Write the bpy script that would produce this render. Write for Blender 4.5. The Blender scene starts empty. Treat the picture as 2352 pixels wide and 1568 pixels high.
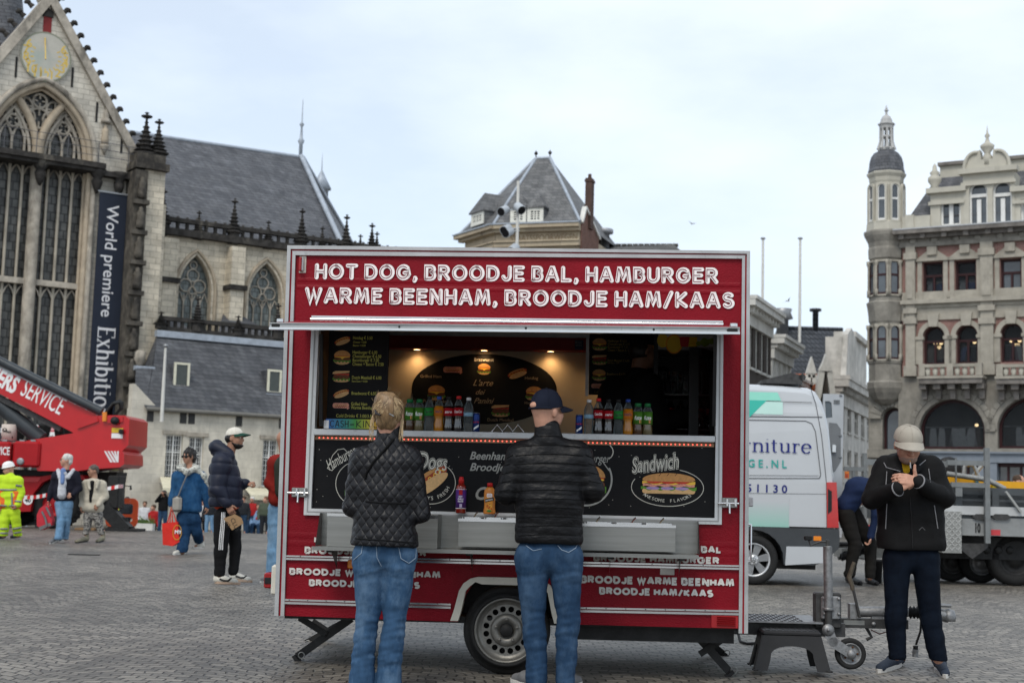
import bpy,math,random
import numpy as np
from mathutils import Vector,Matrix
from mathutils.geometry import tessellate_polygon
random.seed(7)
R=math.radians
SC=bpy.context.scene
COL=SC.collection
# camera
FPX=3267.0
CAMLOC=Vector((0,0,1.10))
PITCH,ROLL=0.1086,0.0285
_f=Vector((0,math.cos(PITCH),math.sin(PITCH)))
_r0,_u0=Vector((1,0,0)),Vector((0,-math.sin(PITCH),math.cos(PITCH)))
_rt=_r0*math.cos(ROLL)+_u0*math.sin(ROLL)
_up=_u0*math.cos(ROLL)-_r0*math.sin(ROLL)
cam_d=bpy.data.cameras.new("camera")
cam_d.sensor_width=36.0
cam_d.lens=36.0*FPX/2352.0
cam_d.clip_end=3000
cam_d.dof.use_dof=True
cam_d.dof.focus_distance=9.0
cam_d.dof.aperture_fstop=4.2
cam=bpy.data.objects.new("camera",cam_d)
COL.objects.link(cam)
cam.matrix_world=Matrix(((_rt.x,_up.x,-_f.x,CAMLOC.x),(_rt.y,_up.y,-_f.y,CAMLOC.y),(_rt.z,_up.z,-_f.z,CAMLOC.z),(0,0,0,1)))
SC.camera=cam
# sky, sun, exposure
SUN_EL,SUN_AZ=52.0,200.0
w=bpy.data.worlds.new("World")
SC.world=w
w.use_nodes=True
nt=w.node_tree
nt.nodes.clear()
N=nt.nodes.new
out=N('ShaderNodeOutputWorld');bg=N('ShaderNodeBackground')
sky=N('ShaderNodeTexSky');sky.sky_type='NISHITA';sky.sun_disc=False
sky.sun_elevation=R(SUN_EL);sky.sun_rotation=R(SUN_AZ)
tc=N('ShaderNodeTexCoord');mp=N('ShaderNodeMapping');mp.inputs['Scale'].default_value=(1.0,1.0,2.6)
mp.inputs['Location'].default_value=(0.35,0.1,0.2)
nz=N('ShaderNodeTexNoise');nz.inputs['Scale'].default_value=2.6;nz.inputs['Detail'].default_value=7;nz.inputs['Roughness'].default_value=.52
rp=N('ShaderNodeMapRange');rp.inputs[1].default_value=.36;rp.inputs[2].default_value=.66;rp.inputs[3].default_value=.58;rp.inputs[4].default_value=1.0
mx=N('ShaderNodeMix');mx.data_type='RGBA'
mx.inputs[7].default_value=(6.7,7.35,8.05,1)
L=nt.links.new
L(tc.outputs['Generated'],mp.inputs['Vector']);L(mp.outputs[0],nz.inputs['Vector']);L(nz.outputs[0],rp.inputs[0])
L(rp.outputs[0],mx.inputs[0]);L(sky.outputs[0],mx.inputs[6]);L(mx.outputs[2],bg.inputs['Color'])
bg.inputs['Strength'].default_value=0.1
L(bg.outputs[0],out.inputs['Surface'])
sun_d=bpy.data.lights.new("sun",'SUN');sun_d.energy=1.15;sun_d.angle=R(22);sun_d.color=(1,.93,.82)
sun=bpy.data.objects.new("sun",sun_d);COL.objects.link(sun)
_sd=Vector((math.sin(R(SUN_AZ))*math.cos(R(SUN_EL)),math.cos(R(SUN_AZ))*math.cos(R(SUN_EL)),math.sin(R(SUN_EL))))
sun.rotation_euler=_sd.to_track_quat('Z','Y').to_euler()
SC.view_settings.view_transform='Standard'
SC.view_settings.look='None'
SC.view_settings.exposure=0.6
SC.view_settings.gamma=1.0
SC.render.engine='CYCLES'
SC.cycles.max_bounces=8
SC.cycles.transparent_max_bounces=12
SC.cycles.use_denoising=True
# helpers: rays and frames
def ray(x,y):
 return(_f+_rt*((x-1176)/FPX)-_up*((y-784)/FPX))
def on_plane(x,y,p,n):
 d=ray(x,y)
 return CAMLOC+d*((Vector(p)-CAMLOC).dot(n)/d.dot(n))
def at(x,y,Y):
 d=ray(x,y)
 return CAMLOC+d*(Y/d.y)
def ground_at(x,y,z=0.0):
 d=ray(x,y)
 return CAMLOC+d*((z-CAMLOC.z)/d.z)
class Frame:
 """local axes of a facade: x along it, y into it (away from the viewer), z up"""
 def __init__(s,o,ex,ez=Vector((0,0,1))):
  s.o=Vector(o);s.ex=Vector(ex).normalized()
  s.ez=(Vector(ez)-s.ex*Vector(ez).dot(s.ex)).normalized()
  s.ey=s.ez.cross(s.ex)
  s.m=Matrix(((s.ex.x,s.ey.x,s.ez.x,s.o.x),(s.ex.y,s.ey.y,s.ez.y,s.o.y),(s.ex.z,s.ey.z,s.ez.z,s.o.z),(0,0,0,1)))
 def p(s,x,y,d=0.0):
  q=on_plane(x,y,s.o+s.ey*d,s.ey)-s.o
  return(q.dot(s.ex),q.dot(s.ez))
  # helpers: objects
def tag(o,label=None,cat=None,group=None,kind=None):
 if label:o['label']=label
 if cat:o['category']=cat
 if group:o['group']=group
 if kind:o['kind']=kind
 return o
def thing(name,label,cat,mat=None,group=None):
 o=bpy.data.objects.new(name,None)
 o.empty_display_size=.2
 COL.objects.link(o)
 if mat is not None:o.matrix_world=mat
 return tag(o,label,cat,group)
def loc(x,y,z=0,rz=0,s=1):
 return Matrix.Translation((x,y,z))@Matrix.Rotation(rz,4,'Z')@Matrix.Scale(s,4)
def kids(o):
 return[c for c in bpy.data.objects if c.parent==o]
def copy_tree(o,parent=None,label=None):
 c=o.copy();COL.objects.link(c)
 if parent is not None:c.parent=parent
 if label:c['label']=label
 for k in kids(o):copy_tree(k,c)
 return c
class MB:
 def __init__(s):
  s.v=[];s.f=[];s.m=[];s.sm=[];s.xf=None
 def add(s,vs,fs,m=0,smooth=False):
  b=len(s.v)
  if s.xf is not None:vs=[s.xf@Vector(v)for v in vs]
  s.v.extend([tuple(v)for v in vs])
  for f in fs:
   s.f.append(tuple(b+i for i in f));s.m.append(m);s.sm.append(smooth)
 def box(s,x0,x1,y0,y1,z0,z1,m=0):
  s.add([(x0,y0,z0),(x1,y0,z0),(x1,y1,z0),(x0,y1,z0),(x0,y0,z1),(x1,y0,z1),(x1,y1,z1),(x0,y1,z1)],[(0,3,2,1),(4,5,6,7),(0,1,5,4),(1,2,6,5),(2,3,7,6),(3,0,4,7)],m)
 def bbox(s,x0,x1,y0,y1,z0,z1,b,m=0):
  """box with chamfered edges"""
  b=min(b,(x1-x0)*.49,(y1-y0)*.49,(z1-z0)*.49)
  pts=[]
  for z,i in((z0,b),(z0+b,0),(z1-b,0),(z1,b)):
   c=b if i==0 else b
   a0,a1,c0,c1=x0+i,x1-i,y0+i,y1-i
   pts+=[(a0+c,c0,z),(a1-c,c0,z),(a1,c0+c,z),(a1,c1-c,z),(a1-c,c1,z),(a0+c,c1,z),(a0,c1-c,z),(a0,c0+c,z)]
  fs=[tuple(range(7,-1,-1)),tuple(range(24,32))]
  for k in range(3):
   for i in range(8):
    j=(i+1)%8
    fs.append((k*8+i,k*8+j,k*8+8+j,k*8+8+i))
  s.add(pts,fs,m)
 def tube(s,path,r,n=8,m=0,caps=True,smooth=True,flat=1.0):
  P=[Vector(p)for p in path]
  rr=r if isinstance(r,(list,tuple))else[r]*len(P)
  vs,fs=[],[]
  t0=(P[1]-P[0]).normalized()
  a=Vector((0,0,1))if abs(t0.z)<.9 else Vector((1,0,0))
  nrm=(a-t0*a.dot(t0)).normalized()
  for i,p in enumerate(P):
   if i==0:t=t0
   elif i==len(P)-1:t=(P[i]-P[i-1]).normalized()
   else:t=((P[i]-P[i-1]).normalized()+(P[i+1]-P[i]).normalized()).normalized()
   nrm=(nrm-t*nrm.dot(t)).normalized()
   bn=t.cross(nrm)
   for k in range(n):
    an=2*math.pi*k/n
    vs.append(p+nrm*(math.cos(an)*rr[i])+bn*(math.sin(an)*rr[i]*flat))
  for i in range(len(P)-1):
   for k in range(n):
    j=(k+1)%n
    fs.append((i*n+k,i*n+j,(i+1)*n+j,(i+1)*n+k))
  s.add(vs,fs,m,smooth)
  if caps:
   s.add(vs[:n],[tuple(range(n-1,-1,-1))],m);s.add(vs[-n:],[tuple(range(n))],m)
 def cyl(s,p0,p1,r0,r1=None,n=12,m=0,smooth=True):
  s.tube([p0,p1],[r0,r0 if r1 is None else r1],n,m,True,smooth)
 def bar(s,p0,p1,wx,wz,m=0,up=(0,0,1)):
  """square bar between two points"""
  p0,p1=Vector(p0),Vector(p1);t=(p1-p0).normalized();u=Vector(up)
  if abs(t.dot(u))>.95:u=Vector((1,0,0))
  b=t.cross(u).normalized();u=b.cross(t)
  vs=[]
  for p in(p0,p1):
   for a,c in((-1,-1),(1,-1),(1,1),(-1,1)):vs.append(p+b*(a*wx/2)+u*(c*wz/2))
  s.add(vs,[(3,2,1,0),(4,5,6,7),(0,1,5,4),(1,2,6,5),(2,3,7,6),(3,0,4,7)],m)
 def lathe(s,prof,n=16,o=(0,0,0),axis=None,m=0,smooth=True,a0=0,a1=2*math.pi,ph=0,cap=True):
  """profile (r, z) turned about z through o, or about axis"""
  full=abs(a1-a0-2*math.pi)<1e-6
  k=n if full else n+1
  q=Vector((0,0,1)).rotation_difference(Vector(axis)).to_matrix()if axis is not None else None
  vs=[]
  for r_,z_ in prof:
   for i in range(k):
    a=ph+a0+(a1-a0)*i/n
    p=Vector((r_*math.cos(a),r_*math.sin(a),z_))
    if q is not None:p=q@p
    vs.append(p+Vector(o))
  fs=[]
  for j in range(len(prof)-1):
   for i in range(n):
    i2=(i+1)%k
    fs.append((j*k+i,j*k+i2,(j+1)*k+i2,(j+1)*k+i))
  if full and cap:
   if prof[0][0]>1e-5:fs.append(tuple(range(n-1,-1,-1)))
   if prof[-1][0]>1e-5:fs.append(tuple((len(prof)-1)*k+i for i in range(n)))
  s.add(vs,fs,m,smooth)
 def ell(s,c,r,nu=12,nv=8,m=0,rot=None):
  vs,fs=[],[]
  for j in range(nv+1):
   t=math.pi*j/nv
   for i in range(nu):
    a=2*math.pi*i/nu
    p=Vector((r[0]*math.sin(t)*math.cos(a),r[1]*math.sin(t)*math.sin(a),-r[2]*math.cos(t)))
    if rot is not None:p=rot@p
    vs.append(p+Vector(c))
  for j in range(nv):
   for i in range(nu):
    k=(i+1)%nu
    fs.append((j*nu+i,j*nu+k,(j+1)*nu+k,(j+1)*nu+i))
  s.add(vs,fs,m,True)
 def poly(s,loops,y=0.0,m=0):
  if not isinstance(loops[0][0],(list,tuple)):loops=[loops]
  flat=[(p[0],y,p[1])for l in loops for p in l]
  tr=tessellate_polygon([[Vector((p[0],p[1],0))for p in l]for l in loops])
  fs=[]
  for t in tr:
   a,b,c=[flat[i]for i in t]
   ar=(b[0]-a[0])*(c[2]-a[2])-(c[0]-a[0])*(b[2]-a[2])
   fs.append(t if ar>0 else(t[0],t[2],t[1]))
  s.add(flat,fs,m)
 def slab(s,loops,y0,y1,m=0,ms=None,back=True):
  if not isinstance(loops[0][0],(list,tuple)):loops=[loops]
  s.poly(loops,y0,m)
  ms=m if ms is None else ms
  if back:
   flat=[(p[0],y1,p[1])for l in loops for p in l]
   tr=tessellate_polygon([[Vector((p[0],p[1],0))for p in l]for l in loops])
   s.add(flat,[tuple(t)for t in tr],ms)
  for li,l in enumerate(loops):
   n=len(l)
   ar=sum(l[i][0]*l[(i+1)%n][1]-l[(i+1)%n][0]*l[i][1]for i in range(n))
   vs=[(p[0],y0,p[1])for p in l]+[(p[0],y1,p[1])for p in l]
   ccw=(ar>0)==(li==0)
   fs=[((i,i+n,(i+1)%n+n,(i+1)%n)if ccw else(i,(i+1)%n,(i+1)%n+n,i+n))for i in range(n)]
   s.add(vs,fs,ms)
 def rect(s,x0,x1,z0,z1,y=0.0,m=0):
  s.add([(x0,y,z0),(x1,y,z0),(x1,y,z1),(x0,y,z1)],[(0,1,2,3)],m)
 def stroke(s,pts,wd,y=0.0,m=0,cap='round',nib=None,closed=False):
  P=[]
  for p in pts:
   if not P or(abs(P[-1][0]-p[0])+abs(P[-1][1]-p[1]))>1e-6:P.append((p[0],p[1]))
  if len(P)<2:return
  Lf,Rt=[],[]
  n=len(P)
  for i in range(n):
   if closed:a,b=P[i-1],P[(i+1)%n]
   else:a,b=P[max(i-1,0)],P[min(i+1,n-1)]
   if(i in(0,n-1))and not closed:
    d=(b[0]-a[0],b[1]-a[1]);k=1.0
   else:
    d1=(P[i][0]-a[0],P[i][1]-a[1]);d2=(b[0]-P[i][0],b[1]-P[i][1])
    l1=math.hypot(*d1)or 1;l2=math.hypot(*d2)or 1
    d1=(d1[0]/l1,d1[1]/l1);d2=(d2[0]/l2,d2[1]/l2)
    d=(d1[0]+d2[0],d1[1]+d2[1])
    c=math.hypot(*d)/2
    k=1/max(c,.45)
   l=math.hypot(*d)or 1
   t=(d[0]/l,d[1]/l)
   ww=wd
   if nib is not None:ww=nib+(wd-nib)*abs(t[1])**.8
   h=ww*.5*k
   Lf.append((P[i][0]-t[1]*h,P[i][1]+t[0]*h));Rt.append((P[i][0]+t[1]*h,P[i][1]-t[0]*h))
  vs=[(p[0],y,p[1])for p in Lf]+[(p[0],y,p[1])for p in Rt]
  fs=[(n+i,n+i+1,i+1,i)for i in range(n-1)]
  if closed:fs.append((n+n-1,n,0,n-1))
  s.add(vs,fs,m)
  if cap=='round' and not closed:
   for e,(A,B)in((0,(Lf[0],Rt[0])),(1,(Rt[-1],Lf[-1]))):
    cx,cz=(A[0]+B[0])/2,(A[1]+B[1])/2
    r_=math.hypot(A[0]-cx,A[1]-cz);a0=math.atan2(A[1]-cz,A[0]-cx)
    arc=[(cx+r_*math.cos(a0+math.pi*k/6),y,cz+r_*math.sin(a0+math.pi*k/6))for k in range(7)]
    s.add(arc,[tuple(range(7))],m)
 def text(s,body,x,z,h,y=0.0,m=0,width=None,shear=0.0,bold=0.0,align='L',vert=False):
  vs,fs,w_=text_mesh(body,shear,bold)
  k=h
  kx=k if width is None else width/max(w_,1e-6)
  if align=='C':x-=w_*kx/2
  if align=='R':x-=w_*kx
  s.add([(x+a*kx,y,z+b*k)for a,b in vs],fs,m)
  return w_*kx
 def build(s,name,mats,parent=None,flat=False):
  me=bpy.data.meshes.new(name)
  me.from_pydata(s.v,[],s.f)
  for m in(mats if isinstance(mats,(list,tuple))else[mats]):me.materials.append(m)
  me.polygons.foreach_set('material_index',s.m)
  me.polygons.foreach_set('use_smooth',s.sm)
  me.update()
  o=bpy.data.objects.new(name,me);COL.objects.link(o)
  if parent is not None:o.parent=parent
  return o
_tx={}
def text_mesh(body,shear=0.0,bold=0.0):
 """glyph outlines of the built-in font, cap height 1"""
 key=(body,shear,bold)
 if key not in _tx:
  c=bpy.data.curves.new('t','FONT');c.body=body;c.size=1;c.shear=shear;c.offset=bold;c.resolution_u=3
  c.fill_mode='FRONT'
  o=bpy.data.objects.new('t',c);COL.objects.link(o)
  dg=bpy.context.evaluated_depsgraph_get()
  me=bpy.data.meshes.new_from_object(o.evaluated_get(dg))
  vs=[(v.co.x/.72,v.co.y/.72)for v in me.vertices]
  fs=[]
  for p in me.polygons:
   i=list(p.vertices)
   ar=sum(vs[i[k-1]][0]*vs[i[k]][1]-vs[i[k]][0]*vs[i[k-1]][1]for k in range(len(i)))
   fs.append(tuple(i if ar>0 else i[::-1]))
  bpy.data.objects.remove(o);bpy.data.curves.remove(c);bpy.data.meshes.remove(me)
  x0=min([v[0]for v in vs],default=0);x1=max([v[0]for v in vs],default=1)
  _tx[key]=([(a-x0,b)for a,b in vs],fs,x1-x0)
 return _tx[key]
def arc(cx,cz,rx,rz,a0,a1,n=10):
 return[(cx+rx*math.cos(R(a0+(a1-a0)*i/n)),cz+rz*math.sin(R(a0+(a1-a0)*i/n)))for i in range(n+1)]
def ellipse(cx,cz,rx,rz,n=28,rot=0):
 c,s_=math.cos(rot),math.sin(rot)
 return[(cx+c*rx*math.cos(2*math.pi*i/n)-s_*rz*math.sin(2*math.pi*i/n),cz+s_*rx*math.cos(2*math.pi*i/n)+c*rz*math.sin(2*math.pi*i/n))for i in range(n)]
def rrect(x0,x1,z0,z1,r,n=4):
 return arc(x1-r,z1-r,r,r,0,90,n)+arc(x0+r,z1-r,r,r,90,180,n)+arc(x0+r,z0+r,r,r,180,270,n)+arc(x1-r,z0+r,r,r,270,360,n)
def pointed(x0,x1,z0,zs,zt,n=10):
 """pointed gothic arch outline: jambs from z0 to the springing zs, apex zt (counter-clockwise)"""
 c=(x0+x1)/2;hw=(x1-x0)/2;hh=zt-zs
 r=(hw*hw+hh*hh)/(2*hw)
 pts=[(x0,z0),(x1,z0)]
 a1=math.asin(min(1,hh/r));
 for i in range(n+1):
  a=a1*i/n;pts.append((x1-r+r*math.cos(a),zs+r*math.sin(a)))
 for i in range(n-1,-1,-1):
  a=a1*i/n;pts.append((x0+r-r*math.cos(a),zs+r*math.sin(a)))
 return pts
def roundarch(x0,x1,z0,zs,n=12,ry=None):
 c=(x0+x1)/2;r=(x1-x0)/2
 return[(x0,z0),(x1,z0)]+arc(c,zs,r,r if ry is None else ry,0,180,n)
def _glyphs():
 A=arc
 G={}
 G['A']=(.86,[[(0,0),(.36,1),(.5,1),(.86,0)],[(.16,.32),(.7,.32)]])
 G['B']=(.70,[[(0,0),(0,1),(.38,1)]+A(.40,.77,.26,.23,90,-90,6)+[(.2,.54),(.40,.54)]+A(.42,.27,.28,.27,90,-90,6)+[(0,0)]])
 G['C']=(.86,[A(.47,.5,.47,.5,45,315,14)])
 G['D']=(.80,[[(0,0),(0,1),(.32,1)]+A(.32,.5,.48,.5,90,-90,10)+[(0,0)]])
 G['E']=(.62,[[(.62,1),(0,1),(0,0),(.62,0)],[(.02,.52),(.54,.52)]])
 G['F']=(.60,[[(.60,1),(0,1),(0,0)],[(.02,.52),(.5,.52)]])
 G['G']=(.92,[A(.47,.5,.47,.5,48,360,16)+[(.94,.46),(.55,.46)]])
 G['H']=(.72,[[(0,0),(0,1)],[(.72,0),(.72,1)],[(0,.5),(.72,.5)]])
 G['I']=(.0,[[(0,0),(0,1)]])
 G['J']=(.56,[[(.56,1),(.56,.28)]+A(.29,.28,.27,.28,0,-170,8)])
 G['K']=(.72,[[(0,0),(0,1)],[(.66,1),(.06,.46),(.72,0)]])
 G['L']=(.58,[[(0,1),(0,0),(.58,0)]])
 G['M']=(1.0,[[(0,0),(.14,1),(.2,1),(.5,.22),(.8,1),(.86,1),(1,0)]])
 G['N']=(.76,[[(0,0),(0,1),(.06,1),(.70,0),(.76,0),(.76,1)]])
 G['O']=(.98,[A(.49,.5,.49,.5,90,450,22)])
 G['P']=(.68,[[(0,0),(0,1),(.38,1)]+A(.38,.74,.3,.26,90,-90,7)+[(.03,.48)]])
 G['R']=(.72,[[(0,0),(0,1),(.38,1)]+A(.38,.74,.29,.26,90,-90,7)+[(.03,.48)],[(.34,.48),(.72,0)]])
 G['S']=(.66,[A(.33,.76,.31,.24,35,270,10)[:-1]+A(.33,.26,.33,.26,90,-150,10)])
 G['T']=(.72,[[(0,1),(.72,1)],[(.36,1),(.36,0)]])
 G['U']=(.74,[[(0,1),(0,.36)]+A(.37,.36,.37,.36,180,360,8)+[(.74,1)]])
 G['V']=(.8,[[(0,1),(.4,0),(.8,1)]])
 G['W']=(1.14,[[(0,1),(.3,0),(.57,.85),(.84,0),(1.14,1)]])
 G['X']=(.72,[[(0,0),(.72,1)],[(0,1),(.72,0)]])
 G['Y']=(.72,[[(0,1),(.36,.5),(.36,0)],[(.36,.5),(.72,1)]])
 G['Z']=(.66,[[(0,1),(.66,1),(0,0),(.66,0)]])
 G[',']=(.1,[[(.06,.06),(.1,-.02),(.02,-.18)]])
 G['/']=(.5,[[(0,-.08),(.5,1.06)]])
 G['=']=(.5,[[(0,.35),(.5,.35)],[(0,.62),(.5,.62)]])
 return G
GLY=_glyphs()
def stroke_width(txt,gap):
 x=0
 for ch in txt:
  x+=.42 if ch==' ' else GLY[ch][0]+gap
 return x-gap
def stroke_text(mb,txt,x,z,h,width,y,m,wd,gap=.36,cap='round',inline=None,m2=0,off=(-.05,0.0),fill=0.004):
 """text of thick strokes, optionally with a thin second line inside each stroke"""
 nat=stroke_width(txt,gap);kx=width/nat
 cx=x
 for ch in txt:
  if ch==' ':cx+=.42*kx;continue
  gw,st=GLY[ch]
  for i,pl in enumerate(st):
   pts=[(cx+a*kx,z+b*h)for a,b in pl]
   mb.stroke(pts,wd*h,y-.0004*i,m,cap)
   if inline:
    mb.stroke([(a+off[0]*h,b+off[1]*h)for a,b in pts],inline*h,y-.0025-.0004*i,m2,'round')
  cx+=(gw+gap)*kx
  # helpers: materials
_mats={}
def col(*c):
 """sRGB 0..255 to linear"""
 r_=[]
 for v in c:
  v=v/255.0
  r_.append(v/12.92 if v<=.04045 else((v+.055)/1.055)**2.4)
 return tuple(r_)
def _new(name):
 m=bpy.data.materials.new(name);m.use_nodes=True
 return m,m.node_tree,m.node_tree.nodes['Principled BSDF']
def mat(name,c,rough=.6,metal=0.0,var=.12,vs=4.0,bump=0.0,bs=40.0,spec=.25,stretch=(1,1,1),dist=.01,coat=0.0,detail=5.0,var2=None):
 """base colour with two-scale noise variation and a noise bump; var2 = (colour, low, high, scale, stretch) lays a stain on it"""
 if name in _mats:return _mats[name]
 m,t,b=_new(name)
 n=t.nodes.new;l=t.links.new
 b.inputs['Roughness'].default_value=rough;b.inputs['Metallic'].default_value=metal
 b.inputs['Specular IOR Level'].default_value=spec
 if coat:b.inputs['Coat Weight'].default_value=coat;b.inputs['Coat Roughness'].default_value=.08
 tc=n('ShaderNodeTexCoord');mp=n('ShaderNodeMapping');mp.inputs['Scale'].default_value=stretch
 l(tc.outputs['Object'],mp.inputs['Vector'])
 src=None
 if var>0:
  nz=n('ShaderNodeTexNoise');nz.inputs['Scale'].default_value=vs;nz.inputs['Detail'].default_value=detail;nz.inputs['Roughness'].default_value=.65
  l(mp.outputs[0],nz.inputs['Vector'])
  mr=n('ShaderNodeMapRange');mr.inputs[1].default_value=.3;mr.inputs[2].default_value=.7
  mr.inputs[3].default_value=1-var;mr.inputs[4].default_value=1+var
  l(nz.outputs[0],mr.inputs[0])
  mxn=n('ShaderNodeVectorMath');mxn.operation='SCALE';mxn.inputs[0].default_value=c[:3]
  l(mr.outputs[0],mxn.inputs['Scale']);src=mxn.outputs[0]
 else:
  rgb=n('ShaderNodeRGB');rgb.outputs[0].default_value=(*c[:3],1);src=rgb.outputs[0]
 if var2:
  c2,lo,hi,sc2,st2=var2
  mp2=n('ShaderNodeMapping');mp2.inputs['Scale'].default_value=st2;l(tc.outputs['Object'],mp2.inputs['Vector'])
  n2=n('ShaderNodeTexNoise');n2.inputs['Scale'].default_value=sc2;n2.inputs['Detail'].default_value=6;n2.inputs['Roughness'].default_value=.7
  l(mp2.outputs[0],n2.inputs['Vector'])
  r2=n('ShaderNodeMapRange');r2.inputs[1].default_value=lo;r2.inputs[2].default_value=hi;l(n2.outputs[0],r2.inputs[0])
  mm=n('ShaderNodeMix');mm.data_type='RGBA';mm.inputs[7].default_value=(*c2[:3],1)
  l(r2.outputs[0],mm.inputs[0]);l(src,mm.inputs[6]);src=mm.outputs[2]
 l(src,b.inputs['Base Color'])
 if bump>0:
  nb=n('ShaderNodeTexNoise');nb.inputs['Scale'].default_value=bs;nb.inputs['Detail'].default_value=4
  l(mp.outputs[0],nb.inputs['Vector'])
  bp=n('ShaderNodeBump');bp.inputs['Strength'].default_value=bump;bp.inputs['Distance'].default_value=dist
  l(nb.outputs[0],bp.inputs['Height']);l(bp.outputs[0],b.inputs['Normal'])
 _mats[name]=m
 return m
def emat(name,c,strength):
 if name in _mats:return _mats[name]
 m,t,b=_new(name)
 b.inputs['Base Color'].default_value=(*c[:3],1);b.inputs['Emission Color'].default_value=(*c[:3],1);b.inputs['Emission Strength'].default_value=strength
 _mats[name]=m
 return m
def glass(name,c=(.9,.95,.95),rough=.02,alpha=.25):
 """thin clear plastic or glass: part transparent, part glossy"""
 if name in _mats:return _mats[name]
 m,t,b=_new(name)
 n=t.nodes.new;l=t.links.new
 b.inputs['Base Color'].default_value=(*c[:3],1);b.inputs['Roughness'].default_value=rough;b.inputs['Specular IOR Level'].default_value=.8
 tr=n('ShaderNodeBsdfTransparent');tr.inputs[0].default_value=(*[.6+.4*v for v in c[:3]],1)
 mxs=n('ShaderNodeMixShader');fr=n('ShaderNodeFresnel');fr.inputs[0].default_value=1.45
 ad=n('ShaderNodeMath');ad.operation='ADD';ad.inputs[1].default_value=alpha;ad.use_clamp=True
 l(fr.outputs[0],ad.inputs[0]);l(ad.outputs[0],mxs.inputs[0]);l(tr.outputs[0],mxs.inputs[1]);l(b.outputs[0],mxs.inputs[2])
 l(mxs.outputs[0],t.nodes['Material Output'].inputs['Surface'])
 _mats[name]=m
 return m
def brick(name,c1,c2,mortar,bw=.5,bh=.25,ms=.02,rough=.85,bump=.5,off=.5,dirt=None,dlo=.45,dhi=.75,dsc=.4,dst=(1,1,.5),msmooth=.1,dist=.02,squash=1.0,var=.35):
 """coursed blocks on a wall: x+y runs along the wall, z up; dirt = colour of the weathering stains"""
 if name in _mats:return _mats[name]
 m,t,b=_new(name)
 n=t.nodes.new;l=t.links.new
 b.inputs['Roughness'].default_value=rough;b.inputs['Specular IOR Level'].default_value=.25
 tc=n('ShaderNodeTexCoord');sp=n('ShaderNodeSeparateXYZ');l(tc.outputs['Object'],sp.inputs[0])
 ad=n('ShaderNodeMath');ad.operation='ADD';l(sp.outputs[0],ad.inputs[0]);l(sp.outputs[1],ad.inputs[1])
 cb=n('ShaderNodeCombineXYZ');l(ad.outputs[0],cb.inputs[0]);l(sp.outputs[2],cb.inputs[1])
 br=n('ShaderNodeTexBrick');br.offset=off;br.squash=squash
 l(cb.outputs[0],br.inputs['Vector'])
 br.inputs['Color1'].default_value=(*c1,1);br.inputs['Color2'].default_value=(*c2,1);br.inputs['Mortar'].default_value=(*mortar,1)
 br.inputs['Scale'].default_value=1;br.inputs['Mortar Size'].default_value=ms;br.inputs['Mortar Smooth'].default_value=msmooth
 br.inputs['Bias'].default_value=0;br.inputs['Brick Width'].default_value=bw;br.inputs['Row Height'].default_value=bh
 nz=n('ShaderNodeTexNoise');nz.inputs['Scale'].default_value=1.2;nz.inputs['Detail'].default_value=8;nz.inputs['Roughness'].default_value=.7
 l(tc.outputs['Object'],nz.inputs['Vector'])
 mr=n('ShaderNodeMapRange');mr.inputs[1].default_value=.3;mr.inputs[2].default_value=.7;mr.inputs[3].default_value=1-var;mr.inputs[4].default_value=1+var
 l(nz.outputs[0],mr.inputs[0])
 sc=n('ShaderNodeVectorMath');sc.operation='SCALE';l(br.outputs['Color'],sc.inputs[0]);l(mr.outputs[0],sc.inputs['Scale'])
 src=sc.outputs[0]
 if dirt:
  mp2=n('ShaderNodeMapping');mp2.inputs['Scale'].default_value=dst;l(tc.outputs['Object'],mp2.inputs['Vector'])
  n2=n('ShaderNodeTexNoise');n2.inputs['Scale'].default_value=dsc;n2.inputs['Detail'].default_value=9;n2.inputs['Roughness'].default_value=.72
  l(mp2.outputs[0],n2.inputs['Vector'])
  r2=n('ShaderNodeMapRange');r2.inputs[1].default_value=dlo;r2.inputs[2].default_value=dhi;l(n2.outputs[0],r2.inputs[0])
  mm=n('ShaderNodeMix');mm.data_type='RGBA';mm.inputs[7].default_value=(*dirt,1)
  l(r2.outputs[0],mm.inputs[0]);l(src,mm.inputs[6]);src=mm.outputs[2]
 l(src,b.inputs['Base Color'])
 bp=n('ShaderNodeBump');bp.inputs['Strength'].default_value=bump;bp.inputs['Distance'].default_value=dist;bp.invert=True
 l(br.outputs['Fac'],bp.inputs['Height']);l(bp.outputs[0],b.inputs['Normal'])
 _mats[name]=m
 return m
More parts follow.
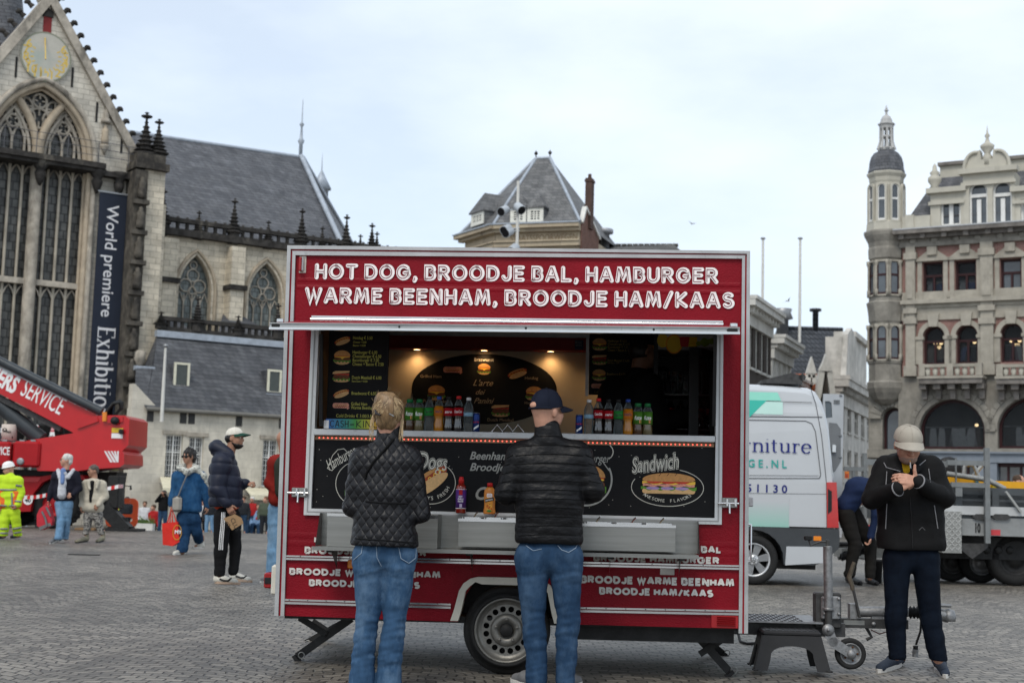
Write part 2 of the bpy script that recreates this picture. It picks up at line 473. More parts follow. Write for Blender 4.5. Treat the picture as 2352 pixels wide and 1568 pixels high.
 #  the square
def ground_z(y):
 """the square lies level round the trailer and falls gently towards the church"""
 t=min(max((y-33)/30.0,0),1)
 return-.85*(t*t*(3-2*t))
def cobble_mat():
 m,t,b=_new('cobbles')
 n=t.nodes.new;l=t.links.new
 def math_(op,a=None,b_=None,v=None):
  k=n('ShaderNodeMath');k.operation=op
  if a is not None:l(a,k.inputs[0])
  if b_ is not None:l(b_,k.inputs[1])
  if v is not None:k.inputs[1].default_value=v
  return k.outputs[0]
 tc=n('ShaderNodeTexCoord')
 nw=n('ShaderNodeTexNoise');nw.inputs['Scale'].default_value=1.7;nw.inputs['Detail'].default_value=3
 l(tc.outputs['Object'],nw.inputs['Vector'])
 sb=n('ShaderNodeVectorMath');sb.operation='SUBTRACT';sb.inputs[1].default_value=(.5,.5,.5);l(nw.outputs['Color'],sb.inputs[0])
 sw=n('ShaderNodeVectorMath');sw.operation='SCALE';sw.inputs['Scale'].default_value=.16;l(sb.outputs[0],sw.inputs[0])
 av=n('ShaderNodeVectorMath');l(tc.outputs['Object'],av.inputs[0]);l(sw.outputs[0],av.inputs[1])
 sp=n('ShaderNodeSeparateXYZ');l(av.outputs[0],sp.inputs[0])
 W=1.35
 xs=math_('DIVIDE',sp.outputs[0],v=W)
 fr=math_('FRACT',xs)
 c=math_('SUBTRACT',fr,v=.5)
 sq=math_('MULTIPLY',c,c)
 rise=math_('MULTIPLY',sq,v=1.5*W*.9)
 yy=math_('ADD',sp.outputs[1],rise)
 cb=n('ShaderNodeCombineXYZ');l(sp.outputs[0],cb.inputs[0]);l(yy,cb.inputs[1])
 br=n('ShaderNodeTexBrick');br.offset=.5
 l(cb.outputs[0],br.inputs['Vector'])
 br.inputs['Color1'].default_value=(.10,.09,.077,1);br.inputs['Color2'].default_value=(.232,.210,.178,1);br.inputs['Mortar'].default_value=(.040,.035,.029,1)
 br.inputs['Scale'].default_value=1;br.inputs['Mortar Size'].default_value=.0075;br.inputs['Mortar Smooth'].default_value=.6
 br.inputs['Brick Width'].default_value=.115;br.inputs['Row Height'].default_value=.105
 n1=n('ShaderNodeTexNoise');n1.inputs['Scale'].default_value=.35;n1.inputs['Detail'].default_value=6;n1.inputs['Roughness'].default_value=.65
 l(tc.outputs['Object'],n1.inputs['Vector'])
 mr=n('ShaderNodeMapRange');mr.inputs[1].default_value=.32;mr.inputs[2].default_value=.68;mr.inputs[3].default_value=.6;mr.inputs[4].default_value=1.3
 l(n1.outputs[0],mr.inputs[0])
 n2=n('ShaderNodeTexNoise');n2.inputs['Scale'].default_value=30;n2.inputs['Detail'].default_value=4;l(tc.outputs['Object'],n2.inputs['Vector'])
 m2=n('ShaderNodeMapRange');m2.inputs[1].default_value=.3;m2.inputs[2].default_value=.7;m2.inputs[3].default_value=.8;m2.inputs[4].default_value=1.2
 l(n2.outputs[0],m2.inputs[0])
 f=math_('MULTIPLY',mr.outputs[0],m2.outputs[0])
 sc=n('ShaderNodeVectorMath');sc.operation='SCALE';l(br.outputs['Color'],sc.inputs[0]);l(f,sc.inputs['Scale'])
 l(sc.outputs[0],b.inputs['Base Color'])
 b1=n('ShaderNodeBump');b1.inputs['Strength'].default_value=1.0;b1.inputs['Distance'].default_value=.022;b1.invert=True
 l(br.outputs['Fac'],b1.inputs['Height'])
 n3=n('ShaderNodeTexNoise');n3.inputs['Scale'].default_value=11;n3.inputs['Detail'].default_value=2;l(tc.outputs['Object'],n3.inputs['Vector'])
 b2=n('ShaderNodeBump');b2.inputs['Strength'].default_value=.38;b2.inputs['Distance'].default_value=.05
 l(n3.outputs[0],b2.inputs['Height']);l(b1.outputs[0],b2.inputs['Normal']);l(b2.outputs[0],b.inputs['Normal'])
 b.inputs['Roughness'].default_value=.5;b.inputs['Specular IOR Level'].default_value=.45
 return m
def build_ground():
 ys=[-60,-20,0,10,20,30]+[33+i*3 for i in range(11)]+[70,90,120,160,240,400,800]
 xs=[-500,-200,-80,-40,-20,0,20,40,80,200,500]
 mb=MB()
 vs=[(x,y,ground_z(y))for y in ys for x in xs];k=len(xs)
 mb.add(vs,[(j*k+i,j*k+i+1,(j+1)*k+i+1,(j+1)*k+i)for j in range(len(ys)-1)for i in range(k-1)],0,True)
 tag(mb.build('ground',cobble_mat()),'grey cobbled city square laid in fans of small setts','square',kind='structure')
build_ground()
_a,_b=ground_at(158,1273),ground_at(240,1273)
mb=MB();mb.box(_a.x,_b.x,_a.y-.06,_a.y+.10,.002,.012);tag(mb.build('drain_grate',mat('cast_iron',(.02,.019,.018),.6,0,.3,12)),'narrow dark drain slot in the cobbles left of the walking woman','drain')
#  the church
M_STONE=brick('church_stone',(.64,.575,.46),(.50,.45,.36),(.36,.32,.25),.62,.3,.016,.9,.35,dirt=(.16,.145,.12),dlo=.56,dhi=.84,dsc=.42,dst=(1,1,.35),var=.3)
M_STONE_GABLE=brick('gable_stone',(.60,.56,.48),(.48,.45,.39),(.36,.335,.285),.6,.26,.018,.9,.35,dirt=(.2,.185,.16),dlo=.5,dhi=.85,dsc=.5,dst=(1,1,.5),var=.28)
M_TRIM=mat('light_stone_trim',(.40,.36,.30),.85,0,.35,1.6,.3,8,dist=.03,var2=((.09,.083,.072),.5,.72,.9,(1,1,.4)))
M_SANDTRIM=mat('sandstone_trim',(.43,.36,.27),.85,0,.2,2,.3,8,dist=.03,var2=((.2,.17,.14),.55,.8,1.2,(1,1,.4)))
M_BLACKSTONE=mat('weathered_stone',(.040,.037,.034),.9,0,.6,2.5,.5,9,dist=.04,var2=((.2,.18,.145),.60,.78,.9,(1,1,.6)))
def slate(name,c1,c2,w_=.34,h_=.20):
 return brick(name,c1,c2,tuple(v*.45 for v in c1),w_,h_,.012,.6,.4,dirt=tuple(v*1.6 for v in c2),dlo=.55,dhi=.85,dsc=1.3,dst=(1,1,.5),var=.3)
M_SLATE=slate('slate_roof',(.072,.076,.086),(.115,.118,.128))
M_SLATE2=slate('annex_slates',(.056,.059,.066),(.095,.098,.105))
M_LEAD=mat('lead_flashing',(.36,.40,.45),.5,.2,.2,3)
def window_glass(name,c,rough=.12,vs=6.0,var=.5):
 return mat(name,c,rough,0,var,vs,.15,3,spec=.6,dist=.02)
M_LEADED=brick('leaded_glass',(.105,.105,.098),(.070,.071,.068),(.03,.03,.028),.34,.42,.035,.3,.2,var=.5)
M_LEADGREEN=brick('greenish_glass',(.19,.21,.20),(.13,.155,.15),(.08,.085,.08),.3,.38,.03,.25,.2,var=.4)
M_DARKGLASS=window_glass('dark_glass',(.025,.028,.03))
_cu=(math.sin(R(55.8)),math.cos(R(55.8)),0)
_o=at(340,1200,71)
CH=Frame((_o.x,_o.y,-.85),_cu)
church=thing('church','pale stone gothic church with tall traceried window, sundial gable and slate roof','church',CH.m)
def cp(x,y,d=0.0):return CH.p(x,y,d)
def c3(x,y,d=0.0):q=CH.p(x,y,d);return Vector((q[0],d,q[1]))
def pinnacle(mb,x,y,z,h,w_,m=0,n=8):
 """crocketed spirelet: shaft, then a cone ringed with small leaves, then a finial"""
 pr=[(w_*.5,0),(w_*.5,h*.22),(w_*.72,h*.25),(w_*.72,h*.28),(w_*.42,h*.3)]
 k=7
 for i in range(k):
  t=i/k;r0=w_*.46*(1-t)+.02;z0=h*(.3+.56*t);dz=h*.56/k
  pr+=[(r0*.8,z0+dz*.15),(r0*1.25,z0+dz*.4),(r0*1.2,z0+dz*.5),(r0*.7,z0+dz*.72)]
 pr+=[(w_*.06,h*.88),(w_*.3,h*.91),(w_*.3,h*.93),(w_*.07,h*.95),(w_*.05,h*.965),(w_*.14,h*.98),(.0,h)]
 mb.lathe(pr,n,(x,y,z),None,m,False,ph=.39)
axis=cp(92,350)[0]
ap=cp(112,-22);ge=cp(312,348);gs=cp(316,396)
zbase=0.0
hw=ge[0]-axis
WXL=axis-(gs[0]-axis)
wr=cp(203,420)[0];wl_=2*axis-wr
wz0=cp(180,1120)[1];wzs=cp(213,372)[1];wzt=cp(101,196)[1]
op=pointed(wl_,wr,wz0,wzs,wzt,14)
outerw=[(WXL,zbase),(gs[0],zbase),(gs[0],gs[1]),(ge[0],ge[1]),(axis,ap[1]),(2*axis-ge[0],ge[1]),(WXL,gs[1])]
mb=MB();mb.slab([outerw,op[::-1]],0,1.1,0)
mb.build('gable_wall',M_STONE_GABLE,church)
mb=MB()
def slope(a,b,w0,y0,y1,m=0):
 d=(Vector((b[0]-a[0],b[1]-a[1]))).normalized();nn=(-d.y*w0,d.x*w0)
 mb.slab([[a,b,(b[0]+nn[0],b[1]+nn[1]),(a[0]+nn[0],a[1]+nn[1])]],y0,y1,m)
slope((ge[0]+.25,ge[1]-.3),(axis,ap[1]),.42,-.25,1.2);slope((axis,ap[1]),(2*axis-ge[0]-.25,ge[1]-.3),.42,-.26,1.21)
mb.box(gs[0]-.02,gs[0]+.25,-.2,1,gs[1]-.3,ge[1],0)
cop=mb.build('gable_coping',M_TRIM,church)
for sgn in(1,-1):
 for i in range(13):
  t=(i+.3)/13
  x=axis+sgn*((ge[0]-axis)*(1-t)+.0);z=ge[1]+(ap[1]-ge[1])*t
  mb=MB();mb.tube([(x+sgn*.1,.3,z+.05),(x+sgn*.3,.3,z+.2)],[.16,.1],6,0);mb.ell((x+sgn*.36,.3,z+.26),(.17,.14,.13),8,5,0);mb.ell((x+sgn*.46,.3,z+.20),(.09,.1,.07),6,4,0)
  mb.build('crocket',M_BLACKSTONE,cop)
def outline_tube(mb,pts,r_,y,m=0,n=6,flat=1.0):mb.tube([(p[0],y,p[1])for p in pts],r_,n,m,False,True,flat)
mb=MB()
arcpts=op[2:-0]
for k,(gr,yy,rr_)in enumerate(((.25,-.05,.14),(.05,.12,.15),(-.08,.4,.1))):
 big=pointed(wl_-gr,wr+gr,wz0,wzs,wzt+gr*1.3,14)
 pts=[big[1]]+big[2:]+[big[0]]
 outline_tube(mb,pts,rr_,yy,0 if k else 1,8)
frame_w=mb.build('window',[M_SANDTRIM,M_TRIM],church)
mb=MB();mb.slab([op],.75,.8,0);mb.build('glazing',M_LEADED,frame_w)
mb=MB()
ty=.6
cm=(wl_+wr)/2
zl=wzs+.1
ledge=cp(190,377)[1]
for a,b in((wl_,cm),(cm,wr)):
 pts=pointed(a+.05,b-.05,ledge,ledge+.2,cp(163,236)[1],10);outline_tube(mb,[pts[1]]+pts[2:]+[pts[0]],.2,ty-.15,1)
 inn=pointed(a+.35,b-.35,ledge,ledge+.2,cp(163,262)[1],8);outline_tube(mb,[inn[1]]+inn[2:]+[inn[0]],.09,ty-.05,0)
 c=(a+b)/2;q=(b-a)/4
 for k in(-1,0,1):mb.tube([(c+k*q,ty,ledge),(c+k*q,ty,ledge+1.2)],.07,6,0)
 for k in(-1.5,-.5,.5,1.5):
  mb.tube([(c+k*q-q*.5,ty,ledge+.9),(c+k*q-q*.3,ty,ledge+1.3),(c+k*q,ty,ledge+1.55),(c+k*q+q*.3,ty,ledge+1.3),(c+k*q+q*.5,ty,ledge+.9)],.06,5,0)
 for k,zz,r_ in((-1,2.05,.42),(1,2.05,.42),(0,2.85,.46),(0,1.75,.3),(-.45,3.6,.28),(.45,3.6,.28)):
  mb.tube([(c+k*q+r_*math.cos(t),ty,ledge+zz+r_*math.sin(t))for t in[j*math.pi/6 for j in range(13)]],.065,5,0)
  for j in range(4):
   t=j*math.pi/2+.78;mb.tube([(c+k*q+r_*math.cos(t),ty,ledge+zz+r_*math.sin(t)),(c+k*q+r_*.35*math.cos(t),ty,ledge+zz+r_*.35*math.sin(t))],.05,5,0)
mb.tube([(cm,ty-.2,ledge),(cm,ty-.2,cp(95,318)[1])],.28,8,1)
ct=(wzt-cp(95,318)[1])
for zz,r_,xx in((.42,.5,0),(.62,.42,-.75),(.62,.42,.75),(.75,.34,0),(.30,.34,-.55),(.30,.34,.55),(.52,.3,-1.3),(.52,.3,1.3)):
 z_=cp(95,318)[1]+ct*zz
 mb.tube([(cm+xx+r_*math.cos(t),ty,z_+r_*math.sin(t))for t in[j*math.pi/6 for j in range(13)]],.07,5,0)
 for j in range(4):
  t=j*math.pi/2;mb.tube([(cm+xx+r_*math.cos(t),ty,z_+r_*math.sin(t)),(cm+xx+r_*.3*math.cos(t),ty,z_+r_*.3*math.sin(t))],.05,5,0)
tz=cp(190,657)[1]
nm=8
for i in range(1,nm):
 x=wl_+(wr-wl_)*i/nm;r_=.26 if i==nm/2 else .085
 if i==nm/2:mb.tube([(x,ty-.25,wz0),(x,ty-.25,ledge)],.3,8,0)
 else:mb.tube([(x,ty,wz0),(x,ty,ledge)],.075,6,2)
for z,r_ in((tz,.2),):
 mb.box(wl_,wr,ty-.28,ty+.1,z-.14,z+.14,0)
for i in range(nm):
 x0=wl_+(wr-wl_)*i/nm;x1=wl_+(wr-wl_)*(i+1)/nm;xm=(x0+x1)/2
 for z in(tz-.2,ledge-.35):
  mb.tube([(x0,ty,z-.55),(x0+.15,ty,z-.2),(xm,ty,z),(x1-.15,ty,z-.2),(x1,ty,z-.55)],.05,5,0)
mb.build('tracery',[M_TRIM,M_SANDTRIM,mat('pale_mullion',(.42,.38,.31),.85,0,.25,1.2)],frame_w)
lx1=cp(310,394)[0];lz=cp(200,384)[1]
mb=MB();mb.box(WXL,wr+.6,-.75,.5,lz-.1,lz+.16,0);mb.box(wr+.6,lx1+.3,-.55,0,lz-.4,lz-.16,0)
mb.box(WXL,wr+.6,-.6,.5,lz-.28,lz-.1,0)
for x in(wl_-.2,cm,wr+.35,(wr+lx1)/2+.3,lx1):mb.lathe([(.06,-1.3),(.2,-1.0),(.28,-.7),(.2,-.55),(.4,-.3),(.45,-.1)],8,(x,-.25,lz),None,0)
led=mb.build('balcony_ledge',M_BLACKSTONE,church)
mb=MB()
for z in(lz+.5,lz+.85,lz+1.2):mb.cyl((WXL,-.65,z),(lx1,-.65,z),.018,n=5)
x=WXL
while x<lx1:mb.cyl((x,-.65,lz+.15),(x,-.65,lz+1.2),.022,n=5);x+=1.5
mb.build('railing',M_BLACKMETAL0 if False else mat('thin_iron',(.10,.10,.11),.6),led)
sc_=cp(104,132);sr=cp(104,75)[1]-sc_[1]
mb=MB();mb.slab([ellipse(sc_[0],sc_[1],sr,sr,40)],-.12,.0,0);mb.stroke(ellipse(sc_[0],sc_[1],sr*.97,sr*.97,40),.08,-.125,1,'flat',closed=True)
for i,ch in enumerate('6 7 8 9 10 11 12 1 2 3 4 5 6'.split()):
 t=R(150+12*20*i/12.0);x,z=sc_[0]+sr*.78*math.cos(t),sc_[1]+sr*.78*math.sin(t)
 mb.text(ch,x,z-.17,.42,-.126,2,align='C',bold=.02)
 mb.stroke([(sc_[0]+sr*.60*math.cos(t),sc_[1]+sr*.60*math.sin(t)),(sc_[0]+sr*.5*math.cos(t),sc_[1]+sr*.5*math.sin(t))],.06,-.126,2)
mb.cyl((sc_[0]-.1,-.12,sc_[1]+sr*.75),(sc_[0]-.25,-1.0,sc_[1]-.4),.03,n=6,m=2)
mb.build('sundial',[mat('sundial_face',(.50,.48,.42),.8,0,.1,1,var2=((.34,.42,.38),.5,.8,.5,(1,1,1.4))),mat('sundial_ring',(.25,.26,.2),.8),mat('gilt',(.65,.46,.12),.45,.3,.15)],church)
q=cp(109,52);mb=MB();mb.box(q[0]-.2,q[0]+.2,-.03,.02,q[1]-.55,q[1]+.3,0);mb.slab([roundarch(q[0]-.26,q[0]+.26,q[1]+.26,q[1]+.42,8)],-.08,.02,1);mb.build('shutter',[mat('red_shutter',(.22,.03,.03),.7),M_BLACKSTONE],church)
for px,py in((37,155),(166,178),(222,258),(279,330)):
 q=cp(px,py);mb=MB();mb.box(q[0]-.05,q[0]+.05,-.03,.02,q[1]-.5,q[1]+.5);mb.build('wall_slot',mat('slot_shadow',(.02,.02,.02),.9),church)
q=cp(240,315);mb=MB();mb.xf=Matrix.Translation((q[0],-.1,q[1]))@Matrix.Scale(.62,4);mb.lathe([(.05,-1.3),(.2,-.9),(.36,-.6),(.36,-.5)],8,(0,0,-.2));mb.lathe([(.28,-.7),(.3,-.2),(.24,.3),(.28,.55),(.12,.7),(.16,.85),(.02,1.0)],10,(0,0,0),None,1);mb.lathe([(.4,1.1),(.4,1.3),(.22,1.5),(.24,1.8),(.1,2.2),(.0,2.4)],8,(0,0,0));mb.xf=None;mb.build('niche_statue',[M_TRIM,M_SANDTRIM],church)
mb=MB();q0=cp(303,700,-1.2);q1=cp(368,700,-.6)
bx0,bx1=cp(306,500,-1.2)[0],cp(376,500,-1.2)[0]
zt_=cp(345,392,-1)[1]
mid=bx0+(bx1-bx0)*.34
mb.box(mid,bx1,-1.1,1.0,0,zt_,0);mb.box(bx1,bx1+.35,-.5,1.0,0,zt_-1.5,0)
mb.build('corner_buttress',M_STONE,church)
mb=MB()
mb.box(bx0-.05,mid+.05,-1.35,.2,0,zt_-.1,0)
for i in range(9):
 z=5.2+i*1.5;s_=.06+.05*(i%2)
 if z>zt_-.5:break
 mb.box(bx0-.15,mid+.12,-1.5-s_,-1.3,z,z+.22,0)
 mb.lathe([(.2,0),(.22,.25),(.16,.6),(.2,.75),(.1,.9),(.12,1.0),(0,1.1)],8,((bx0+mid)/2,-1.5,z+.3),None,0)
mb.box(bx0-.08,bx1+.1,-1.42,1.05,zt_,zt_+.35,0);mb.box(bx0+.05,bx1-.05,-1.2,.9,zt_+.35,zt_+.8,0)
mb.build('carved_shaft',mat('shaft_stone',(.105,.094,.078),.9,0,.5,2.2,.5,8,dist=.04,var2=((.035,.032,.029),.45,.62,1.1,(1,1,.7))),church)
for px,py0,py1,w_ in((331,382,256,.75),(361,372,272,.62)):
 a=cp(px,py0,-.5);b=cp(px,py1,-.5);mb=MB();pinnacle(mb,a[0],-.5,a[1]-.2,b[1]-a[1]+.2,w_*1.25);mb.build('pinnacle',M_BLACKSTONE,church)
mb=MB();q=cp(303,822,-1.4);mb.lathe([(.05,-.6),(.2,-.35),(.3,-.1),(.33,.3),(.22,.4)],8,(q[0]+.35,-1.45,q[1]));mb.build('carved_shield',M_TRIM,church)
q=c3(12,100,9);mb=MB();mb.lathe([(1.5,-6),(1.15,0),(.1,7),(0,8)],8,(q.x,9,q.z));mb.build('roof_spire',M_SLATE,church)
# ---- choir: aisle wall, windows, parapet, roof
AD=1.6
x_l,x_r=cp(352,700,AD)[0],cp(930,700,AD)[0]
zpar=cp(520,556,AD)[1]
holes=[];WIN=[]
for xl_,xr_,yt_ in((404,489,577),(566,652,596),(716,800,612)):
 xm=cp((xl_+xr_)/2,700,AD)[0];w2=(cp(xr_,700,AD)[0]-cp(xl_,700,AD)[0])/2*.90
 ztp=cp((xl_+xr_)/2+4,yt_+8,AD)[1];zb_=cp((xl_+xr_)/2,762,AD)[1]-.6
 WIN.append(pointed(xm-w2,xm+w2,zb_,ztp-1.9,ztp,8))
mb=MB();mb.slab([[(x_l,0),(x_r,0),(x_r,zpar),(x_l,zpar)]]+[w_[::-1]for w_ in WIN],AD,AD+.8,0)
mb.build('aisle_wall',M_STONE,church)
for w_ in WIN:
 xm=(w_[0][0]+w_[1][0])/2;w2=(w_[1][0]-w_[0][0])/2;zb_=w_[0][1];ztp=max(p[1]for p in w_)
 mb=MB()
 for g,y_,r_ in((.2,-.03,.1),(.05,.12,.1)):
  P_=pointed(xm-w2-g,xm+w2+g,zb_,ztp-1.9,ztp+g*1.2,8);outline_tube(mb,[P_[1]]+P_[2:]+[P_[0]],r_,AD+y_,0)
 fr_=mb.build('window',M_SANDTRIM,church)
 mb=MB();mb.slab([w_],AD+.5,AD+.55);mb.build('glazing',M_LEADGREEN,fr_)
 mb=MB();yy=AD+.42;zs_=ztp-2.3
 for k in(-.5,0,.5):mb.tube([(xm+k*w2,yy,zb_),(xm+k*w2,yy,zs_+.2)],.045,5)
 for k in(-.75,-.25,.25,.75):mb.tube([(xm+k*w2-w2*.25,yy,zs_-.2),(xm+k*w2,yy,zs_+.35),(xm+k*w2+w2*.25,yy,zs_-.2)],.04,5)
 for dx,dz,r_ in((-.42,.7,.34),(.42,.7,.34),(0,1.25,.33),(0,.45,.2),(0,1.8,.2)):
  mb.tube([(xm+dx*w2+r_*math.cos(t),yy,zs_+dz+r_*math.sin(t))for t in[j*math.pi/5 for j in range(11)]],.04,5)
 mb.build('tracery',M_TRIM,fr_)
for px in(378,533,690,845):
 xx=cp(px,640,AD)[0];mb=MB();mb.box(xx-.38,xx+.38,AD-.75,AD,0,zpar-.3,0);mb.box(xx-.5,xx+.5,AD-.95,AD,zpar-2.6,zpar-2.35,1);mb.build('buttress',[M_STONE,M_BLACKSTONE],church)
zt2=cp(520,527,AD)[1]
mb=MB();mb.box(x_l+.3,x_r,AD-.45,AD+.5,zpar-.05,zpar+.3,0);mb.box(x_l+.3,x_r,AD-.3,AD+.1,zt2,zt2+.22,0)
x=x_l+.5
while x<x_r:
 mb.lathe([(.13,0),(.1,.15),(.13,.45),(.07,.7),(.12,zt2-zpar-.3)],6,(x,AD-.12,zpar+.3),None,0);x+=.52
par=mb.build('parapet',M_BLACKSTONE,church)
for px,py in((377,432),(458,484),(540,455),(617,506),(695,478),(741,520),(797,492),(855,512),(828,538),(866,532)):
 b=cp(px,py,AD-.1);a=zpar-.1;mb=MB();tall=py in(432,455,478,492,512);pinnacle(mb,b[0],AD-.12,a,b[1]-a,.62 if tall else .5);mb.build('pinnacle',M_BLACKSTONE,church)
rd0,rd1=AD+.6,AD+8.5
mb=MB();E0=c3(340,560,rd0);E1=c3(797,578,rd0);G0=c3(255,297,rd1);G1=c3(690,361,rd1);E2=c3(832,600,rd1+6)
E0.z=E1.z=zpar
mb.add([E0,E1,G1,G0,E2],[(0,1,2,3),(1,4,2)],0,False);mb.build('choir_roof',M_SLATE,church)
mb=MB();mb.tube([G1+Vector((0,-.1,.05)),E1+Vector((.0,-.1,.15))],.16,6,0,flat=1);mb.tube([G1+Vector((.2,.1,.05)),E2],.14,6,0);mb.tube([G0,G1],.12,6,0);mb.build('lead_ridge',M_LEAD,church)
mb=MB();mb.lathe([(.12,-.2),(.12,.8),(.22,1.0),(.1,1.2),(.06,1.9),(.16,2.05),(.05,2.2),(.02,3.6),(0,3.7)],8,G1);q=c3(737,440,rd1+3);mb.lathe([(.5,-2),(.5,.1),(.7,.15),(.3,.9),(.05,1.4),(0,2.6)],8,q,None,0);mb.build('roof_finial',M_LEAD,church)
SD=-1.6
zc0=cp(450,762,SD)[1];zc1=cp(450,733,SD)[1]
xs0,xs1=cp(368,750,SD)[0],cp(900,750,SD)[0]
mb=MB();mb.box(xs0,xs1,SD,SD+.4,0,zc0-.05,0);mb.box(xs0,xs1,SD-.1,SD+.25,zc1-.2,zc1,1);mb.box(xs0,xs1,SD-.1,SD+.25,zc0-.05,zc0+.12,1)
x=xs0
while x<xs1:mb.box(x,x+.14,SD,SD+.15,zc0+.1,zc1-.2,1);x+=.36
chp=mb.build('chapel_parapet',[M_STONE,M_BLACKSTONE],church)
for px,py in((371,715),(456,680),(548,724),(640,696),(740,720)):
 b=cp(px,py,SD);mb=MB();pinnacle(mb,b[0],SD,zc0,b[1]-zc0,.55);mb.build('pinnacle',M_BLACKSTONE,church)
for a,b,c_ in(((352,772),(450,768),(388,716)),((500,768),(640,775),(560,727)),((680,780),(800,790),(730,735))):
 A_,B_,C_=c3(*a,SD+.5),c3(*b,SD+.5),c3(*c_,AD-.1);D_=C_+Vector((-1.2,0,0));mb=MB();mb.add([A_,B_,C_,D_],[(0,1,2,3)]);mb.add([B_,B_+Vector((0,2.5,0)),C_],[(0,1,2)]);mb.build('chapel_roof',M_SLATE,church)
bt0,bt1=cp(229,441,-.3),cp(292,446,-.3);bz=cp(215,990,-.3)[1];bwid=bt1[0]-bt0[0]
def banner():
 e=thing('banner','tall dark blue exhibition banner hanging beside the church window','banner',CH.m)
 mb=MB();mb.slab([[(bt0[0],bz),(bt1[0],bz),(bt1[0],bt0[1]),(bt0[0],bt0[1])]],-.34,-.3,0);mb.box(bt0[0]-.1,bt1[0]+.1,-.38,-.28,bt0[1],bt0[1]+.08,2)
 old=mb.xf
 def down(px,py):q=cp(px,py,-.345);return q
 x0=bt0[0]+bwid*.34
 def vtext(body,ytop,ybot,cap,xbase,serif=False):
  za=cp(252,ytop,-.345)[1];zb_=cp(240,ybot,-.345)[1]
  mb.xf=Matrix.Translation((xbase,0,za))@Matrix.Rotation(R(90),4,'Y')
  if serif:serif_text(mb,body,0,0,cap,za-zb_,-.345,1)
  else:mb.text(body,0,0,cap,-.345,1,width=za-zb_,bold=.006)
  mb.xf=None
 vtext('World premiere',470,727,bwid*.44,bt0[0]+bwid*.30)
 vtext('Exhibition',752,965,bwid*.60,bt0[0]+bwid*.24,True)
 mb.build('banner_cloth',[mat('banner_blue',(.018,.024,.04),.7,0,.1,1),mat('banner_white',(.72,.72,.74),.7,0,0),M_STEEL0],e)
M_STEEL0=mat('grey_metal',(.30,.31,.32),.45,.6,.1)
def serif_text(mb,body,x,z,h,width,y,m):
 A=arc
 X=.68
 S=lambda cx,zz,w_=.2:('s',[(cx-w_,zz),(cx+w_,zz)])
 G={'E':(.62,[[(.12,0),(.12,1)],('s',[(0,1),(.6,1),(.6,.82)]),('s',[(0,0),(.62,0),(.62,.2)]),('s',[(.12,.52),(.44,.52)])]),'x':(.56,[[(.08,X),(.48,0)],('s',[(.46,X),(.08,0)]),S(.1,X,.1),S(.46,X,.1),S(.1,0,.1),S(.48,0,.1)]),'h':(.62,[[(.12,0),(.12,1.02)],[(.12,.45)]+A(.32,.46,.2,.21,170,0,8)+[(.52,0)],S(.12,0,.14),S(.52,0,.14),('s',[(0,1.0),(.12,1.02)])]),'i':(.24,[[(.12,0),(.12,X)],[(.12,.92),(.121,.95)],S(.12,0,.13),('s',[(0,X),(.12,X)])]),'b':(.58,[[(.1,0),(.1,1.02)],A(.3,.33,.22,.34,150,-150,12),('s',[(0,1.0),(.1,1.02)])]),'t':(.36,[[(.14,.92),(.14,.15)]+A(.26,.15,.12,.15,180,290,5),('s',[(0,X),(.32,X)])]),'o':(.58,[A(.29,.33,.25,.35,90,450,18)]),'n':(.62,[[(.12,0),(.12,X)],[(.12,.45)]+A(.32,.46,.2,.21,170,0,8)+[(.52,0)],S(.12,0,.14),S(.52,0,.14),('s',[(0,X),(.12,X)])]),'r':(.42,[[(.12,0),(.12,X)],[(.12,.42)]+A(.3,.44,.18,.22,170,50,6),S(.12,0,.14),('s',[(0,X),(.12,X)])]),'u':(.62,[[(.12,X),(.12,.25)]+A(.3,.22,.19,.23,180,330,7),[(.5,0),(.5,X)],('s',[(0,X),(.12,X)]),('s',[(.38,X),(.5,X)]),('s',[(.5,0),(.62,.02)])]),'e':(.52,[A(.27,.33,.24,.35,5,320,16),('s',[(.04,.36),(.5,.36)])])}
 nat=sum(G[c][0]+.1 for c in body);kx=width/nat;cx=x
 for c in body:
  gw,st=G[c]
  for i,s_ in enumerate(st):
   thin=isinstance(s_,tuple);pl=s_[1]if thin else s_
   mb.stroke([(cx+a*kx,z+b*h)for a,b in pl],(.055 if thin else .15)*h,y-.001*i,m,'flat',nib=None if thin else .045*h)
  cx+=(gw+.1)*kx
banner()
# ---- the low annex in front of the choir
ND=-5.0
AN=Frame(CH.o+CH.ey*ND,_cu)
annex=thing('annex_building','low weathered white stone annex with steep slate roof and sash windows','building',AN.m)
def np_(x,y,d=0.0):return AN.p(x,y,d)
def n3(x,y,d=0.0):q=AN.p(x,y,d);return Vector((q[0],d,q[1]))
M_PLASTER=brick('annex_plaster',(.60,.56,.475),(.53,.495,.42),(.44,.41,.35),.9,.42,.008,.9,.15,dirt=(.20,.19,.165),dlo=.5,dhi=.8,dsc=.42,dst=(1,1,.3),var=.22)
ax0,ax1=np_(293,1100)[0],np_(1000,1100)[0]
aze=np_(340,938)[1]
wins=[]
for xl_,xr_,yt_,yb_ in((377,421,999,1102),(430,469,1004,1106),(600,640,1010,1116),(655,690,1014,1118)):
 a=np_(xl_,yb_);b=np_(xr_,yt_);wins.append([(a[0],a[1]),(b[0],a[1]),(b[0],b[1]),(a[0],b[1])])
mb=MB();mb.slab([[(ax0,0),(ax1,0),(ax1,aze),(ax0,aze)]]+[w_[::-1]for w_ in wins],0,.6,0)
g0=np_(297,885);mb.slab([[(ax0,aze),(ax0+1.3,aze),(ax0+.1,g0[1]+.1),(ax0,g0[1]+.1)]],.0,.5,0)
mb.build('front_wall',M_PLASTER,annex)
M_SASH=mat('white_sash',(.72,.72,.70),.5,0,.1)
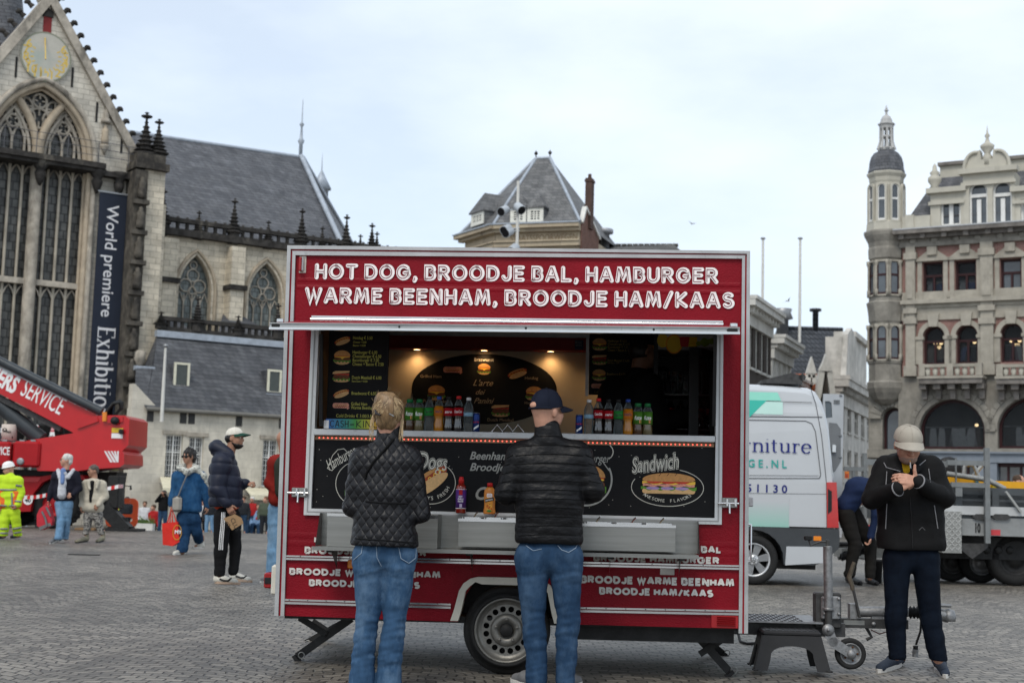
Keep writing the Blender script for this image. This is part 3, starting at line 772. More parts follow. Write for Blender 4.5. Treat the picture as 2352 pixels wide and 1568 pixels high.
for w_ in wins:
 x0,z0,x1,z1=w_[0][0],w_[0][1],w_[1][0],w_[2][1]
 mb=MB();t=.05
 for r_ in((x0,x0+t,z0,z1),(x1-t,x1,z0,z1),(x0+t,x1-t,z0,z0+t),(x0+t,x1-t,z1-t,z1)):mb.box(r_[0],r_[1],.18,.28,r_[2],r_[3])
 mb.box((x0+x1)/2-.03,(x0+x1)/2+.03,.17,.27,z0+t,z1-t);zm=z0+(z1-z0)*.62;mb.box(x0+t,x1-t,.172,.272,zm-.025,zm+.025)
 for k in range(1,6):
  xx=x0+(x1-x0)*k/6
  if k!=3:mb.box(xx-.009,xx+.009,.2,.24,z0+t,z1-t)
 for k in range(1,9):
  zz=z0+(z1-z0)*k/9;mb.box(x0+t,x1-t,.201,.241,zz-.009,zz+.009)
 wo=mb.build('window',M_SASH,annex)
 mb=MB();mb.box(x0,x1,.26,.3,z0,z1);mb.build('pane',M_DARKGLASS,wo)
 mb=MB();mb.box(x0-.15,x1+.15,-.1,.05,z0-.16,z0-.01);mb.box(x0-.2,x1+.2,-.07,-.001,z1+.02,z1+.2);mb.build('sill',M_TRIM,wo)
for px,py in((345,950),(421,955),(440,956),(549,962),(648,968)):
 q=np_(px,py);mb=MB();mb.box(q[0]-.16,q[0]+.16,-.03,.02,q[1]-.35,q[1]+.3);mb.build('wall_slot',mat('slot_grey',(.05,.05,.05),.9),annex)
mb=MB();RB=3.3
e0,e1=n3(335,938,-.15),n3(1000,965,-.15);e0.z=e1.z=aze+.0;r0_,r1_=n3(361,768,RB),n3(1000,800,RB);r1_.z=r0_.z
l0=n3(300,888,.6)
def rp_(x,y):
 d=1.5
 for k in range(8):q=np_(x,y,d);d=-.15+(RB+.15)*min(max((q[1]-aze)/(r0_.z-aze),0),1)
 return Vector((q[0],d,q[1]))
mb.add([e0,e1,r1_,r0_,rp_(352,843),rp_(312,846),rp_(310,890)],[(0,1,2,3),(0,3,4),(0,4,5),(0,5,6)],0)
mb.add([r0_,r0_+Vector((.1,3,-8)),e0+Vector((.4,4,0)),rp_(352,844)],[(0,1,2,3)],0);mb.box(rp_(312,846).x,rp_(355,843).x,rp_(330,845).y,rp_(330,845).y+.3,rp_(330,845).z-.1,rp_(330,845).z+.1,1)
rf=mb.build('slate_roof',[M_SLATE2,M_LEAD],annex)
mb=MB();mb.box(r0_.x-.1,r1_.x,RB-.25,RB+.1,r0_.z-.12,r0_.z+.2,0);mb.build('lead_ridge',M_LEAD,rf)
mb=MB();mb.tube([(e0.x,-.25,aze-.02),(e1.x,-.25,aze-.02)],.1,6);mb.build('gutter',mat('gutter_grey',(.16,.155,.14),.7),rf)
for xl_,xr_,yt_,yb_ in((398,437,834,889),(613,648,850,903)):
 dd=1.0;a=np_(xl_,yb_,dd);b=np_(xr_,yt_,dd)
 mb=MB();mb.box(a[0]+.02,b[0]-.02,dd+.02,dd+2.2,a[1],b[1]-.05,1);mb.slab([[(a[0],a[1]),(b[0],a[1]),(b[0],b[1]),(a[0],b[1])],[(a[0]+.11,a[1]+.12),(a[0]+.11,b[1]-.1),(b[0]-.11,b[1]-.1),(b[0]-.11,a[1]+.12)]],dd-.02,dd+.05,0)
 mb.box(a[0]-.1,b[0]+.1,dd-.15,dd+.1,a[1]-.16,a[1]-.02,2)
 mb.slab([[(a[0]+.11,a[1]+.12),(b[0]-.11,a[1]+.12),(b[0]-.11,b[1]-.1),(a[0]+.11,b[1]-.1)]],dd+.012,dd+.018,3);mb.build('dormer',[M_CREAM0,M_SLATE2,M_LEAD,mat('greenish_pane',(.07,.08,.075),.2)],rf)if False else mb.build('dormer',[mat('cream_frame',(.68,.66,.52),.5),M_SLATE2,M_LEAD,mat('greenish_pane',(.07,.08,.075),.2)],rf)
def awning(px0,px1,py0,py1,lab_):
 a=np_(px0,py0);b=np_(px1,py1)
 e=thing('awning',lab_,'awning',AN.m);mb=MB()
 x0,x1,z1,z0=a[0],b[0],a[1],b[1];zf_=np_(px0,py1,-2.6)[1];z0=zf_
 mb.add([(x0+.3,-.05,z1),(x1,-.05,z1),(x1,-2.6,zf_+.22),(x0-.5,-2.6,zf_+.22),(x1,-2.62,zf_),(x0-.5,-2.62,zf_)],[(0,3,2,1),(3,5,4,2)],0)
 mb.build('canvas',mat('cream_canvas',(.60,.56,.42),.8,0,.15,3),e)
 mb=MB();
 for x in(x0+.3,x1-.3):mb.cyl((x,-.05,z1-.3),(x,-2.55,z0+.2),.03,n=6)
 mb.build('awning_arm',M_STEEL0,e)
awning(352,425,1094,1130,'cream canvas awning below the tall sash windows of the annex')
awning(546,660,1119,1146,'long cream canvas awning low on the annex wall beside the food trailer')
def pole(name,label,p,h,r_,m,cat='flagpole',group=None):
 e=thing(name,label,cat,Matrix.Translation(p),group);mb=MB();mb.tube([(0,0,0),(0,0,h*.5),(0,0,h)],[r_,r_*.85,r_*.6],8);mb.build('pole',m,e)
 mb=MB();mb.ell((0,0,h+.06),(r_*1.4,r_*1.4,.1),8,6);mb.build('pole_top',M_STEEL0,e);return e
M_WHITEPOLE=mat('white_pole',(.62,.61,.57),.5,0,.1)
p0=AN.m@n3(371,968,-.4);p1=AN.m@n3(380,797,-.4)
fe=pole('flagpole','white flagpole rising in front of the annex slate roof',p0,p1.z-p0.z,.09,M_WHITEPOLE)
#  station office building with the pyramid roof
def dirf(deg,right_toward=True):
 """direction along a facade whose lines vanish at deg from straight ahead"""
 return Vector((math.sin(R(deg)),math.cos(R(deg)),0))
_b=at(1120,1180,92)
BF_=Frame((_b.x,_b.y,-.85),(-dirf(-71.7)))
BL_=Frame((_b.x,_b.y,-.85),(-dirf(-30)))
office=thing('corner_building','sandstone corner building with grey pyramid roof and white dormers','building',BF_.m)
M_SAND=brick('sandstone_blocks',(.46,.39,.28),(.40,.33,.24),(.28,.23,.17),1.2,.5,.012,.85,.2,dirt=(.22,.19,.15),dlo=.5,dhi=.85,dsc=.5,var=.15)
M_BRICKRED=brick('red_brown_brick',(.17,.07,.05),(.13,.055,.042),(.2,.15,.12),.22,.07,.01,.9,.2,dirt=(.1,.05,.04),dlo=.55,dhi=.85,var=.2)
fp=BF_.p
def f3(x,y,d=0.0):q=fp(x,y,d);return Vector((q[0],d,q[1]))
TOL=BF_.m.inverted()@BL_.m
def l3(x,y,d=0.0):q=BL_.p(x,y,d);return TOL@Vector((q[0],d,q[1]))
z_c=fp(1200,520)[1];x_e=fp(1332,540)[0]
lw=BL_.p(1068,560)[0]
mb=MB();mb.box(0,x_e,0,9,0,z_c-.4,0);mb.xf=TOL;mb.box(lw,0,0,6,0,z_c-.41,0);mb.xf=None
mb.build('stone_wall',M_SAND,office)
mb=MB()
def band(z0,z1,o,m=0):
 mb.xf=None;mb.box(-.0,x_e+.05,-o,.05,z0,z1,m);mb.xf=TOL;mb.box(lw-o,.0+o*.5,-o,.05,z0,z1-.004,m);mb.xf=None
z2=fp(1200,563)[1]
band(z_c-.42,z_c-.2,.35);band(z_c-.2,z_c+.05,.6);band(z_c+.05,z_c+.14,.66,1);band(z2-.15,z2+.15,.3);band(z2+.15,z2+.25,.4)
mb.build('cornice',[M_SAND,M_LEAD],office)
mb=MB();a=fp(1172,553);b=fp(1326,548)
mb.text('STAATSSPOORWEGEN',a[0],a[1]-.05,.42,-.02,0,width=b[0]-a[0],bold=.01);mb.build('carved_lettering',mat('carved_letters',(.25,.18,.11),.9),office)
mb=MB();W4=fp(1368,540)[0]
pk=fp(1341,474)
yq,zq=4.3,z_c-.2
sx_=x_e+.12
for x in(x_e+.055,sx_):mb.add([(x,-.05,0),(x,yq,0),(x,yq,zq),(x,.7,pk[1]),(x,-.05,z_c)],[(0,1,2,3,4)],0)
mb.add([(x_e+.055,-.05,0),(sx_,-.05,0),(sx_,-.05,z_c),(x_e+.055,-.05,z_c)],[(0,1,2,3)],0)
mb.bar((x_e+.09,-.1,z_c+.1),(x_e+.09,.7,pk[1]+.08),.3,.16,1);mb.bar((x_e+.09,.7,pk[1]+.08),(x_e+.09,yq+.1,zq+.05),.3,.16,1)
mb.build('brick_wall',[M_BRICKRED,M_WHITEPOLE],office)
ch0=fp(1343,490,1.5);ch1=fp(1359,408,1.5)
mb=MB();mb.box(ch0[0],ch1[0],1.5,2.2,ch0[1]-1,ch1[1],0);mb.box(ch0[0]-.05,ch1[0]+.05,1.45,2.25,ch1[1]-.25,ch1[1]-.1,0);mb.cyl(((ch0[0]+ch1[0])/2,1.8,ch1[1]),((ch0[0]+ch1[0])/2,1.8,ch1[1]+.3),.12,n=8);mb.build('chimney',brick('dark_brown_brick',(.085,.045,.035),(.065,.035,.028),(.1,.08,.07),.22,.07,.01,.9,.2,var=.2),office)
A0=Vector((-.05,-.4,z_c+.14));A1=Vector((x_e+.1,-.4,z_c+.14));L0=TOL@Vector((lw,-.4,z_c+.14))
R0,R1=f3(1231,364,4.2),f3(1263,363,4.2);R1.z=R0.z
BK=Vector((x_e+.1,10,z_c+.14));BK2=L0+Vector((2,8,0))
mb=MB();mb.add([A0,A1,R1,R0,L0,BK,BK2],[(0,1,2,3),(4,0,3),(1,5,2),(5,6,3,2),(6,4,3)],0)
M_SLATE3=slate('grey_roof_slates',(.10,.102,.105),(.155,.155,.155),.4,.25)
rf=mb.build('pyramid_roof',M_SLATE3,office)
mb=MB()
for a,b in((A0,R0),(A1,R1),(R0,R1),(L0,R0)):mb.tube([a,b],.11,6)
mb.build('lead_hip',M_LEAD,rf)
for p in(R0,R1):
 mb=MB();mb.lathe([(.04,-.1),(.04,.2),(.11,.28),(.14,.36),(.07,.46),(.02,.5),(.0,.62)],8,p);mb.build('roof_finial',M_BLACKSTONE,rf)
def dormer(x0,y0,x1,y1,fr,xf,d,panes):
 a=fr.p(x0,y1,d);b=fr.p(x1,y0,d)
 mb=MB();mb.xf=xf
 w_=b[0]-a[0];h=b[1]-a[1]
 mb.box(a[0],b[0],d,d+3.2,a[1],b[1],1)
 mb.box(a[0]-.12,b[0]+.12,d-.18,d+3,b[1],b[1]+.1,1)
 for k in range(panes):
  u0=a[0]+w_*k/panes;u1=a[0]+w_*(k+1)/panes;um=(u0+u1)/2
  mb.add([(u0-.1,d-.18,b[1]+.1),(u1+.1,d-.18,b[1]+.1),(um,d+.45,b[1]+.1+w_/panes*.75),(um,d+3,b[1]+.1+w_/panes*.75),(u0-.1,d+3,b[1]+.1),(u1+.1,d+3,b[1]+.1)],[(0,1,2),(0,2,3,4),(1,5,3,2)],2)
  mb.slab([[(u0+.04,a[1]),(u1-.04,a[1]),(u1-.04,b[1]),(u0+.04,b[1])],[(u0+.28,a[1]+.25),(u0+.28,b[1]-.2),(u1-.28,b[1]-.2),(u1-.28,a[1]+.25)]],d-.08,d-.001,0)
  mb.rect(u0+.2,u1-.2,a[1]+.2,b[1]-.1,d-.02,3)
  for j in(1,2):
   xx=u0+.28+(u1-u0-.56)*j/3;mb.box(xx-.04,xx+.04,d-.06,d-.025,a[1]+.25,b[1]-.2,0)
  for j in(1,2,3):
   zz=a[1]+.25+(h-.45)*j/4;mb.box(u0+.28,u1-.28,d-.055,d-.026,zz-.03,zz+.03,0)
 mb.build('dormer',[mat('dormer_white',(.70,.69,.62),.55),M_SLATE3,M_SLATE3,M_DARKGLASS],rf)
dormer(1171,477,1250,515,BF_,None,-.25,2)
dormer(1083,484,1113,522,BL_,TOL,-.2,1)
_h=at(1366,1180,96)
H2=Frame((_h.x,_h.y,-.85),-dirf(-80))
house=thing('pantile_house','house with low dark pantile roof and metal vent just above the trailer top','house',H2.m)
a=H2.p(1364,574);b=H2.p(1545,558,2)
M_PANTILE=brick('grey_pantiles',(.075,.072,.068),(.11,.106,.10),(.035,.034,.032),.3,.34,.03,.7,.8,off=0,dirt=(.15,.15,.13),dlo=.5,dhi=.8,var=.3,dist=.06)
mb=MB();mb.box(a[0],b[0]+.6,0,6,0,a[1]-.1,0);mb.build('brick_wall',M_BRICKRED,house)
mb=MB();mb.add([(a[0],-.3,a[1]-.2),(b[0]+.9,-.3,a[1]-.3),(b[0],3,b[1]+.1),(a[0],3,b[1]-.1)],[(0,1,2,3)]);mb.add([(b[0]+.9,-.3,a[1]-.3),(b[0]+.9,7,a[1]-.3),(b[0],3,b[1]+.1)],[(0,1,2)])
rf=mb.build('pantile_roof',M_PANTILE,house)
mb=MB()
x=a[0]
while x<b[0]:mb.cyl((x,3,b[1]+.0),(x+.36,3,b[1]+.02),.15,.12,8);x+=.4
mb.build('ridge_tiles',M_PANTILE,rf)
q=H2.p(1390,556,2);mb=MB();mb.lathe([(.3,-.6),(.3,.55),(.55,.6),(.56,.85),(.5,.92),(0,.98)],14,(q[0],2,q[1]));mb.build('roof_vent',mat('galvanised_vent',(.33,.34,.36),.5,.5,.2,4),rf)
mp0=at(1188,700,55);mp1=at(1190.5,416,55)
mast=thing('lighting_mast','slim white mast with grey floodlight drums rising behind the trailer','lamp post',Matrix.Translation((mp0.x,mp0.y,-.7)))
mb=MB();mb.tube([(0,0,0),(mp1.x-mp0.x,0,mp1.z+.7)],[.11,.055],8);mb.build('pole',M_WHITEPOLE,mast)
for px,py,sx,tilt in((1157,484,-1,.5),(1193,478,1,.1),(1163,527,-1,.4),(1167,533,-1,.5),(1180,572,-1,.2)):
 q=at(px,py,54.8);c=Vector((q.x-mp0.x,-.2,q.z+.7))
 d=Vector((sx*.45,-.65,-.55 if tilt<.3 else-.35)).normalized()
 mb=MB();mb.cyl(c-d*.2,c+d*.2,.17,.19,12,0);mb.cyl(c+d*.19,c+d*.205,.165,n=12,m=1)
 mb.cyl(c-d*.1,(0,0,c.z+.1),.03,n=6,m=0)
 mb.build('floodlight',[mat('lamp_grey',(.42,.45,.48),.5,.2,.1),mat('lamp_black',(.01,.01,.012),.3)],mast)
 #  department store on the right
_s=at(2080,1235,84)
ST=Frame((_s.x,_s.y,-.85),(math.sin(R(120.5)),math.cos(R(120.5)),0))
store=thing('department_store','ornate grey stone and red brick store with domed corner turret and arched shop windows','building',ST.m)
def sp_(x,y,d=0.0):return ST.p(x,y,d)
def s3(x,y,d=0.0):q=ST.p(x,y,d);return Vector((q[0],d,q[1]))
M_GREYST=mat('grey_sandstone',(.25,.235,.205),.85,0,.28,1.4,.35,7,dist=.03,var2=((.13,.12,.105),.5,.8,1.0,(1,1,.35)))
M_PALEST=mat('pale_sandstone',(.35,.325,.275),.85,0,.2,1.5,.25,7,dist=.03,var2=((.2,.185,.16),.55,.8,1.0,(1,1,.35)))
M_DARKST=mat('sooty_sandstone',(.19,.175,.16),.85,0,.35,1.4,.4,6,dist=.04,var2=((.07,.066,.06),.5,.75,1.0,(1,1,.5)))
M_CREAMST=mat('cream_painted_stone',(.46,.44,.375),.7,0,.1,1.5,.1,6,var2=((.35,.33,.28),.6,.85,1.2,(1,1,.3)))
M_SBRICK=brick('rose_brick',(.25,.112,.098),(.20,.09,.082),(.34,.26,.22),.24,.09,.014,.9,.15,dirt=(.13,.07,.06),dlo=.55,dhi=.85,var=.15)
M_MAROON=mat('maroon_frame',(.035,.010,.011),.45,0,.15,4)
M_REFL=mat('shop_glass',(.055,.065,.075),.06,0,.6,.5,0,spec=.8)
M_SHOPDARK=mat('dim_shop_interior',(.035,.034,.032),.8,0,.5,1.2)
x0=sp_(2072,700)[0];x1=sp_(2440,700)[0]
zcor=sp_(2150,534)[1];zcor_b=sp_(2150,560)[1]
z_str=sp_(2150,700)[1];z_bal=sp_(2180,863)[1];z_balt=sp_(2180,836)[1]
z_shop=sp_(2180,1040)[1];z_shop0=sp_(2180,1062)[1]
rects3=[];arch2=[];arch1=[]
for a,b,yt,yb in((2120,2166,602,682),(2194,2242,598,679),(2298,2346,594,675)):
 rects3.append((sp_(a,640)[0],sp_(b,640)[0],sp_((a+b)/2,yb)[1],sp_((a+b)/2,yt)[1]))
rects3.append((rects3[2][0]+(rects3[1][0]-rects3[0][0]),rects3[2][1]+(rects3[1][1]-rects3[0][1]),rects3[2][2],rects3[2][3]))
for a,b,yt,yb in((2121,2170,749,836),(2197,2246,746,834),(2299,2350,742,831)):
 arch2.append((sp_(a,800)[0],sp_(b,800)[0],sp_((a+b)/2,yb)[1],sp_((a+b)/2,yt)[1]))
arch2.append((arch2[2][0]+(arch2[1][0]-arch2[0][0]),arch2[2][1]+(arch2[1][1]-arch2[0][1]),arch2[2][2],arch2[2][3]))
for a,b,yt,yb in((2112,2263,917,1031),(2292,2446,913,1030)):
 arch1.append((sp_(a,1000)[0],sp_(b,1000)[0],sp_((a+b)/2,yb)[1],sp_((a+b)/2,yt)[1]))
def arch_pts(t,n=12):
 r_=(t[1]-t[0])/2;return roundarch(t[0],t[1],t[2],t[3]-r_,n)
mb=MB()
mb.slab([[(x0,z_bal),(x1,z_bal),(x1,zcor),(x0,zcor)]]+[[(r_[0],r_[2]),(r_[1],r_[2]),(r_[1],r_[3]),(r_[0],r_[3])][::-1]for r_ in rects3]+[arch_pts(t)[::-1]for t in arch2],0,.6,0)
mb.build('brick_wall',M_SBRICK,store)
mb=MB()
mb.slab([[(x0-.2,z_shop),(x1,z_shop),(x1,z_bal-.02),(x0-.2,z_bal-.02)]]+[arch_pts(t,18)[::-1]for t in arch1],-.1,.8,0)
mb.build('arcade_wall',M_GREYST,store)
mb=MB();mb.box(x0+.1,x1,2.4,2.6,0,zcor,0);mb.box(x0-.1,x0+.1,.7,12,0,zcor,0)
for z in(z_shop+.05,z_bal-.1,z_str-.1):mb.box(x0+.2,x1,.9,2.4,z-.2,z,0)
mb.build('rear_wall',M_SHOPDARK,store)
def win_frame(outline,mull,trans,name_parent,d=.3,t=.1,glz=None):
 """maroon frame with mullion and transom, glass behind"""
 mb=MB()
 xs=[p[0]for p in outline];zs=[p[1]for p in outline];xm=(min(xs)+max(xs))/2
 inner=[(xm+(p[0]-xm)*(1-2*t/(max(xs)-min(xs))),min(zs)+t+(p[1]-min(zs))*(1-2*t/(max(zs)-min(zs))))for p in outline]
 mb.slab([outline,inner[::-1]],d,d+.12,0)
 zt2=min(zs)+(max(zs)-min(zs))*trans
 if trans<1:mb.box(min(xs)+t,max(xs)-t,d+.005,d+.11,zt2-.07,zt2+.07)
 for k in mull:mb.box(min(xs)+(max(xs)-min(xs))*k-.06,min(xs)+(max(xs)-min(xs))*k+.06,d+.01,d+.105,min(zs)+t,zt2-.07)
 f=mb.build('window',M_MAROON,name_parent)
 mb=MB();mb.slab([outline],d+.13,d+.15);mb.build('pane',glz or M_REFL,f)
 return f
rr=random.Random(4)
CLOTH=[mat('cloth_white',(.8,.8,.77),.8),mat('cloth_blue',(.12,.2,.45),.8),mat('cloth_beige',(.42,.36,.28),.8),mat('cloth_black',(.02,.02,.02),.8),mat('cloth_pink',(.5,.12,.25),.8),mat('cloth_green',(.12,.4,.06),.8),mat('cloth_brown',(.16,.11,.09),.8)]
def clothes(f,xa,xb,ztop,n,hh,d,palette):
 mb=MB();mb.cyl((xa,d,ztop+.05),(xb,d,ztop+.05),.025,n=6,m=7)
 for k in range(n):
  x=xa+(xb-xa)*(k+.5+rr.uniform(-.25,.25))/n;w_=rr.uniform(.22,.38);h=hh*rr.uniform(.6,1.0);m_=rr.choice(palette)
  top=[(x-w_*.4,ztop),(x+w_*.4,ztop)];N_=6
  bot=[(x+w_-(2*w_)*i/N_,ztop-h+.06*math.sin(i*2.1+k))for i in range(N_+1)]
  mb.slab([[top[0]]+bot[::-1]+[top[1]]],d-.06,d+.08,m_)
  mb.slab([[(x-w_*.55,ztop-.02),(x-w_*.85,ztop-h*.5),(x-w_*.6,ztop-h*.55),(x-w_*.3,ztop-.1)]],d-.04,d+.05,m_)
  mb.slab([[(x+w_*.3,ztop-.1),(x+w_*.6,ztop-h*.55),(x+w_*.85,ztop-h*.5),(x+w_*.55,ztop-.02)]],d-.04,d+.05,m_)
 return mb.build('hanging_clothes',CLOTH+[M_STEEL0],f)
def lamps(f,pts):
 mb=MB()
 for x,z,d in pts:mb.ell((x,d,z),(.11,.11,.09),8,6)
 mb.build('shop_lamp',emat('shop_lamp_glow',(1,.72,.38),2.2),f)
M_THINGLASS=glass('clear_window_glass',(.16,.18,.2),.03,.05)
for i,r_ in enumerate(rects3):
 o_=[(r_[0],r_[2]),(r_[1],r_[2]),(r_[1],r_[3]),(r_[0],r_[3])]
 f=win_frame(o_,(.5,),.62,store,.28,.11,M_THINGLASS if i<2 else M_REFL)
 if i<2:
  lamps(f,[(r_[0]+.5+i*.2,r_[3]-1.3,1.2)]);clothes(f,r_[0]+.2,r_[1]-.2,r_[2]+(r_[3]-r_[2])*.42,3,1.1,.62,[0,0,1,2])
  mb=MB();mb.box(r_[0],r_[1],.7,.8,r_[2]+.9,r_[2]+1.0);mb.build('guard_rail',M_WHITEPOLE,f)
 xm=(r_[0]+r_[1])/2;w2=(r_[1]-r_[0])/2
 mb=MB()
 for s_ in(-1,1):mb.box(xm+s_*(w2+.17)-.13,xm+s_*(w2+.17)+.13,-.12,.2,r_[2]-.3,r_[3]+.05)
 mb.box(xm-w2-.38,xm+w2+.38,-.22,.1,r_[3]+.05,r_[3]+.22);mb.slab([[(xm-w2-.33,r_[3]+.22),(xm+w2+.33,r_[3]+.22),(xm+.2,r_[3]+.75),(xm-.2,r_[3]+.75)]],-.14,.1);mb.box(xm-.28,xm+.28,-.3,.1,r_[3]+.4,r_[3]+.9)
 mb.box(xm-w2-.45,xm+w2+.45,-.2,.1,r_[2]-.32,r_[2]-.05)
 mb.build('stone_surround',M_PALEST,f)
for i,t in enumerate(arch2):
 f=win_frame(arch_pts(t),(.5,),.60,store,.28,.11,M_THINGLASS)
 if i<3:
  lamps(f,[(t[0]+(t[1]-t[0])*k,t[3]-.9-.25*(j%2),1.1)for j,k in enumerate(((.35,.5,.62,.55),(.65,),(.3,.5,.68,.6))[i])])
  clothes(f,t[0]+.2,t[1]-.2,t[2]+(t[3]-t[2])*.45,3,1.0,.62,[[1,0,2],[3,1,3],[4,0,3]][i])
 mb=MB();r_=(t[1]-t[0])/2;xm=(t[0]+t[1])/2;zs_=t[3]-r_
 ring=arc(xm,zs_,r_+.3,r_+.3,0,180,14)+arc(xm,zs_,r_+.02,r_+.02,180,0,14)
 mb.slab([ring],-.14,.1);mb.slab([[(xm-.24,t[3]-.05),(xm+.24,t[3]-.05),(xm+.34,t[3]+.7),(xm-.34,t[3]+.7)]],-.28,.1)
 for s_ in(-1,1):mb.box(xm+s_*(r_+.22)-.2,xm+s_*(r_+.22)+.2,-.13,.1,t[2],zs_);mb.box(xm+s_*(r_+.22)-.28,xm+s_*(r_+.22)+.28,-.2,.1,zs_-.18,zs_+.02)
 mb.build('stone_surround',M_PALEST,f)
for i,t in enumerate(arch1):
 f=win_frame(arch_pts(t,18),(),1,store,.35,.16,M_THINGLASS)
 mb=MB();zr_=t[2]+(t[3]-t[2])*.45;mb.box(t[0]+.2,t[1]-.2,.6,.64,zr_-.03,zr_+.03);[mb.box(t[0]+(t[1]-t[0])*k-.04,t[0]+(t[1]-t[0])*k+.04,.59,.65,t[2],zr_+.02)for k in(.28,.66)];mb.build('display_rail',M_WHITEPOLE,f)
 clothes(f,t[0]+.5,t[1]-.3,t[2]+(t[3]-t[2])*.43,7,1.9,.57,[0,3,0,2,6,3]if i==0 else[0,0,5,3,0])
 lamps(f,[(t[0]+(t[1]-t[0])*.78,t[3]-1.4,1.6)]if i==0 else[(t[0]+(t[1]-t[0])*.45,t[3]-1.5,1.6),(t[0]+(t[1]-t[0])*.52,t[3]-1.5,1.6)])
 mb=MB();r_=(t[1]-t[0])/2;xm=(t[0]+t[1])/2;zs_=t[3]-r_
 for k,(ra,rb,yy)in enumerate(((.02,.3,-.18),(.3,.6,-.24))):
  n=17 if k else 1
  for j in range(n):
   a0,a1=180*j/n+(.35 if k else 0),180*(j+1)/n-(.35 if k else 0)
   mb.slab([arc(xm,zs_,r_+rb,r_+rb,a0,a1,14 if not k else 3)+arc(xm,zs_,r_+ra,r_+ra,a1,a0,14 if not k else 3)],yy,.0)
 mb.build('arch_stones',M_GREYST,f)
pils=[(2083,2104),(2254,2283),(2432,2460)]
mb=MB()
for a,b in pils:
 xa,xb=sp_(a,700)[0],sp_(b,700)[0]
 mb.box(xa,xb,-.3,.1,z_bal,zcor_b-.1,0);mb.box(xa-.12,xb+.12,-.42,.1,z_str-.5,z_str-.2,0);mb.box(xa-.1,xb+.1,-.4,.1,zcor_b-.9,zcor_b-.5,0);mb.box(xa-.1,xb+.1,-.4,.1,z_bal,z_bal+.6,0)
 zz=sp_((a+b)/2,745)[1];mb.box(xa-.1,xb+.1,-.4,.1,zz,zz+.35,0);mb.box(xa+.1,xb-.1,-.36,.1,z_str+.4,z_str+1.6,0)
mb.box(x0,x1,-.2,.05,z_str-.18,z_str+.05,0);mb.box(x0,x1,-.45,.05,z_str+.05,z_str+.28,0);mb.box(x0,x1,-.12,.05,z_str-.9,z_str-.18,0);mb.box(x0,x1,-.1,.05,z_str+.28,z_str+.8,0)
mb.build('pilasters',M_PALEST,store)
mb=MB()
mb.box(x0-.1,x1,-.25,.05,zcor_b-.15,zcor_b+.12,0);mb.box(x0-.1,x1,-.18,.05,zcor_b+.12,zcor-.35,0);mb.box(x0-.2,x1,-.5,.05,zcor-.35,zcor-.12,2);mb.box(x0-.3,x1,-.95,.05,zcor-.12,zcor+.12,2);mb.box(x0-.3,x1,-.98,.05,zcor+.12,zcor+.2,1)
x=x0
while x<x1:mb.box(x,x+.28,-.75,-.5,zcor-.4,zcor-.13,2);mb.lathe([(.22,0),(.25,.05),(.12,.1),(0,.12)],8,(x+.7,-.18,(zcor+zcor_b)/2-.15),(0,-1,0),0);x+=1.25
mb.build('cornice',[M_GREYST,mat('zinc_edge',(.42,.43,.44),.5,.2),M_DARKST],store)
for px0,px1 in((2112,2257),(2290,2440)):
 xa,xb=sp_(px0,850,-1)[0],sp_(px1,850,-1)[0];zb=sp_(px0,864,-1)[1];zt_=sp_(px0,839,-1)[1]
 mb=MB();mb.box(xa,xb,-1.2,-.0,zb-.45,zb,1);mb.box(xa-.08,xb+.08,-1.28,-.0,zb-.16,zb-.02,0)
 mb.box(xa,xb,-1.22,-.95,zt_-.14,zt_+.04,0)
 for x in(xa+.18,(xa+xb)/2,xb-.18):mb.box(x-.18,x+.18,-1.24,-.9,zb,zt_+.06,0)
 x=xa+.5
 while x<xb-.4:
  if abs(x-(xa+xb)/2)>.3:mb.lathe([(.1,0),(.12,.1),(.16,.3),(.09,.55),(.12,zt_-zb-.12)],8,(x,-1.08,zb),None,2)
  x+=.42
 for k in range(5):
  x=xa+.15+(xb-xa-.3)*k/4
  mb.slab([[(x-.16,zb-.45),(x+.16,zb-.45),(x+.14,zb-1.3),(x-.14,zb-1.3)]],-.55,.1,1);mb.box(x-.2,x+.2,-1.0,.1,zb-.75,zb-.45,1)
 mb.build('balcony',[M_PALEST,M_DARKST,M_CREAMST],store)
mb=MB()
mb.box(x0-.2,x1,-.35,.5,z_shop0+.02,z_shop-.02,0);mb.box(x0-.2,x1,-.5,.5,z_shop-.02,z_shop+.08,0)
for px in(2090,2262,2280,2440):xx=sp_(px,1100)[0];mb.box(xx-.3,xx+.3,-.3,.5,0,z_shop0,0)
sf=mb.build('shop_front',mat('blue_grey_paint',(.20,.23,.27),.5,0,.1),store)
for a,b in((2100,2254),(2286,2434)):
 xa,xb=sp_(a,1100)[0],sp_(b,1100)[0]
 mb=MB();mb.box(xa,xb,.2,.3,.3,z_shop0-.15,1)
 for k in range(6):xx=xa+(xb-xa)*k/5;mb.box(xx-.06,xx+.06,.1,.22,.3,z_shop0,0)
 mb.box(xa,xb,.1,.22,z_shop0*.62,z_shop0*.62+.15,0);mb.box(xa,xb,.1,.22,.0,.3,0);mb.box(xa,xb,.05,.22,z_shop0-.2,z_shop0-.0,0)
 mb.build('shop_window',[M_MAROON,M_REFL],store)
MB_=MB
zp=sp_(2110,497,-.1)[1]
zmt=sp_(2110,412,2.5)[1]
mb=MB();mb.box(x0+.1,sp_(2139,500)[0],-.3,.3,zcor+.2,zp,0);xq=sp_(2083,500)[0];mb.box(xq,xq+.5,-.4,.3,zcor+.2,zp+.08,0);mb.box(x0+1.8,x1,1.9,3.5,zmt-.2,zmt+.55,0);mb.box(x0+1.7,x1,1.7,3.7,zmt+.55,zmt+.75,1)
mb.build('attic_parapet',[M_CREAMST,M_DARKST],store)
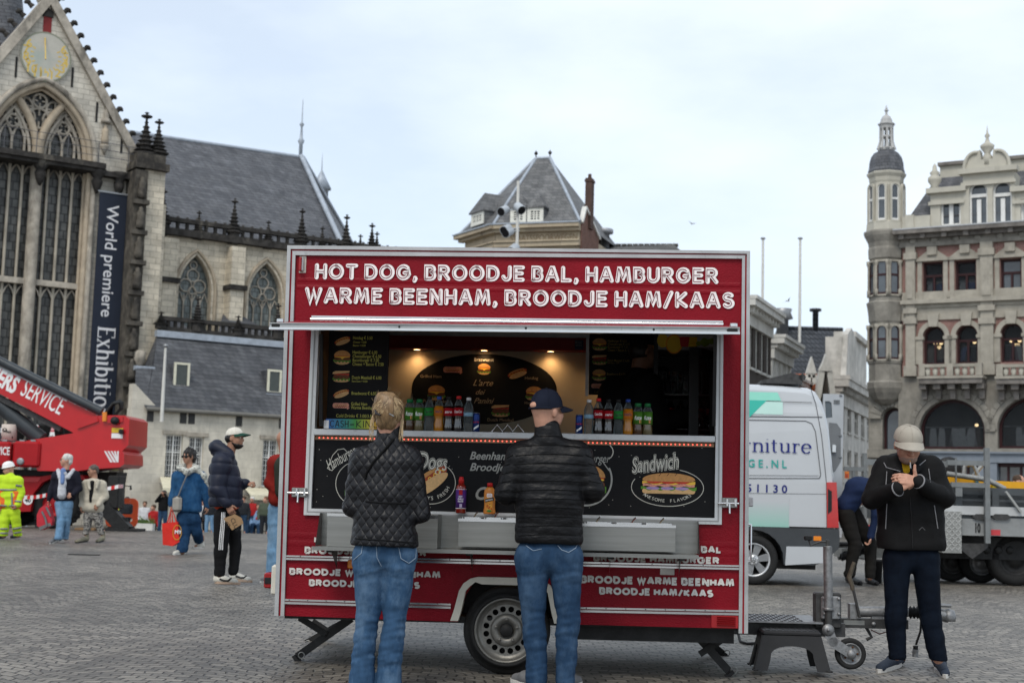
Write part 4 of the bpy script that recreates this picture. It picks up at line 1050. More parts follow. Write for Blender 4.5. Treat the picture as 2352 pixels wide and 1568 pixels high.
mb=MB();mb.add([(x0+.3,.1,zp-.1),(x1,.1,zp-.1),(x1,2.2,zmt+.3),(x0+1.8,2.2,zmt+.3),(x0+.3,9,zp-.1),(x0+1.8,9,zmt+.3)],[(0,1,2,3),(4,0,3,5)]);mb.build('mansard_roof',M_SLATE,store)
def attic_block(px0,px1,ytop,ybot,wins,d,name='dormer',arched=False):
 xa,xb=sp_(px0,450,d)[0],sp_(px1,450,d)[0];zt_=sp_(px0,ytop,d)[1];zb_=zcor+.2
 mb=MB();holes=[]
 for a,b,yt,yb in wins:
  wa,wb=sp_(a,470,d)[0],sp_(b,470,d)[0];za,zb2=sp_(a,yb,d)[1],sp_(a,yt,d)[1]
  holes.append(roundarch(wa,wb,za,zb2-(wb-wa)/2,8)if arched else[(wa,za),(wb,za),(wb,zb2),(wa,zb2)])
 mb.slab([[(xa,zb_),(xb,zb_),(xb,zt_),(xa,zt_)]]+[h[::-1]for h in holes],d,d+.5,0)
 mb.box(xa-.2,xb+.2,d-.3,d+.4,zt_,zt_+.3,0);mb.box(xa-.1,xb+.1,d-.15,d+.001,zt_-.7,zt_-.5,0)
 if arched:mb.box(xa,xb,d+.5,d+2.6,zb_,zt_,0)
 else:mb.box(xa,xb,d+.5,d+1.6,zb_,zt_,0)
 do=mb.build(name,M_CREAMST,store)
 for h in holes:
  xs=[p[0]for p in h];zs=[p[1]for p in h];mb=MB();xm=(min(xs)+max(xs))/2
  inn=[(xm+(p[0]-xm)*.8,min(zs)+.1+(p[1]-min(zs))*.93)for p in h]
  mb.slab([h,inn[::-1]],d+.2,d+.3,0);mb.box(xm-.12,xm+.12,d+.2,d+.3,min(zs)+.1,max(zs)-(1.0 if arched else .1),0)
  if arched:zz=max(zs)-(max(xs)-min(xs))/2-.25;mb.box(min(xs)+.05,max(xs)-.05,d+.19,d+.29,zz-.1,zz+.1,0)
  f=mb.build('window',M_SASH,do);mb=MB();mb.slab([h],d+.32,d+.34);mb.build('pane',M_REFL,f)
 return xa,xb,zt_
attic_block(2137,2212,446,520,[(2160,2206,463,518)],-.15)
a=attic_block(2212,2330,402,520,[(2226,2268,420,517),(2280,2324,417,515)],-.2,'gable_dormer',True)
attic_block(2330,2440,442,520,[(2344,2380,458,512),(2390,2430,455,510)],-.15)
q=sp_(2267,390,-.2);xm=q[0];zb_=a[2]+.3;hw_=(a[1]-a[0])/2*.88
mb=MB();mb.slab([[(xm-hw_,zb_),(xm+hw_,zb_)]+arc(xm+hw_*.5,zb_,hw_*.5,.95,0,90,8)+[(xm+hw_*.3,zb_+1.1),(xm+hw_*.25,zb_+.5),(xm-hw_*.25,zb_+.5),(xm-hw_*.3,zb_+1.1)]+arc(xm-hw_*.5,zb_,hw_*.5,.95,90,180,8)],-.3,.4,0)
for s_ in(-1,1):mb.tube([(xm+s_*hw_*(.5+.5*math.cos(t)),-.35,zb_+.95*math.sin(t))for t in[k*math.pi/2/8 for k in range(10)]],.11,6,0)
mb.lathe([(.3,0),(.28,.5),(.16,.7),(.38,1.0),(.42,1.15),(.15,1.35),(.08,1.6),(.16,1.75),(.06,1.9),(.0,2.4)],10,(xm,-.05,zb_+.2),None,0)
mb.build('pediment',M_CREAMST,store)
q=sp_(2146,446,-.2);mb=MB();mb.lathe([(.3,0),(.2,.2),(.4,.5),(.4,.7),(.2,.85),(.3,1.0),(.15,1.15),(.12,1.4),(.0,1.6)],10,(q[0],-.1,q[1]+.3));mb.build('vase_finial',M_CREAMST,store)
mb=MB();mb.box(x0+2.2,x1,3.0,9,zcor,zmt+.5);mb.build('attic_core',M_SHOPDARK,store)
# ---- corner turret
tc_=sp_(2036,700,.3);tx=tc_[0];ty_=.3
TR=abs(sp_(2072,620,.3)[0]-sp_(1999,620,.3)[0])*.54
def tz_(y):return sp_(2036,y,.3)[1]
oc_=dict(n=8,ph=math.pi/8,smooth=False)
mb=MB();O=(tx,ty_,0)
def lat(pr,m=0,n=8):mb.lathe([(r_*TR,tz_(y))for r_,y in pr],n,O,None,m,n>8,ph=math.pi/8)
lat([(.05,932),(.4,928),(.75,918),(.98,903),(1.08,893),(1.1,880),(1.0,876),(1.0,838),(1.06,836),(1.06,828),(.94,826),(.94,745),(1.0,740),(1.04,720),(1.1,706),(1.14,698),(1.0,694),(1.0,686),(1.0,680),(.92,678),(.92,600),(1.02,596),(1.04,575),(1.0,570),(1.05,560),(1.25,545),(1.3,538),(1.28,534)])
mb.build('turret_shaft',M_GREYST,store)
mb=MB();lat([(1.15,534),(1.12,516),(.98,512),(.96,470),(.93,425),(.98,420),(1.0,412),(1.12,405),(1.14,401),(1.05,399)]);mb.build('turret_lantern',M_CREAMST,store)
mb=MB();lat([(1.04,400),(1.06,396),(1.0,388),(.97,375),(.88,362),(.72,353),(.5,348),(.42,347)],0,8);mb.build('turret_dome',M_SLATE,store)
mb=MB();lat([(.48,347),(.5,343),(.42,340)],0,8)
for k in range(8):
 t=math.pi/8+k*math.pi/4
 mb.tube([(tx+TR*r_*math.cos(t),ty_+TR*r_*math.sin(t),tz_(y))for r_,y in((.46,344),(.40,335),(.35,325),(.34,300),(.34,292))],[.13,.1,.075,.07,.07],6)
lat([(.36,317),(.38,316),(.38,314),(.36,313)],0,8);lat([(.40,296),(.42,290),(.5,287),(.5,285),(.36,283),(.32,275),(.22,268),(.08,264),(.06,258),(.14,254),(.06,251),(.08,249),(.03,247),(.02,242)],0,8)
mb.build('turret_cupola',mat('grey_painted_wood',(.42,.42,.41),.6,0,.12,3),store)
for yt,yb,rw,m_,ar in((606,680,.93,M_GREYST,0),(752,828,.95,M_GREYST,1),(430,512,.985,M_CREAMST,1)):
 for k in range(8):
  t=k*math.pi/4;nx,ny=math.cos(t),math.sin(t)
  if ny>.3:continue
  ap_=rw*TR*math.cos(math.pi/8)+.02
  m=Matrix(((-ny,-nx,0,tx+nx*ap_),(nx,-ny,0,ty_+ny*ap_),(0,0,1,0),(0,0,0,1)))
  hwid=TR*.27 if yt!=430 else TR*.22;za,zb2=tz_(yb),tz_(yt)
  out_=roundarch(-hwid,hwid,za,zb2-hwid,8)if ar else[(-hwid,za),(hwid,za),(hwid,zb2),(-hwid,zb2)]
  mb=MB();mb.xf=m
  big=[(p[0]*1.45,p[1]+(.12 if p[1]>za+.1 else-.1))for p in out_]
  mb.slab([big,out_[::-1]],-.12,.02,0)
  inn=[(p[0]*.78,za+.12+(p[1]-za)*.93)for p in out_]
  mb.slab([out_,inn[::-1]],-.06,.02,1);mb.box(-hwid*.78,hwid*.78,-.05,.015,za+(zb2-za)*.6-.06,za+(zb2-za)*.6+.06,1)
  mb.poly([out_],-.01,2)
  mb.build('turret_window',[M_CREAMST if yt==430 else M_PALEST,M_SASH if yt==430 else M_MAROON,M_REFL],store)
  if yt!=430:
   mb=MB();c_=TR*.94*math.cos(math.pi/8)
   for s_ in(-1,1):
    p=m@Vector((s_*TR*.37,-.0,0));mb.lathe([(.16,za-.1),(.16,za+.3),(.11,za+.35),(.1,zb2-.3),(.18,zb2-.1),(.2,zb2+.1)],8,(p.x,p.y,0))
   mb.build('colonnette',M_PALEST,store)
a=sp_(2028,1100,.5);b=sp_(2078,1100,.5);zt_=sp_(2050,937,.5)[1]
mb=MB();xa,xb=sp_(1996,1000,.5)[0],x0-.2
o_=roundarch(a[0],b[0],.2,zt_-(b[0]-a[0])/2,12)
mb.slab([[(xa,0),(xb,0),(xb,z_bal-.5),(xa,z_bal-.5)],o_[::-1]],.4,1.2,0);mb.box(xa,xa+.3,1.2,12,0,z_bal-.5,0)
xm=(a[0]+b[0])/2;r_=(b[0]-a[0])/2
for j in range(11):mb.slab([arc(xm,zt_-r_,r_+.75,r_+.75,180*j/11+1,180*(j+1)/11-1,3)+arc(xm,zt_-r_,r_+.05,r_+.05,180*(j+1)/11-1,180*j/11+1,3)],.2-.03*(j%2),.4)
mb.box(xa,xb+.05,.1,.4,z_shop-.3,z_shop+.2,0)
mb.build('corner_arch',M_GREYST,store)
win_frame(o_,(),.62,store,.8,.14)
mb=MB();mb.box(xa,x0,.9,11.5,z_bal-.45,zcor,0);mb.build('side_wall',M_GREYST,store)
#  houses of the side street
sv=dirf(21.5)
def street_frame(px,Y):
 p=at(px,1180,Y);return Frame((p.x,p.y,-.85),sv)
def row_house(name,label,px,Y,length,ytop,wallm,trimm,cols,rows,depth=9,cornice=.7,dark=None,attic=None):
 fr=street_frame(px,Y);e=thing(name,label,'house',fr.m)
 H=fr.p(px,ytop)[1]
 mb=MB();holes=[]
 wz=[]
 for r_ in range(rows):
  zt_=H-1.3-r_*3.6
  if zt_<4:break
  for c_ in range(cols):
   u=length*(c_+.5)/cols;wd=length/cols*.26
   holes.append([(u-wd,zt_-2.3),(u+wd,zt_-2.3),(u+wd,zt_),(u-wd,zt_)])
 mb.slab([[(0,0),(length,0),(length,H),(0,H)]]+[h[::-1]for h in holes],0,.4,0);mb.box(0,.3,.4,depth,0,H-.01,0);mb.box(length-.3,length,.4,depth,0,H-.01,0);mb.box(0.3,length-.3,.41,depth,H-.3,H-.02,0)
 mb.build('front_wall',wallm,e)
 mb=MB();z=H-cornice*.3
 for k,(o,a,b)in enumerate(((.15,-1.1,-.45),(.35,-.45,-.2),(.8,-.2,.15),(.9,.15,.35))):mb.box(-.1-o*.3,length+.05,-o,.3,z+a*cornice/.7,z+b*cornice/.7)
 x=.3
 while x<length:mb.box(x,x+.2,-.6,-.2,z-.5*cornice/.7,z-.21*cornice/.7);x+=.9
 mb.build('cornice',trimm,e)
 for h in holes:
  x0_,x1_,z0_,z1_=h[0][0],h[1][0],h[0][1],h[2][1]
  mb=MB();mb.slab([h,[(x0_+.12,z0_+.12),(x0_+.12,z1_-.12),(x1_-.12,z1_-.12),(x1_-.12,z0_+.12)]],.12,.24,0);mb.box(x0_+.1,x1_-.1,.13,.22,(z0_+z1_)/2-.05,(z0_+z1_)/2+.05,0);mb.box((x0_+x1_)/2-.04,(x0_+x1_)/2+.04,.14,.21,z0_+.1,z1_-.1,0)
  mb.box(x0_-.12,x1_+.12,-.12,.1,z0_-.15,z0_-.01,0)
  f=mb.build('window',trimm,e);mb=MB();mb.box(x0_,x1_,.25,.3,z0_,z1_);mb.build('pane',M_DARKGLASS,f)
 return e,fr,H
M_DKBRICK=brick('dark_house_brick',(.055,.045,.04),(.04,.034,.03),(.08,.07,.06),.24,.08,.012,.9,.2,var=.3)
M_WHITEST=mat('white_stucco',(.58,.57,.53),.8,0,.18,1,.1,6,var2=((.3,.29,.27),.55,.85,.8,(1,1,.3)))
M_GREYSTUCCO=mat('grey_ornate_stone',(.50,.48,.44),.85,0,.25,1,.2,5,var2=((.22,.21,.19),.5,.8,.7,(1,1,.4)))
row_house('terraced_house','dark brick canal house with deep white cornice right of the trailer',1700,78,8.2,682,M_DKBRICK,M_WHITEST,5,3)
row_house('terraced_house','narrow white house with rounded cornice next to the dark brick house',1771,88,6.5,772,M_WHITEST,M_WHITEST,4,3)
row_house('terraced_house','low brown fronted house with flat stone cornice in the side street',1806,96,6,868,mat('brown_stucco',(.22,.17,.12),.8,0,.2,1),M_GREYSTUCCO,3,2)
e,fr,H=row_house('ornate_house','pale ornate stone house with heavy cornice beside the store turret',1924,101,26,868,M_GREYSTUCCO,M_GREYSTUCCO,7,4,1.6,1.0)
u0,u1,u2=fr.p(1943,800)[0],fr.p(1963,800)[0],fr.p(1996,800)[0];za,zb2=fr.p(1953,768)[1],fr.p(1980,786)[1]
mb=MB();mb.slab([[(u0-.8,H),(u1,H),(u1,za),((u0+u1)/2,za+.5),(u0+.3,za-.2),(u0,za-1.6)]],-.1,.3,0);mb.box(u0,u1,.3,1.5,H,za-.4,0);mb.box(u1+.05,u2,.2,1.5,H,zb2,0);mb.box(u1+.02,u2,-.1,1.6,zb2,zb2+.4,0);mb.build('roof_gable',M_GREYSTUCCO,e)
_t=at(1790,1180,112);TF=Frame((_t.x,_t.y,-.85),(1,0,0))
e=thing('tiled_roof_house','house with large black glazed tile roof above the orange roofed gables','house',TF.m)
M_BLKTILE=brick('black_glazed_tiles',(.050,.056,.066),(.07,.075,.085),(.02,.022,.026),.36,.42,.05,.35,.9,off=0,var=.25,dist=.08)
a0=TF.p(1772,905);a1=TF.p(1948,905);b0=TF.p(1785,752,5);b1=TF.p(1936,752,5)
mb=MB();mb.box(a0[0]+.3,a1[0]-.3,.3,9,0,a0[1],0);mb.build('front_wall',M_BRICKRED,e)
mb=MB();mb.add([(a0[0],0,a0[1]),(a1[0],0,a1[1]),(b1[0],5,b0[1]),(b0[0],5,b0[1]),(a1[0],10,a1[1]),(a0[0],10,a0[1])],[(0,1,2,3),(1,4,2),(4,5,3,2),(5,0,3)]);rf=mb.build('tiled_roof',M_BLKTILE,e)
mb=MB();mb.tube([(b0[0],5,b0[1]),(b1[0],5,b0[1])],.16,6);q=TF.p(1873,752,5);mb.lathe([(.25,-.3),(.25,1.4),(.5,1.45),(.5,1.65)],8,(q[0],5,b0[1]));mb.build('ridge_tiles',M_BLKTILE,rf)
q=TF.p(1795,752,5);mb=MB();mb.lathe([(.5,-1),(.5,.6),(.9,.7),(.7,1.2),(.8,1.5)],10,(q[0],4.6,b0[1]));mb.build('chimney',M_STEEL0,rf)
def gable_house(name,label,px0,px1,Y,yeave,ytop,wallm,neck,roofm):
 p=at(px0,1180,Y);F_=Frame((p.x,p.y,-.85),(1,0,0));e=thing(name,label,'house',F_.m)
 a=F_.p(px0,yeave);b=F_.p(px1,yeave);zt_=F_.p(px0,ytop)[1];w_=b[0];xm=w_/2;n_=w_*.22
 mb=MB()
 if neck:pts=[(0,0),(w_,0),(w_,a[1]),(xm+n_*1.7,a[1]+.6),(xm+n_,a[1]+2),(xm+n_,zt_-.6),(xm,zt_),(xm-n_,zt_-.6),(xm-n_,a[1]+2),(xm-n_*1.7,a[1]+.6),(0,a[1])]
 else:pts=[(0,0),(w_,0),(w_,a[1]),(xm+n_,a[1]+1),(xm+n_,zt_-.7),(xm-n_,zt_-.7),(xm-n_,a[1]+1),(0,a[1])]
 mb.slab([pts],0,.5,0);mb.build('gable_wall',wallm,e)
 mb=MB();edge=pts[2:]
 for i in range(len(edge)-1):mb.bar((edge[i][0],-.05,edge[i][1]),(edge[i+1][0],-.05,edge[i+1][1]),.5,.38,0)
 mb.slab([[(xm-n_*1.5,zt_-.6),(xm+n_*1.5,zt_-.6),(xm,zt_+.6)]],-.35,.2,0);mb.build('gable_trim',M_WHITEST,e)
 mb=MB();mb.add([(0,.5,a[1]-.5),(xm,.5,zt_-1.2),(xm,10,zt_-1.2),(0,10,a[1]-.5),(w_,.5,a[1]-.5),(w_,10,a[1]-.5)],[(0,1,2,3),(1,4,5,2)]);mb.build('tiled_roof',roofm,e)
 for k in range(2):
  z=a[1]-1.2-k*3.4
  for u in(.25,.5,.75):
   mb=MB();mb.box(w_*u-.4,w_*u+.4,-.04,.02,z-1.6,z,1);mb.slab([[(w_*u-.5,z-1.7),(w_*u+.5,z-1.7),(w_*u+.5,z+.1),(w_*u-.5,z+.1)],[(w_*u-.4,z-1.6),(w_*u-.4,z),(w_*u+.4,z),(w_*u+.4,z-1.6)]],-.08,.01,0);mb.build('window',[M_WHITEST,M_DARKGLASS],e)
M_ORTILE=brick('orange_pantiles',(.42,.12,.05),(.34,.095,.04),(.12,.04,.02),.34,.4,.04,.7,.8,off=0,dirt=(.2,.09,.05),dlo=.5,dhi=.8,var=.25)
gable_house('gabled_house','small house with triangular white pediment gable among orange roofs',1842,1880,100,912,838,M_DKBRICK,False,M_ORTILE)
gable_house('gabled_house','dark house with curved white neck gable beside the ornate house',1872,1916,96,925,832,M_DKBRICK,True,M_ORTILE)
_t=at(1826,1180,109);TF2=Frame((_t.x,_t.y,-.85),(1,0,0));e=thing('orange_roof_house','house with steep orange tile roof behind the small gables','house',TF2.m)
a=TF2.p(1822,935);b=TF2.p(1905,860,3);mb=MB();mb.add([(a[0],0,a[1]),(b[0]+1,0,a[1]),(b[0]+1,3,b[1]),(a[0],3,b[1])],[(0,1,2,3)]);mb.build('tiled_roof',M_ORTILE,e);mb=MB();mb.box(a[0]+.1,b[0]+.9,.1,5,0,a[1],0);mb.build('front_wall',M_BRICKRED,e)
for px,y0,y1,lb in((1746.5,700,549,'pale flagpole above the dark brick house cornice'),(1833.5,756,549,'tall pale flagpole rising behind the black tiled roof')):
 q0=at(px+1,1100,116);q1=at(px,y1,116);pole('flagpole',lb,(q0.x,q0.y,-.85),q1.z+.85,.16,M_WHITEPOLE)
 #  the food trailer
_yaw=R(3.6)
_w=ground_at(1160,1549)
T=Frame(_w,Vector((math.cos(_yaw),-math.sin(_yaw),.0075)),Vector((-.0075,0,1)))
def leather(name,c):
 """painted panel with a hide-like embossing, a little grime"""
 m,t,b=_new(name)
 n=t.nodes.new;l=t.links.new
 tc=n('ShaderNodeTexCoord')
 vo=n('ShaderNodeTexVoronoi');vo.inputs['Scale'].default_value=85;vo.feature='F1'
 mp=n('ShaderNodeMapping');mp.inputs['Scale'].default_value=(1,1,1.25);l(tc.outputs['Object'],mp.inputs['Vector'])
 l(mp.outputs[0],vo.inputs['Vector'])
 bp=n('ShaderNodeBump');bp.inputs['Strength'].default_value=.4;bp.inputs['Distance'].default_value=.0035
 l(vo.outputs['Distance'],bp.inputs['Height']);l(bp.outputs[0],b.inputs['Normal'])
 nz=n('ShaderNodeTexNoise');nz.inputs['Scale'].default_value=2.2;nz.inputs['Detail'].default_value=8;nz.inputs['Roughness'].default_value=.7
 l(tc.outputs['Object'],nz.inputs['Vector'])
 mr=n('ShaderNodeMapRange');mr.inputs[1].default_value=.3;mr.inputs[2].default_value=.72;mr.inputs[3].default_value=.8;mr.inputs[4].default_value=1.12
 l(nz.outputs[0],mr.inputs[0])
 sc=n('ShaderNodeVectorMath');sc.operation='SCALE';sc.inputs[0].default_value=c;l(mr.outputs[0],sc.inputs['Scale'])
 n2=n('ShaderNodeTexNoise');n2.inputs['Scale'].default_value=9;n2.inputs['Detail'].default_value=8;n2.inputs['Roughness'].default_value=.8
 mp2=n('ShaderNodeMapping');mp2.inputs['Scale'].default_value=(1,1,.35);l(tc.outputs['Object'],mp2.inputs['Vector']);l(mp2.outputs[0],n2.inputs['Vector'])
 r2=n('ShaderNodeMapRange');r2.inputs[1].default_value=.64;r2.inputs[2].default_value=.8;r2.inputs[4].default_value=.6;l(n2.outputs[0],r2.inputs[0])
 mm=n('ShaderNodeMix');mm.data_type='RGBA';mm.inputs[7].default_value=(.05,.012,.012,1)
 l(r2.outputs[0],mm.inputs[0]);l(sc.outputs[0],mm.inputs[6]);l(mm.outputs[2],b.inputs['Base Color'])
 b.inputs['Roughness'].default_value=.45;b.inputs['Specular IOR Level'].default_value=.14
 return m
M_RED=leather('red_panel',(.225,.0055,.014))
M_ALU=mat('aluminium_frame',(.42,.43,.43),.45,.4,.12,6,.05,60,var2=((.2,.2,.19),.6,.8,14,(1,1,.3)))
M_ALUW=mat('white_aluminium',(.58,.59,.59),.45,.15,.08,6,var2=((.3,.29,.27),.58,.85,10,(1,1,1)))
M_STEEL=mat('brushed_steel',(.27,.27,.255),.38,.8,.14,5,.12,90,stretch=(.2,1,6),dist=.002)
M_CHROME=mat('chrome',(.60,.60,.60),.2,1.0,.05)
M_WHITE_PAINT=mat('white_vinyl',(.86,.84,.82),.5,0,.1,30,.3,70,dist=.002)
M_INLINE=mat('lettering_groove',(.16,.006,.02),.5,0,0)
M_BLACK=mat('black_vinyl',(.009,.009,.010),.6,0,.2,20,.04,8,spec=.15,stretch=(1,1,14))
M_RUBBER=mat('tyre_rubber',(.018,.018,.018),.75,0,.25,30,.3,60,dist=.003)
M_BLACKMETAL=mat('black_steel',(.02,.02,.02),.55,.1,.35,12,.2,40,dist=.003)
M_CREAM=mat('cream_paint',(.60,.57,.49),.45,0,.1,6,var2=((.2,.19,.17),.6,.8,8,(1,1,1)))
M_REDLENS=mat('red_lens',(.30,.01,.012),.15,0,.1,40,coat=.5)
M_ORANGE=mat('orange_lens',(.75,.22,.01),.2,0,.1,40,coat=.5)
M_CLEARLENS=mat('clear_lens',(.35,.35,.36),.12,.2,.25,60,coat=.5)
M_DARK=mat('dark_plastic',(.015,.015,.016),.5,0,.2,20)
trailer=thing('food_trailer','red street food trailer with white lettering, open serving hatch and steel counter','food trailer',T.m)
tp=T.p
def quad(mb,pts,y,m=0):mb.poly([pts],y,m)
def P2(*xy,d=0.0):return[tp(x,y,d)for x,y in xy]
# ---- the long side: red panel with the hatch opening and the wheel arch
hole=P2((700,1182),(1657,1204),(1661,752),(717,744))
zb0,zb1=tp(652,1413),tp(1696,1443)
wc=tp(1163,1447);WR=.305
archl,archr,archt=tp(1052,1420)[0],tp(1279,1425)[0],tp(1163,1334)[1]
outer=[tp(652,1413),(archl,zb0[1]-.01),(archl+.045,archt-.09),(archl+.10,archt),(archr-.10,archt),(archr-.045,archt-.09),(archr,zb1[1]),tp(1697,1443),tp(1704,594),tp(679,586)]
mb=MB()
mb.slab([outer,hole[::-1]],0,.035,0)
xl,xr=tp(679,660)[0]+.01,tp(1703,660)[0]-.01
for ya,yb_ in((639,646),(656,663)):
 z0,z1=tp(690,yb_)[1],tp(690,ya)[1]
 zc,h=(z0+z1)/2,(z1-z0)/2
 mb.add([(xl,0,zc-h*1.6),(xr,0,zc-h*1.6),(xr,-.006,zc),(xl,-.006,zc),(xr,0,zc+h*1.6),(xl,0,zc+h*1.6)],[(0,1,2,3),(3,2,4,5)],0,True)
xr2=tp(1697,1250)[0]-.01;xl2=tp(655,1250)[0]+.01
for yy in(1228,1247):
 z=tp(680,yy)[1]
 mb.add([(xl2,0,z-.02),(xr2,0,z-.02),(xr2,-.004,z),(xl2,-.004,z),(xr2,0,z+.02),(xl2,0,z+.02)],[(0,1,2,3),(3,2,4,5)],0,True)
mb.build('side_panel',M_RED,trailer)
# ---- box of the trailer: roof, ends, floor, back
zt=tp(668,568)[1];zf=zb0[1]+.02
X0,X1=tp(662,700)[0],tp(1720,700)[0]
DEP=1.95
mb=MB();mb.box(X0+.005,X1-.005,.03,DEP+.06,zt-.05,zt-.005,0);mb.build('roof',M_ALUW,trailer)
mb=MB();mb.box(X0+.003,X0+.04,.037,DEP+.06,zf+.002,zt-.052,0);mb.build('end_wall',M_RED,trailer)
mb=MB();mb.box(X1-.04,X1-.003,.037,DEP+.06,zf+.002,zt-.052,0);mb.build('end_wall',M_RED,trailer)
mb=MB();mb.box(X0+.042,X1-.042,DEP,DEP+.055,zf+.004,zt-.054,0);mb.build('rear_wall',mat('cream_lining',(.52,.44,.32),.5,0,.1,3),trailer)
mb=MB();mb.box(X0+.044,X1-.044,.04,DEP-.004,zf-.04,zf+.0,0);mb.build('floor_plate',M_BLACKMETAL,trailer)
mb=MB();mb.box(X0+.042,X0+.06,.045,DEP-.004,zf+.01,zt-.06,0);mb.build('inner_lining',mat('brown_lining',(.16,.085,.04),.5,0,.3,5),trailer)
mb=MB();mb.box(X0+.065,X1-.045,.045,DEP-.004,zt-.075,zt-.058,0);mb.build('ceiling_lining',mat('grey_lining',(.22,.21,.2),.5),trailer)
# ---- aluminium corner profiles with the red inlay
def profile(name,pts_out,pts_in,split=(.38,.55)):
 """a frame bar whose outer edge runs pts_out and inner edge pts_in, with a red line let in between"""
 mb=MB()
 def mix(k):return[((a[0]*(1-k)+b[0]*k),(a[1]*(1-k)+b[1]*k))for a,b in zip(pts_out,pts_in)]
 def strip(k0,k1,y0,y1,m):
  A,B=mix(k0),mix(k1)
  mb.slab([[A[0],A[1],B[1],B[0]]if True else 0],y0,y1,m)
 strip(0,split[0],-.028,.05,0);strip(split[0],split[1],-.012,.03,1);strip(split[1],1,-.02,.034,0)
 return mb.build(name,[M_ALU,mat('red_inlay',(.32,.012,.02),.4,0,.1)],trailer)
o_tl,o_tr=tp(662,565),tp(1722,578);i_tl,i_tr=tp(680,587),tp(1704,595)
o_bl,o_br=tp(632,1413),tp(1717,1453);i_bl,i_br=tp(654,1413),tp(1696,1453)
profile('top_rail',[o_tr,o_tl],[i_tr,i_tl])
profile('corner_post',[o_tl,o_bl],[i_tl,i_bl],(.42,.62))
profile('corner_post',[o_br,o_tr],[i_br,i_tr],(.42,.62))
# ---- trim strips
def trim(x0,y0,x1,y1,hpx,name='trim_rail'):
 a,b=tp(x0,y0),tp(x1,y1);h=hpx/355
 mb=MB()
 for k0,k1,yo,m in((.0,.36,-.016,0),(.36,.58,-.009,1),(.58,1,-.018,0)):
  mb.slab([[(a[0],a[1]-h*k1),(b[0],b[1]-h*k1),(b[0],b[1]-h*k0),(a[0],a[1]-h*k0)]],yo,0,m)
 for k in range(9):
  t=(k+.3)/9
  mb.lathe([(.004,0),(.0035,.002),(0,.003)],8,(a[0]+(b[0]-a[0])*t,-.016,a[1]+(b[1]-a[1])*t-h*.18),(0,-1,0),2)
 mb.build(name,[M_CHROME,mat('trim_groove',(.16,.03,.03),.5),M_BLACKMETAL],trailer)
trim(657,1274,1697,1297,10)
trim(653,1374,1036,1385,11)
trim(1288,1392,1697,1400,11)
# ---- hatch frame (white profile), sill with its light strip, lower black board
fo=P2((699,1182),(1657,1204),(1661,752),(717,744))
fi=P2((716,1167),(1641,1189),(1646,756),(734,748))
mb=MB();mb.slab([fo,fi[::-1]],-.022,.05,0)
fm=[((a[0]+b[0])/2,(a[1]+b[1])/2)for a,b in zip(fo,fi)]
mb.stroke(fm,.008,-.0235,1,'flat',closed=True)
mb.build('hatch_frame',[M_ALUW,mat('frame_groove',(.3,.3,.3),.5)],trailer)
bl,br=tp(716,1167),tp(1641,1189)
zs0,zs1=tp(722,999)[1],tp(722,985)[1]
mb=MB();mb.slab([[(bl[0]+.002,bl[1]+.002),(br[0]-.002,br[1]+.002),(br[0]-.002,zs0-.002),(bl[0]+.002,zs0-.002)]],.004,.03,0)
board=mb.build('lower_board',M_BLACK,trailer)
mb=MB();mb.bbox(bl[0]+.003,br[0]-.003,-.05,.34,zs0,zs1,.004,0)
mb.build('serving_sill',M_ALUW,trailer)
mb=MB();zl=zs0-.016
mb.box(bl[0]+.004,br[0]-.004,-.004,.003,zl-.012,zl+.012,0)
x=bl[0]+.03
while x<br[0]-.02:
 mb.box(x,x+.0075,-.0065,-.0045,zl-.0035,zl+.0035,1);x+=.0272
mb.build('light_strip',[mat('strip_tape',(.33,.2,.12),.5),emat('led_red',(1,.12,.08),1.5)],trailer)
# ---- lettering on the top panel
def panel_line(txt,x0,x1,yt,yb):
 a0,a1=tp(x0,yb),tp(x1,yb);zt_=tp(x0,yt)[1]
 h=zt_-a0[1];wd=.25*h
 mb=MB()
 stroke_text(mb,txt,a0[0]+wd/2,a0[1]+wd/2,h-wd,a1[0]-a0[0]-wd,-.0085,0,wd/(h-wd),.48,'round',.052,1,(-.075,.0))
 mb.build('lettering',[M_WHITE_PAINT,M_INLINE],trailer)
panel_line('HOT DOG, BROODJE BAL, HAMBURGER',723,1650,605,642)
panel_line('WARME BEENHAM, BROODJE HAM/KAAS',700,1687,659.5,697)
M_OLDWHITE=mat('worn_white_vinyl',(.62,.60,.57),.55,0,.15,18,var2=((.30,.02,.03),.66,.72,26,(1,1,1)))
def low_line(txt,x0,x1,yt,yb):
 a0,a1=tp(x0,yb),tp(x1,yb);h=tp(x0,yt)[1]-a0[1];wd=.29*h
 mb=MB()
 stroke_text(mb,txt,a0[0]+wd/2,a0[1]+wd/2,h-wd,a1[0]-a0[0]-wd,-.0105,0,wd/(h-wd),.44,'flat')
 mb.build('lettering',M_OLDWHITE,trailer)
for a in(('HOT DOG, BROODJE BAL',722,1000,1231,1246),('BROODJE HAMBURGER',700,980,1254,1271),('BROODJE WARME BEENHAM',665,1012,1303,1319),('BROODJE HAM/KAAS',710,965,1329,1345),('HOT DOG, BROODJE BAL',1356,1657,1247,1263),('BROODJE HAMBURGER',1363,1652,1272,1288),('BROODJE WARME BEENHAM',1333,1686,1320,1338),('BROODJE HAM/KAAS',1376,1638,1347,1364)):
 low_line(*a)
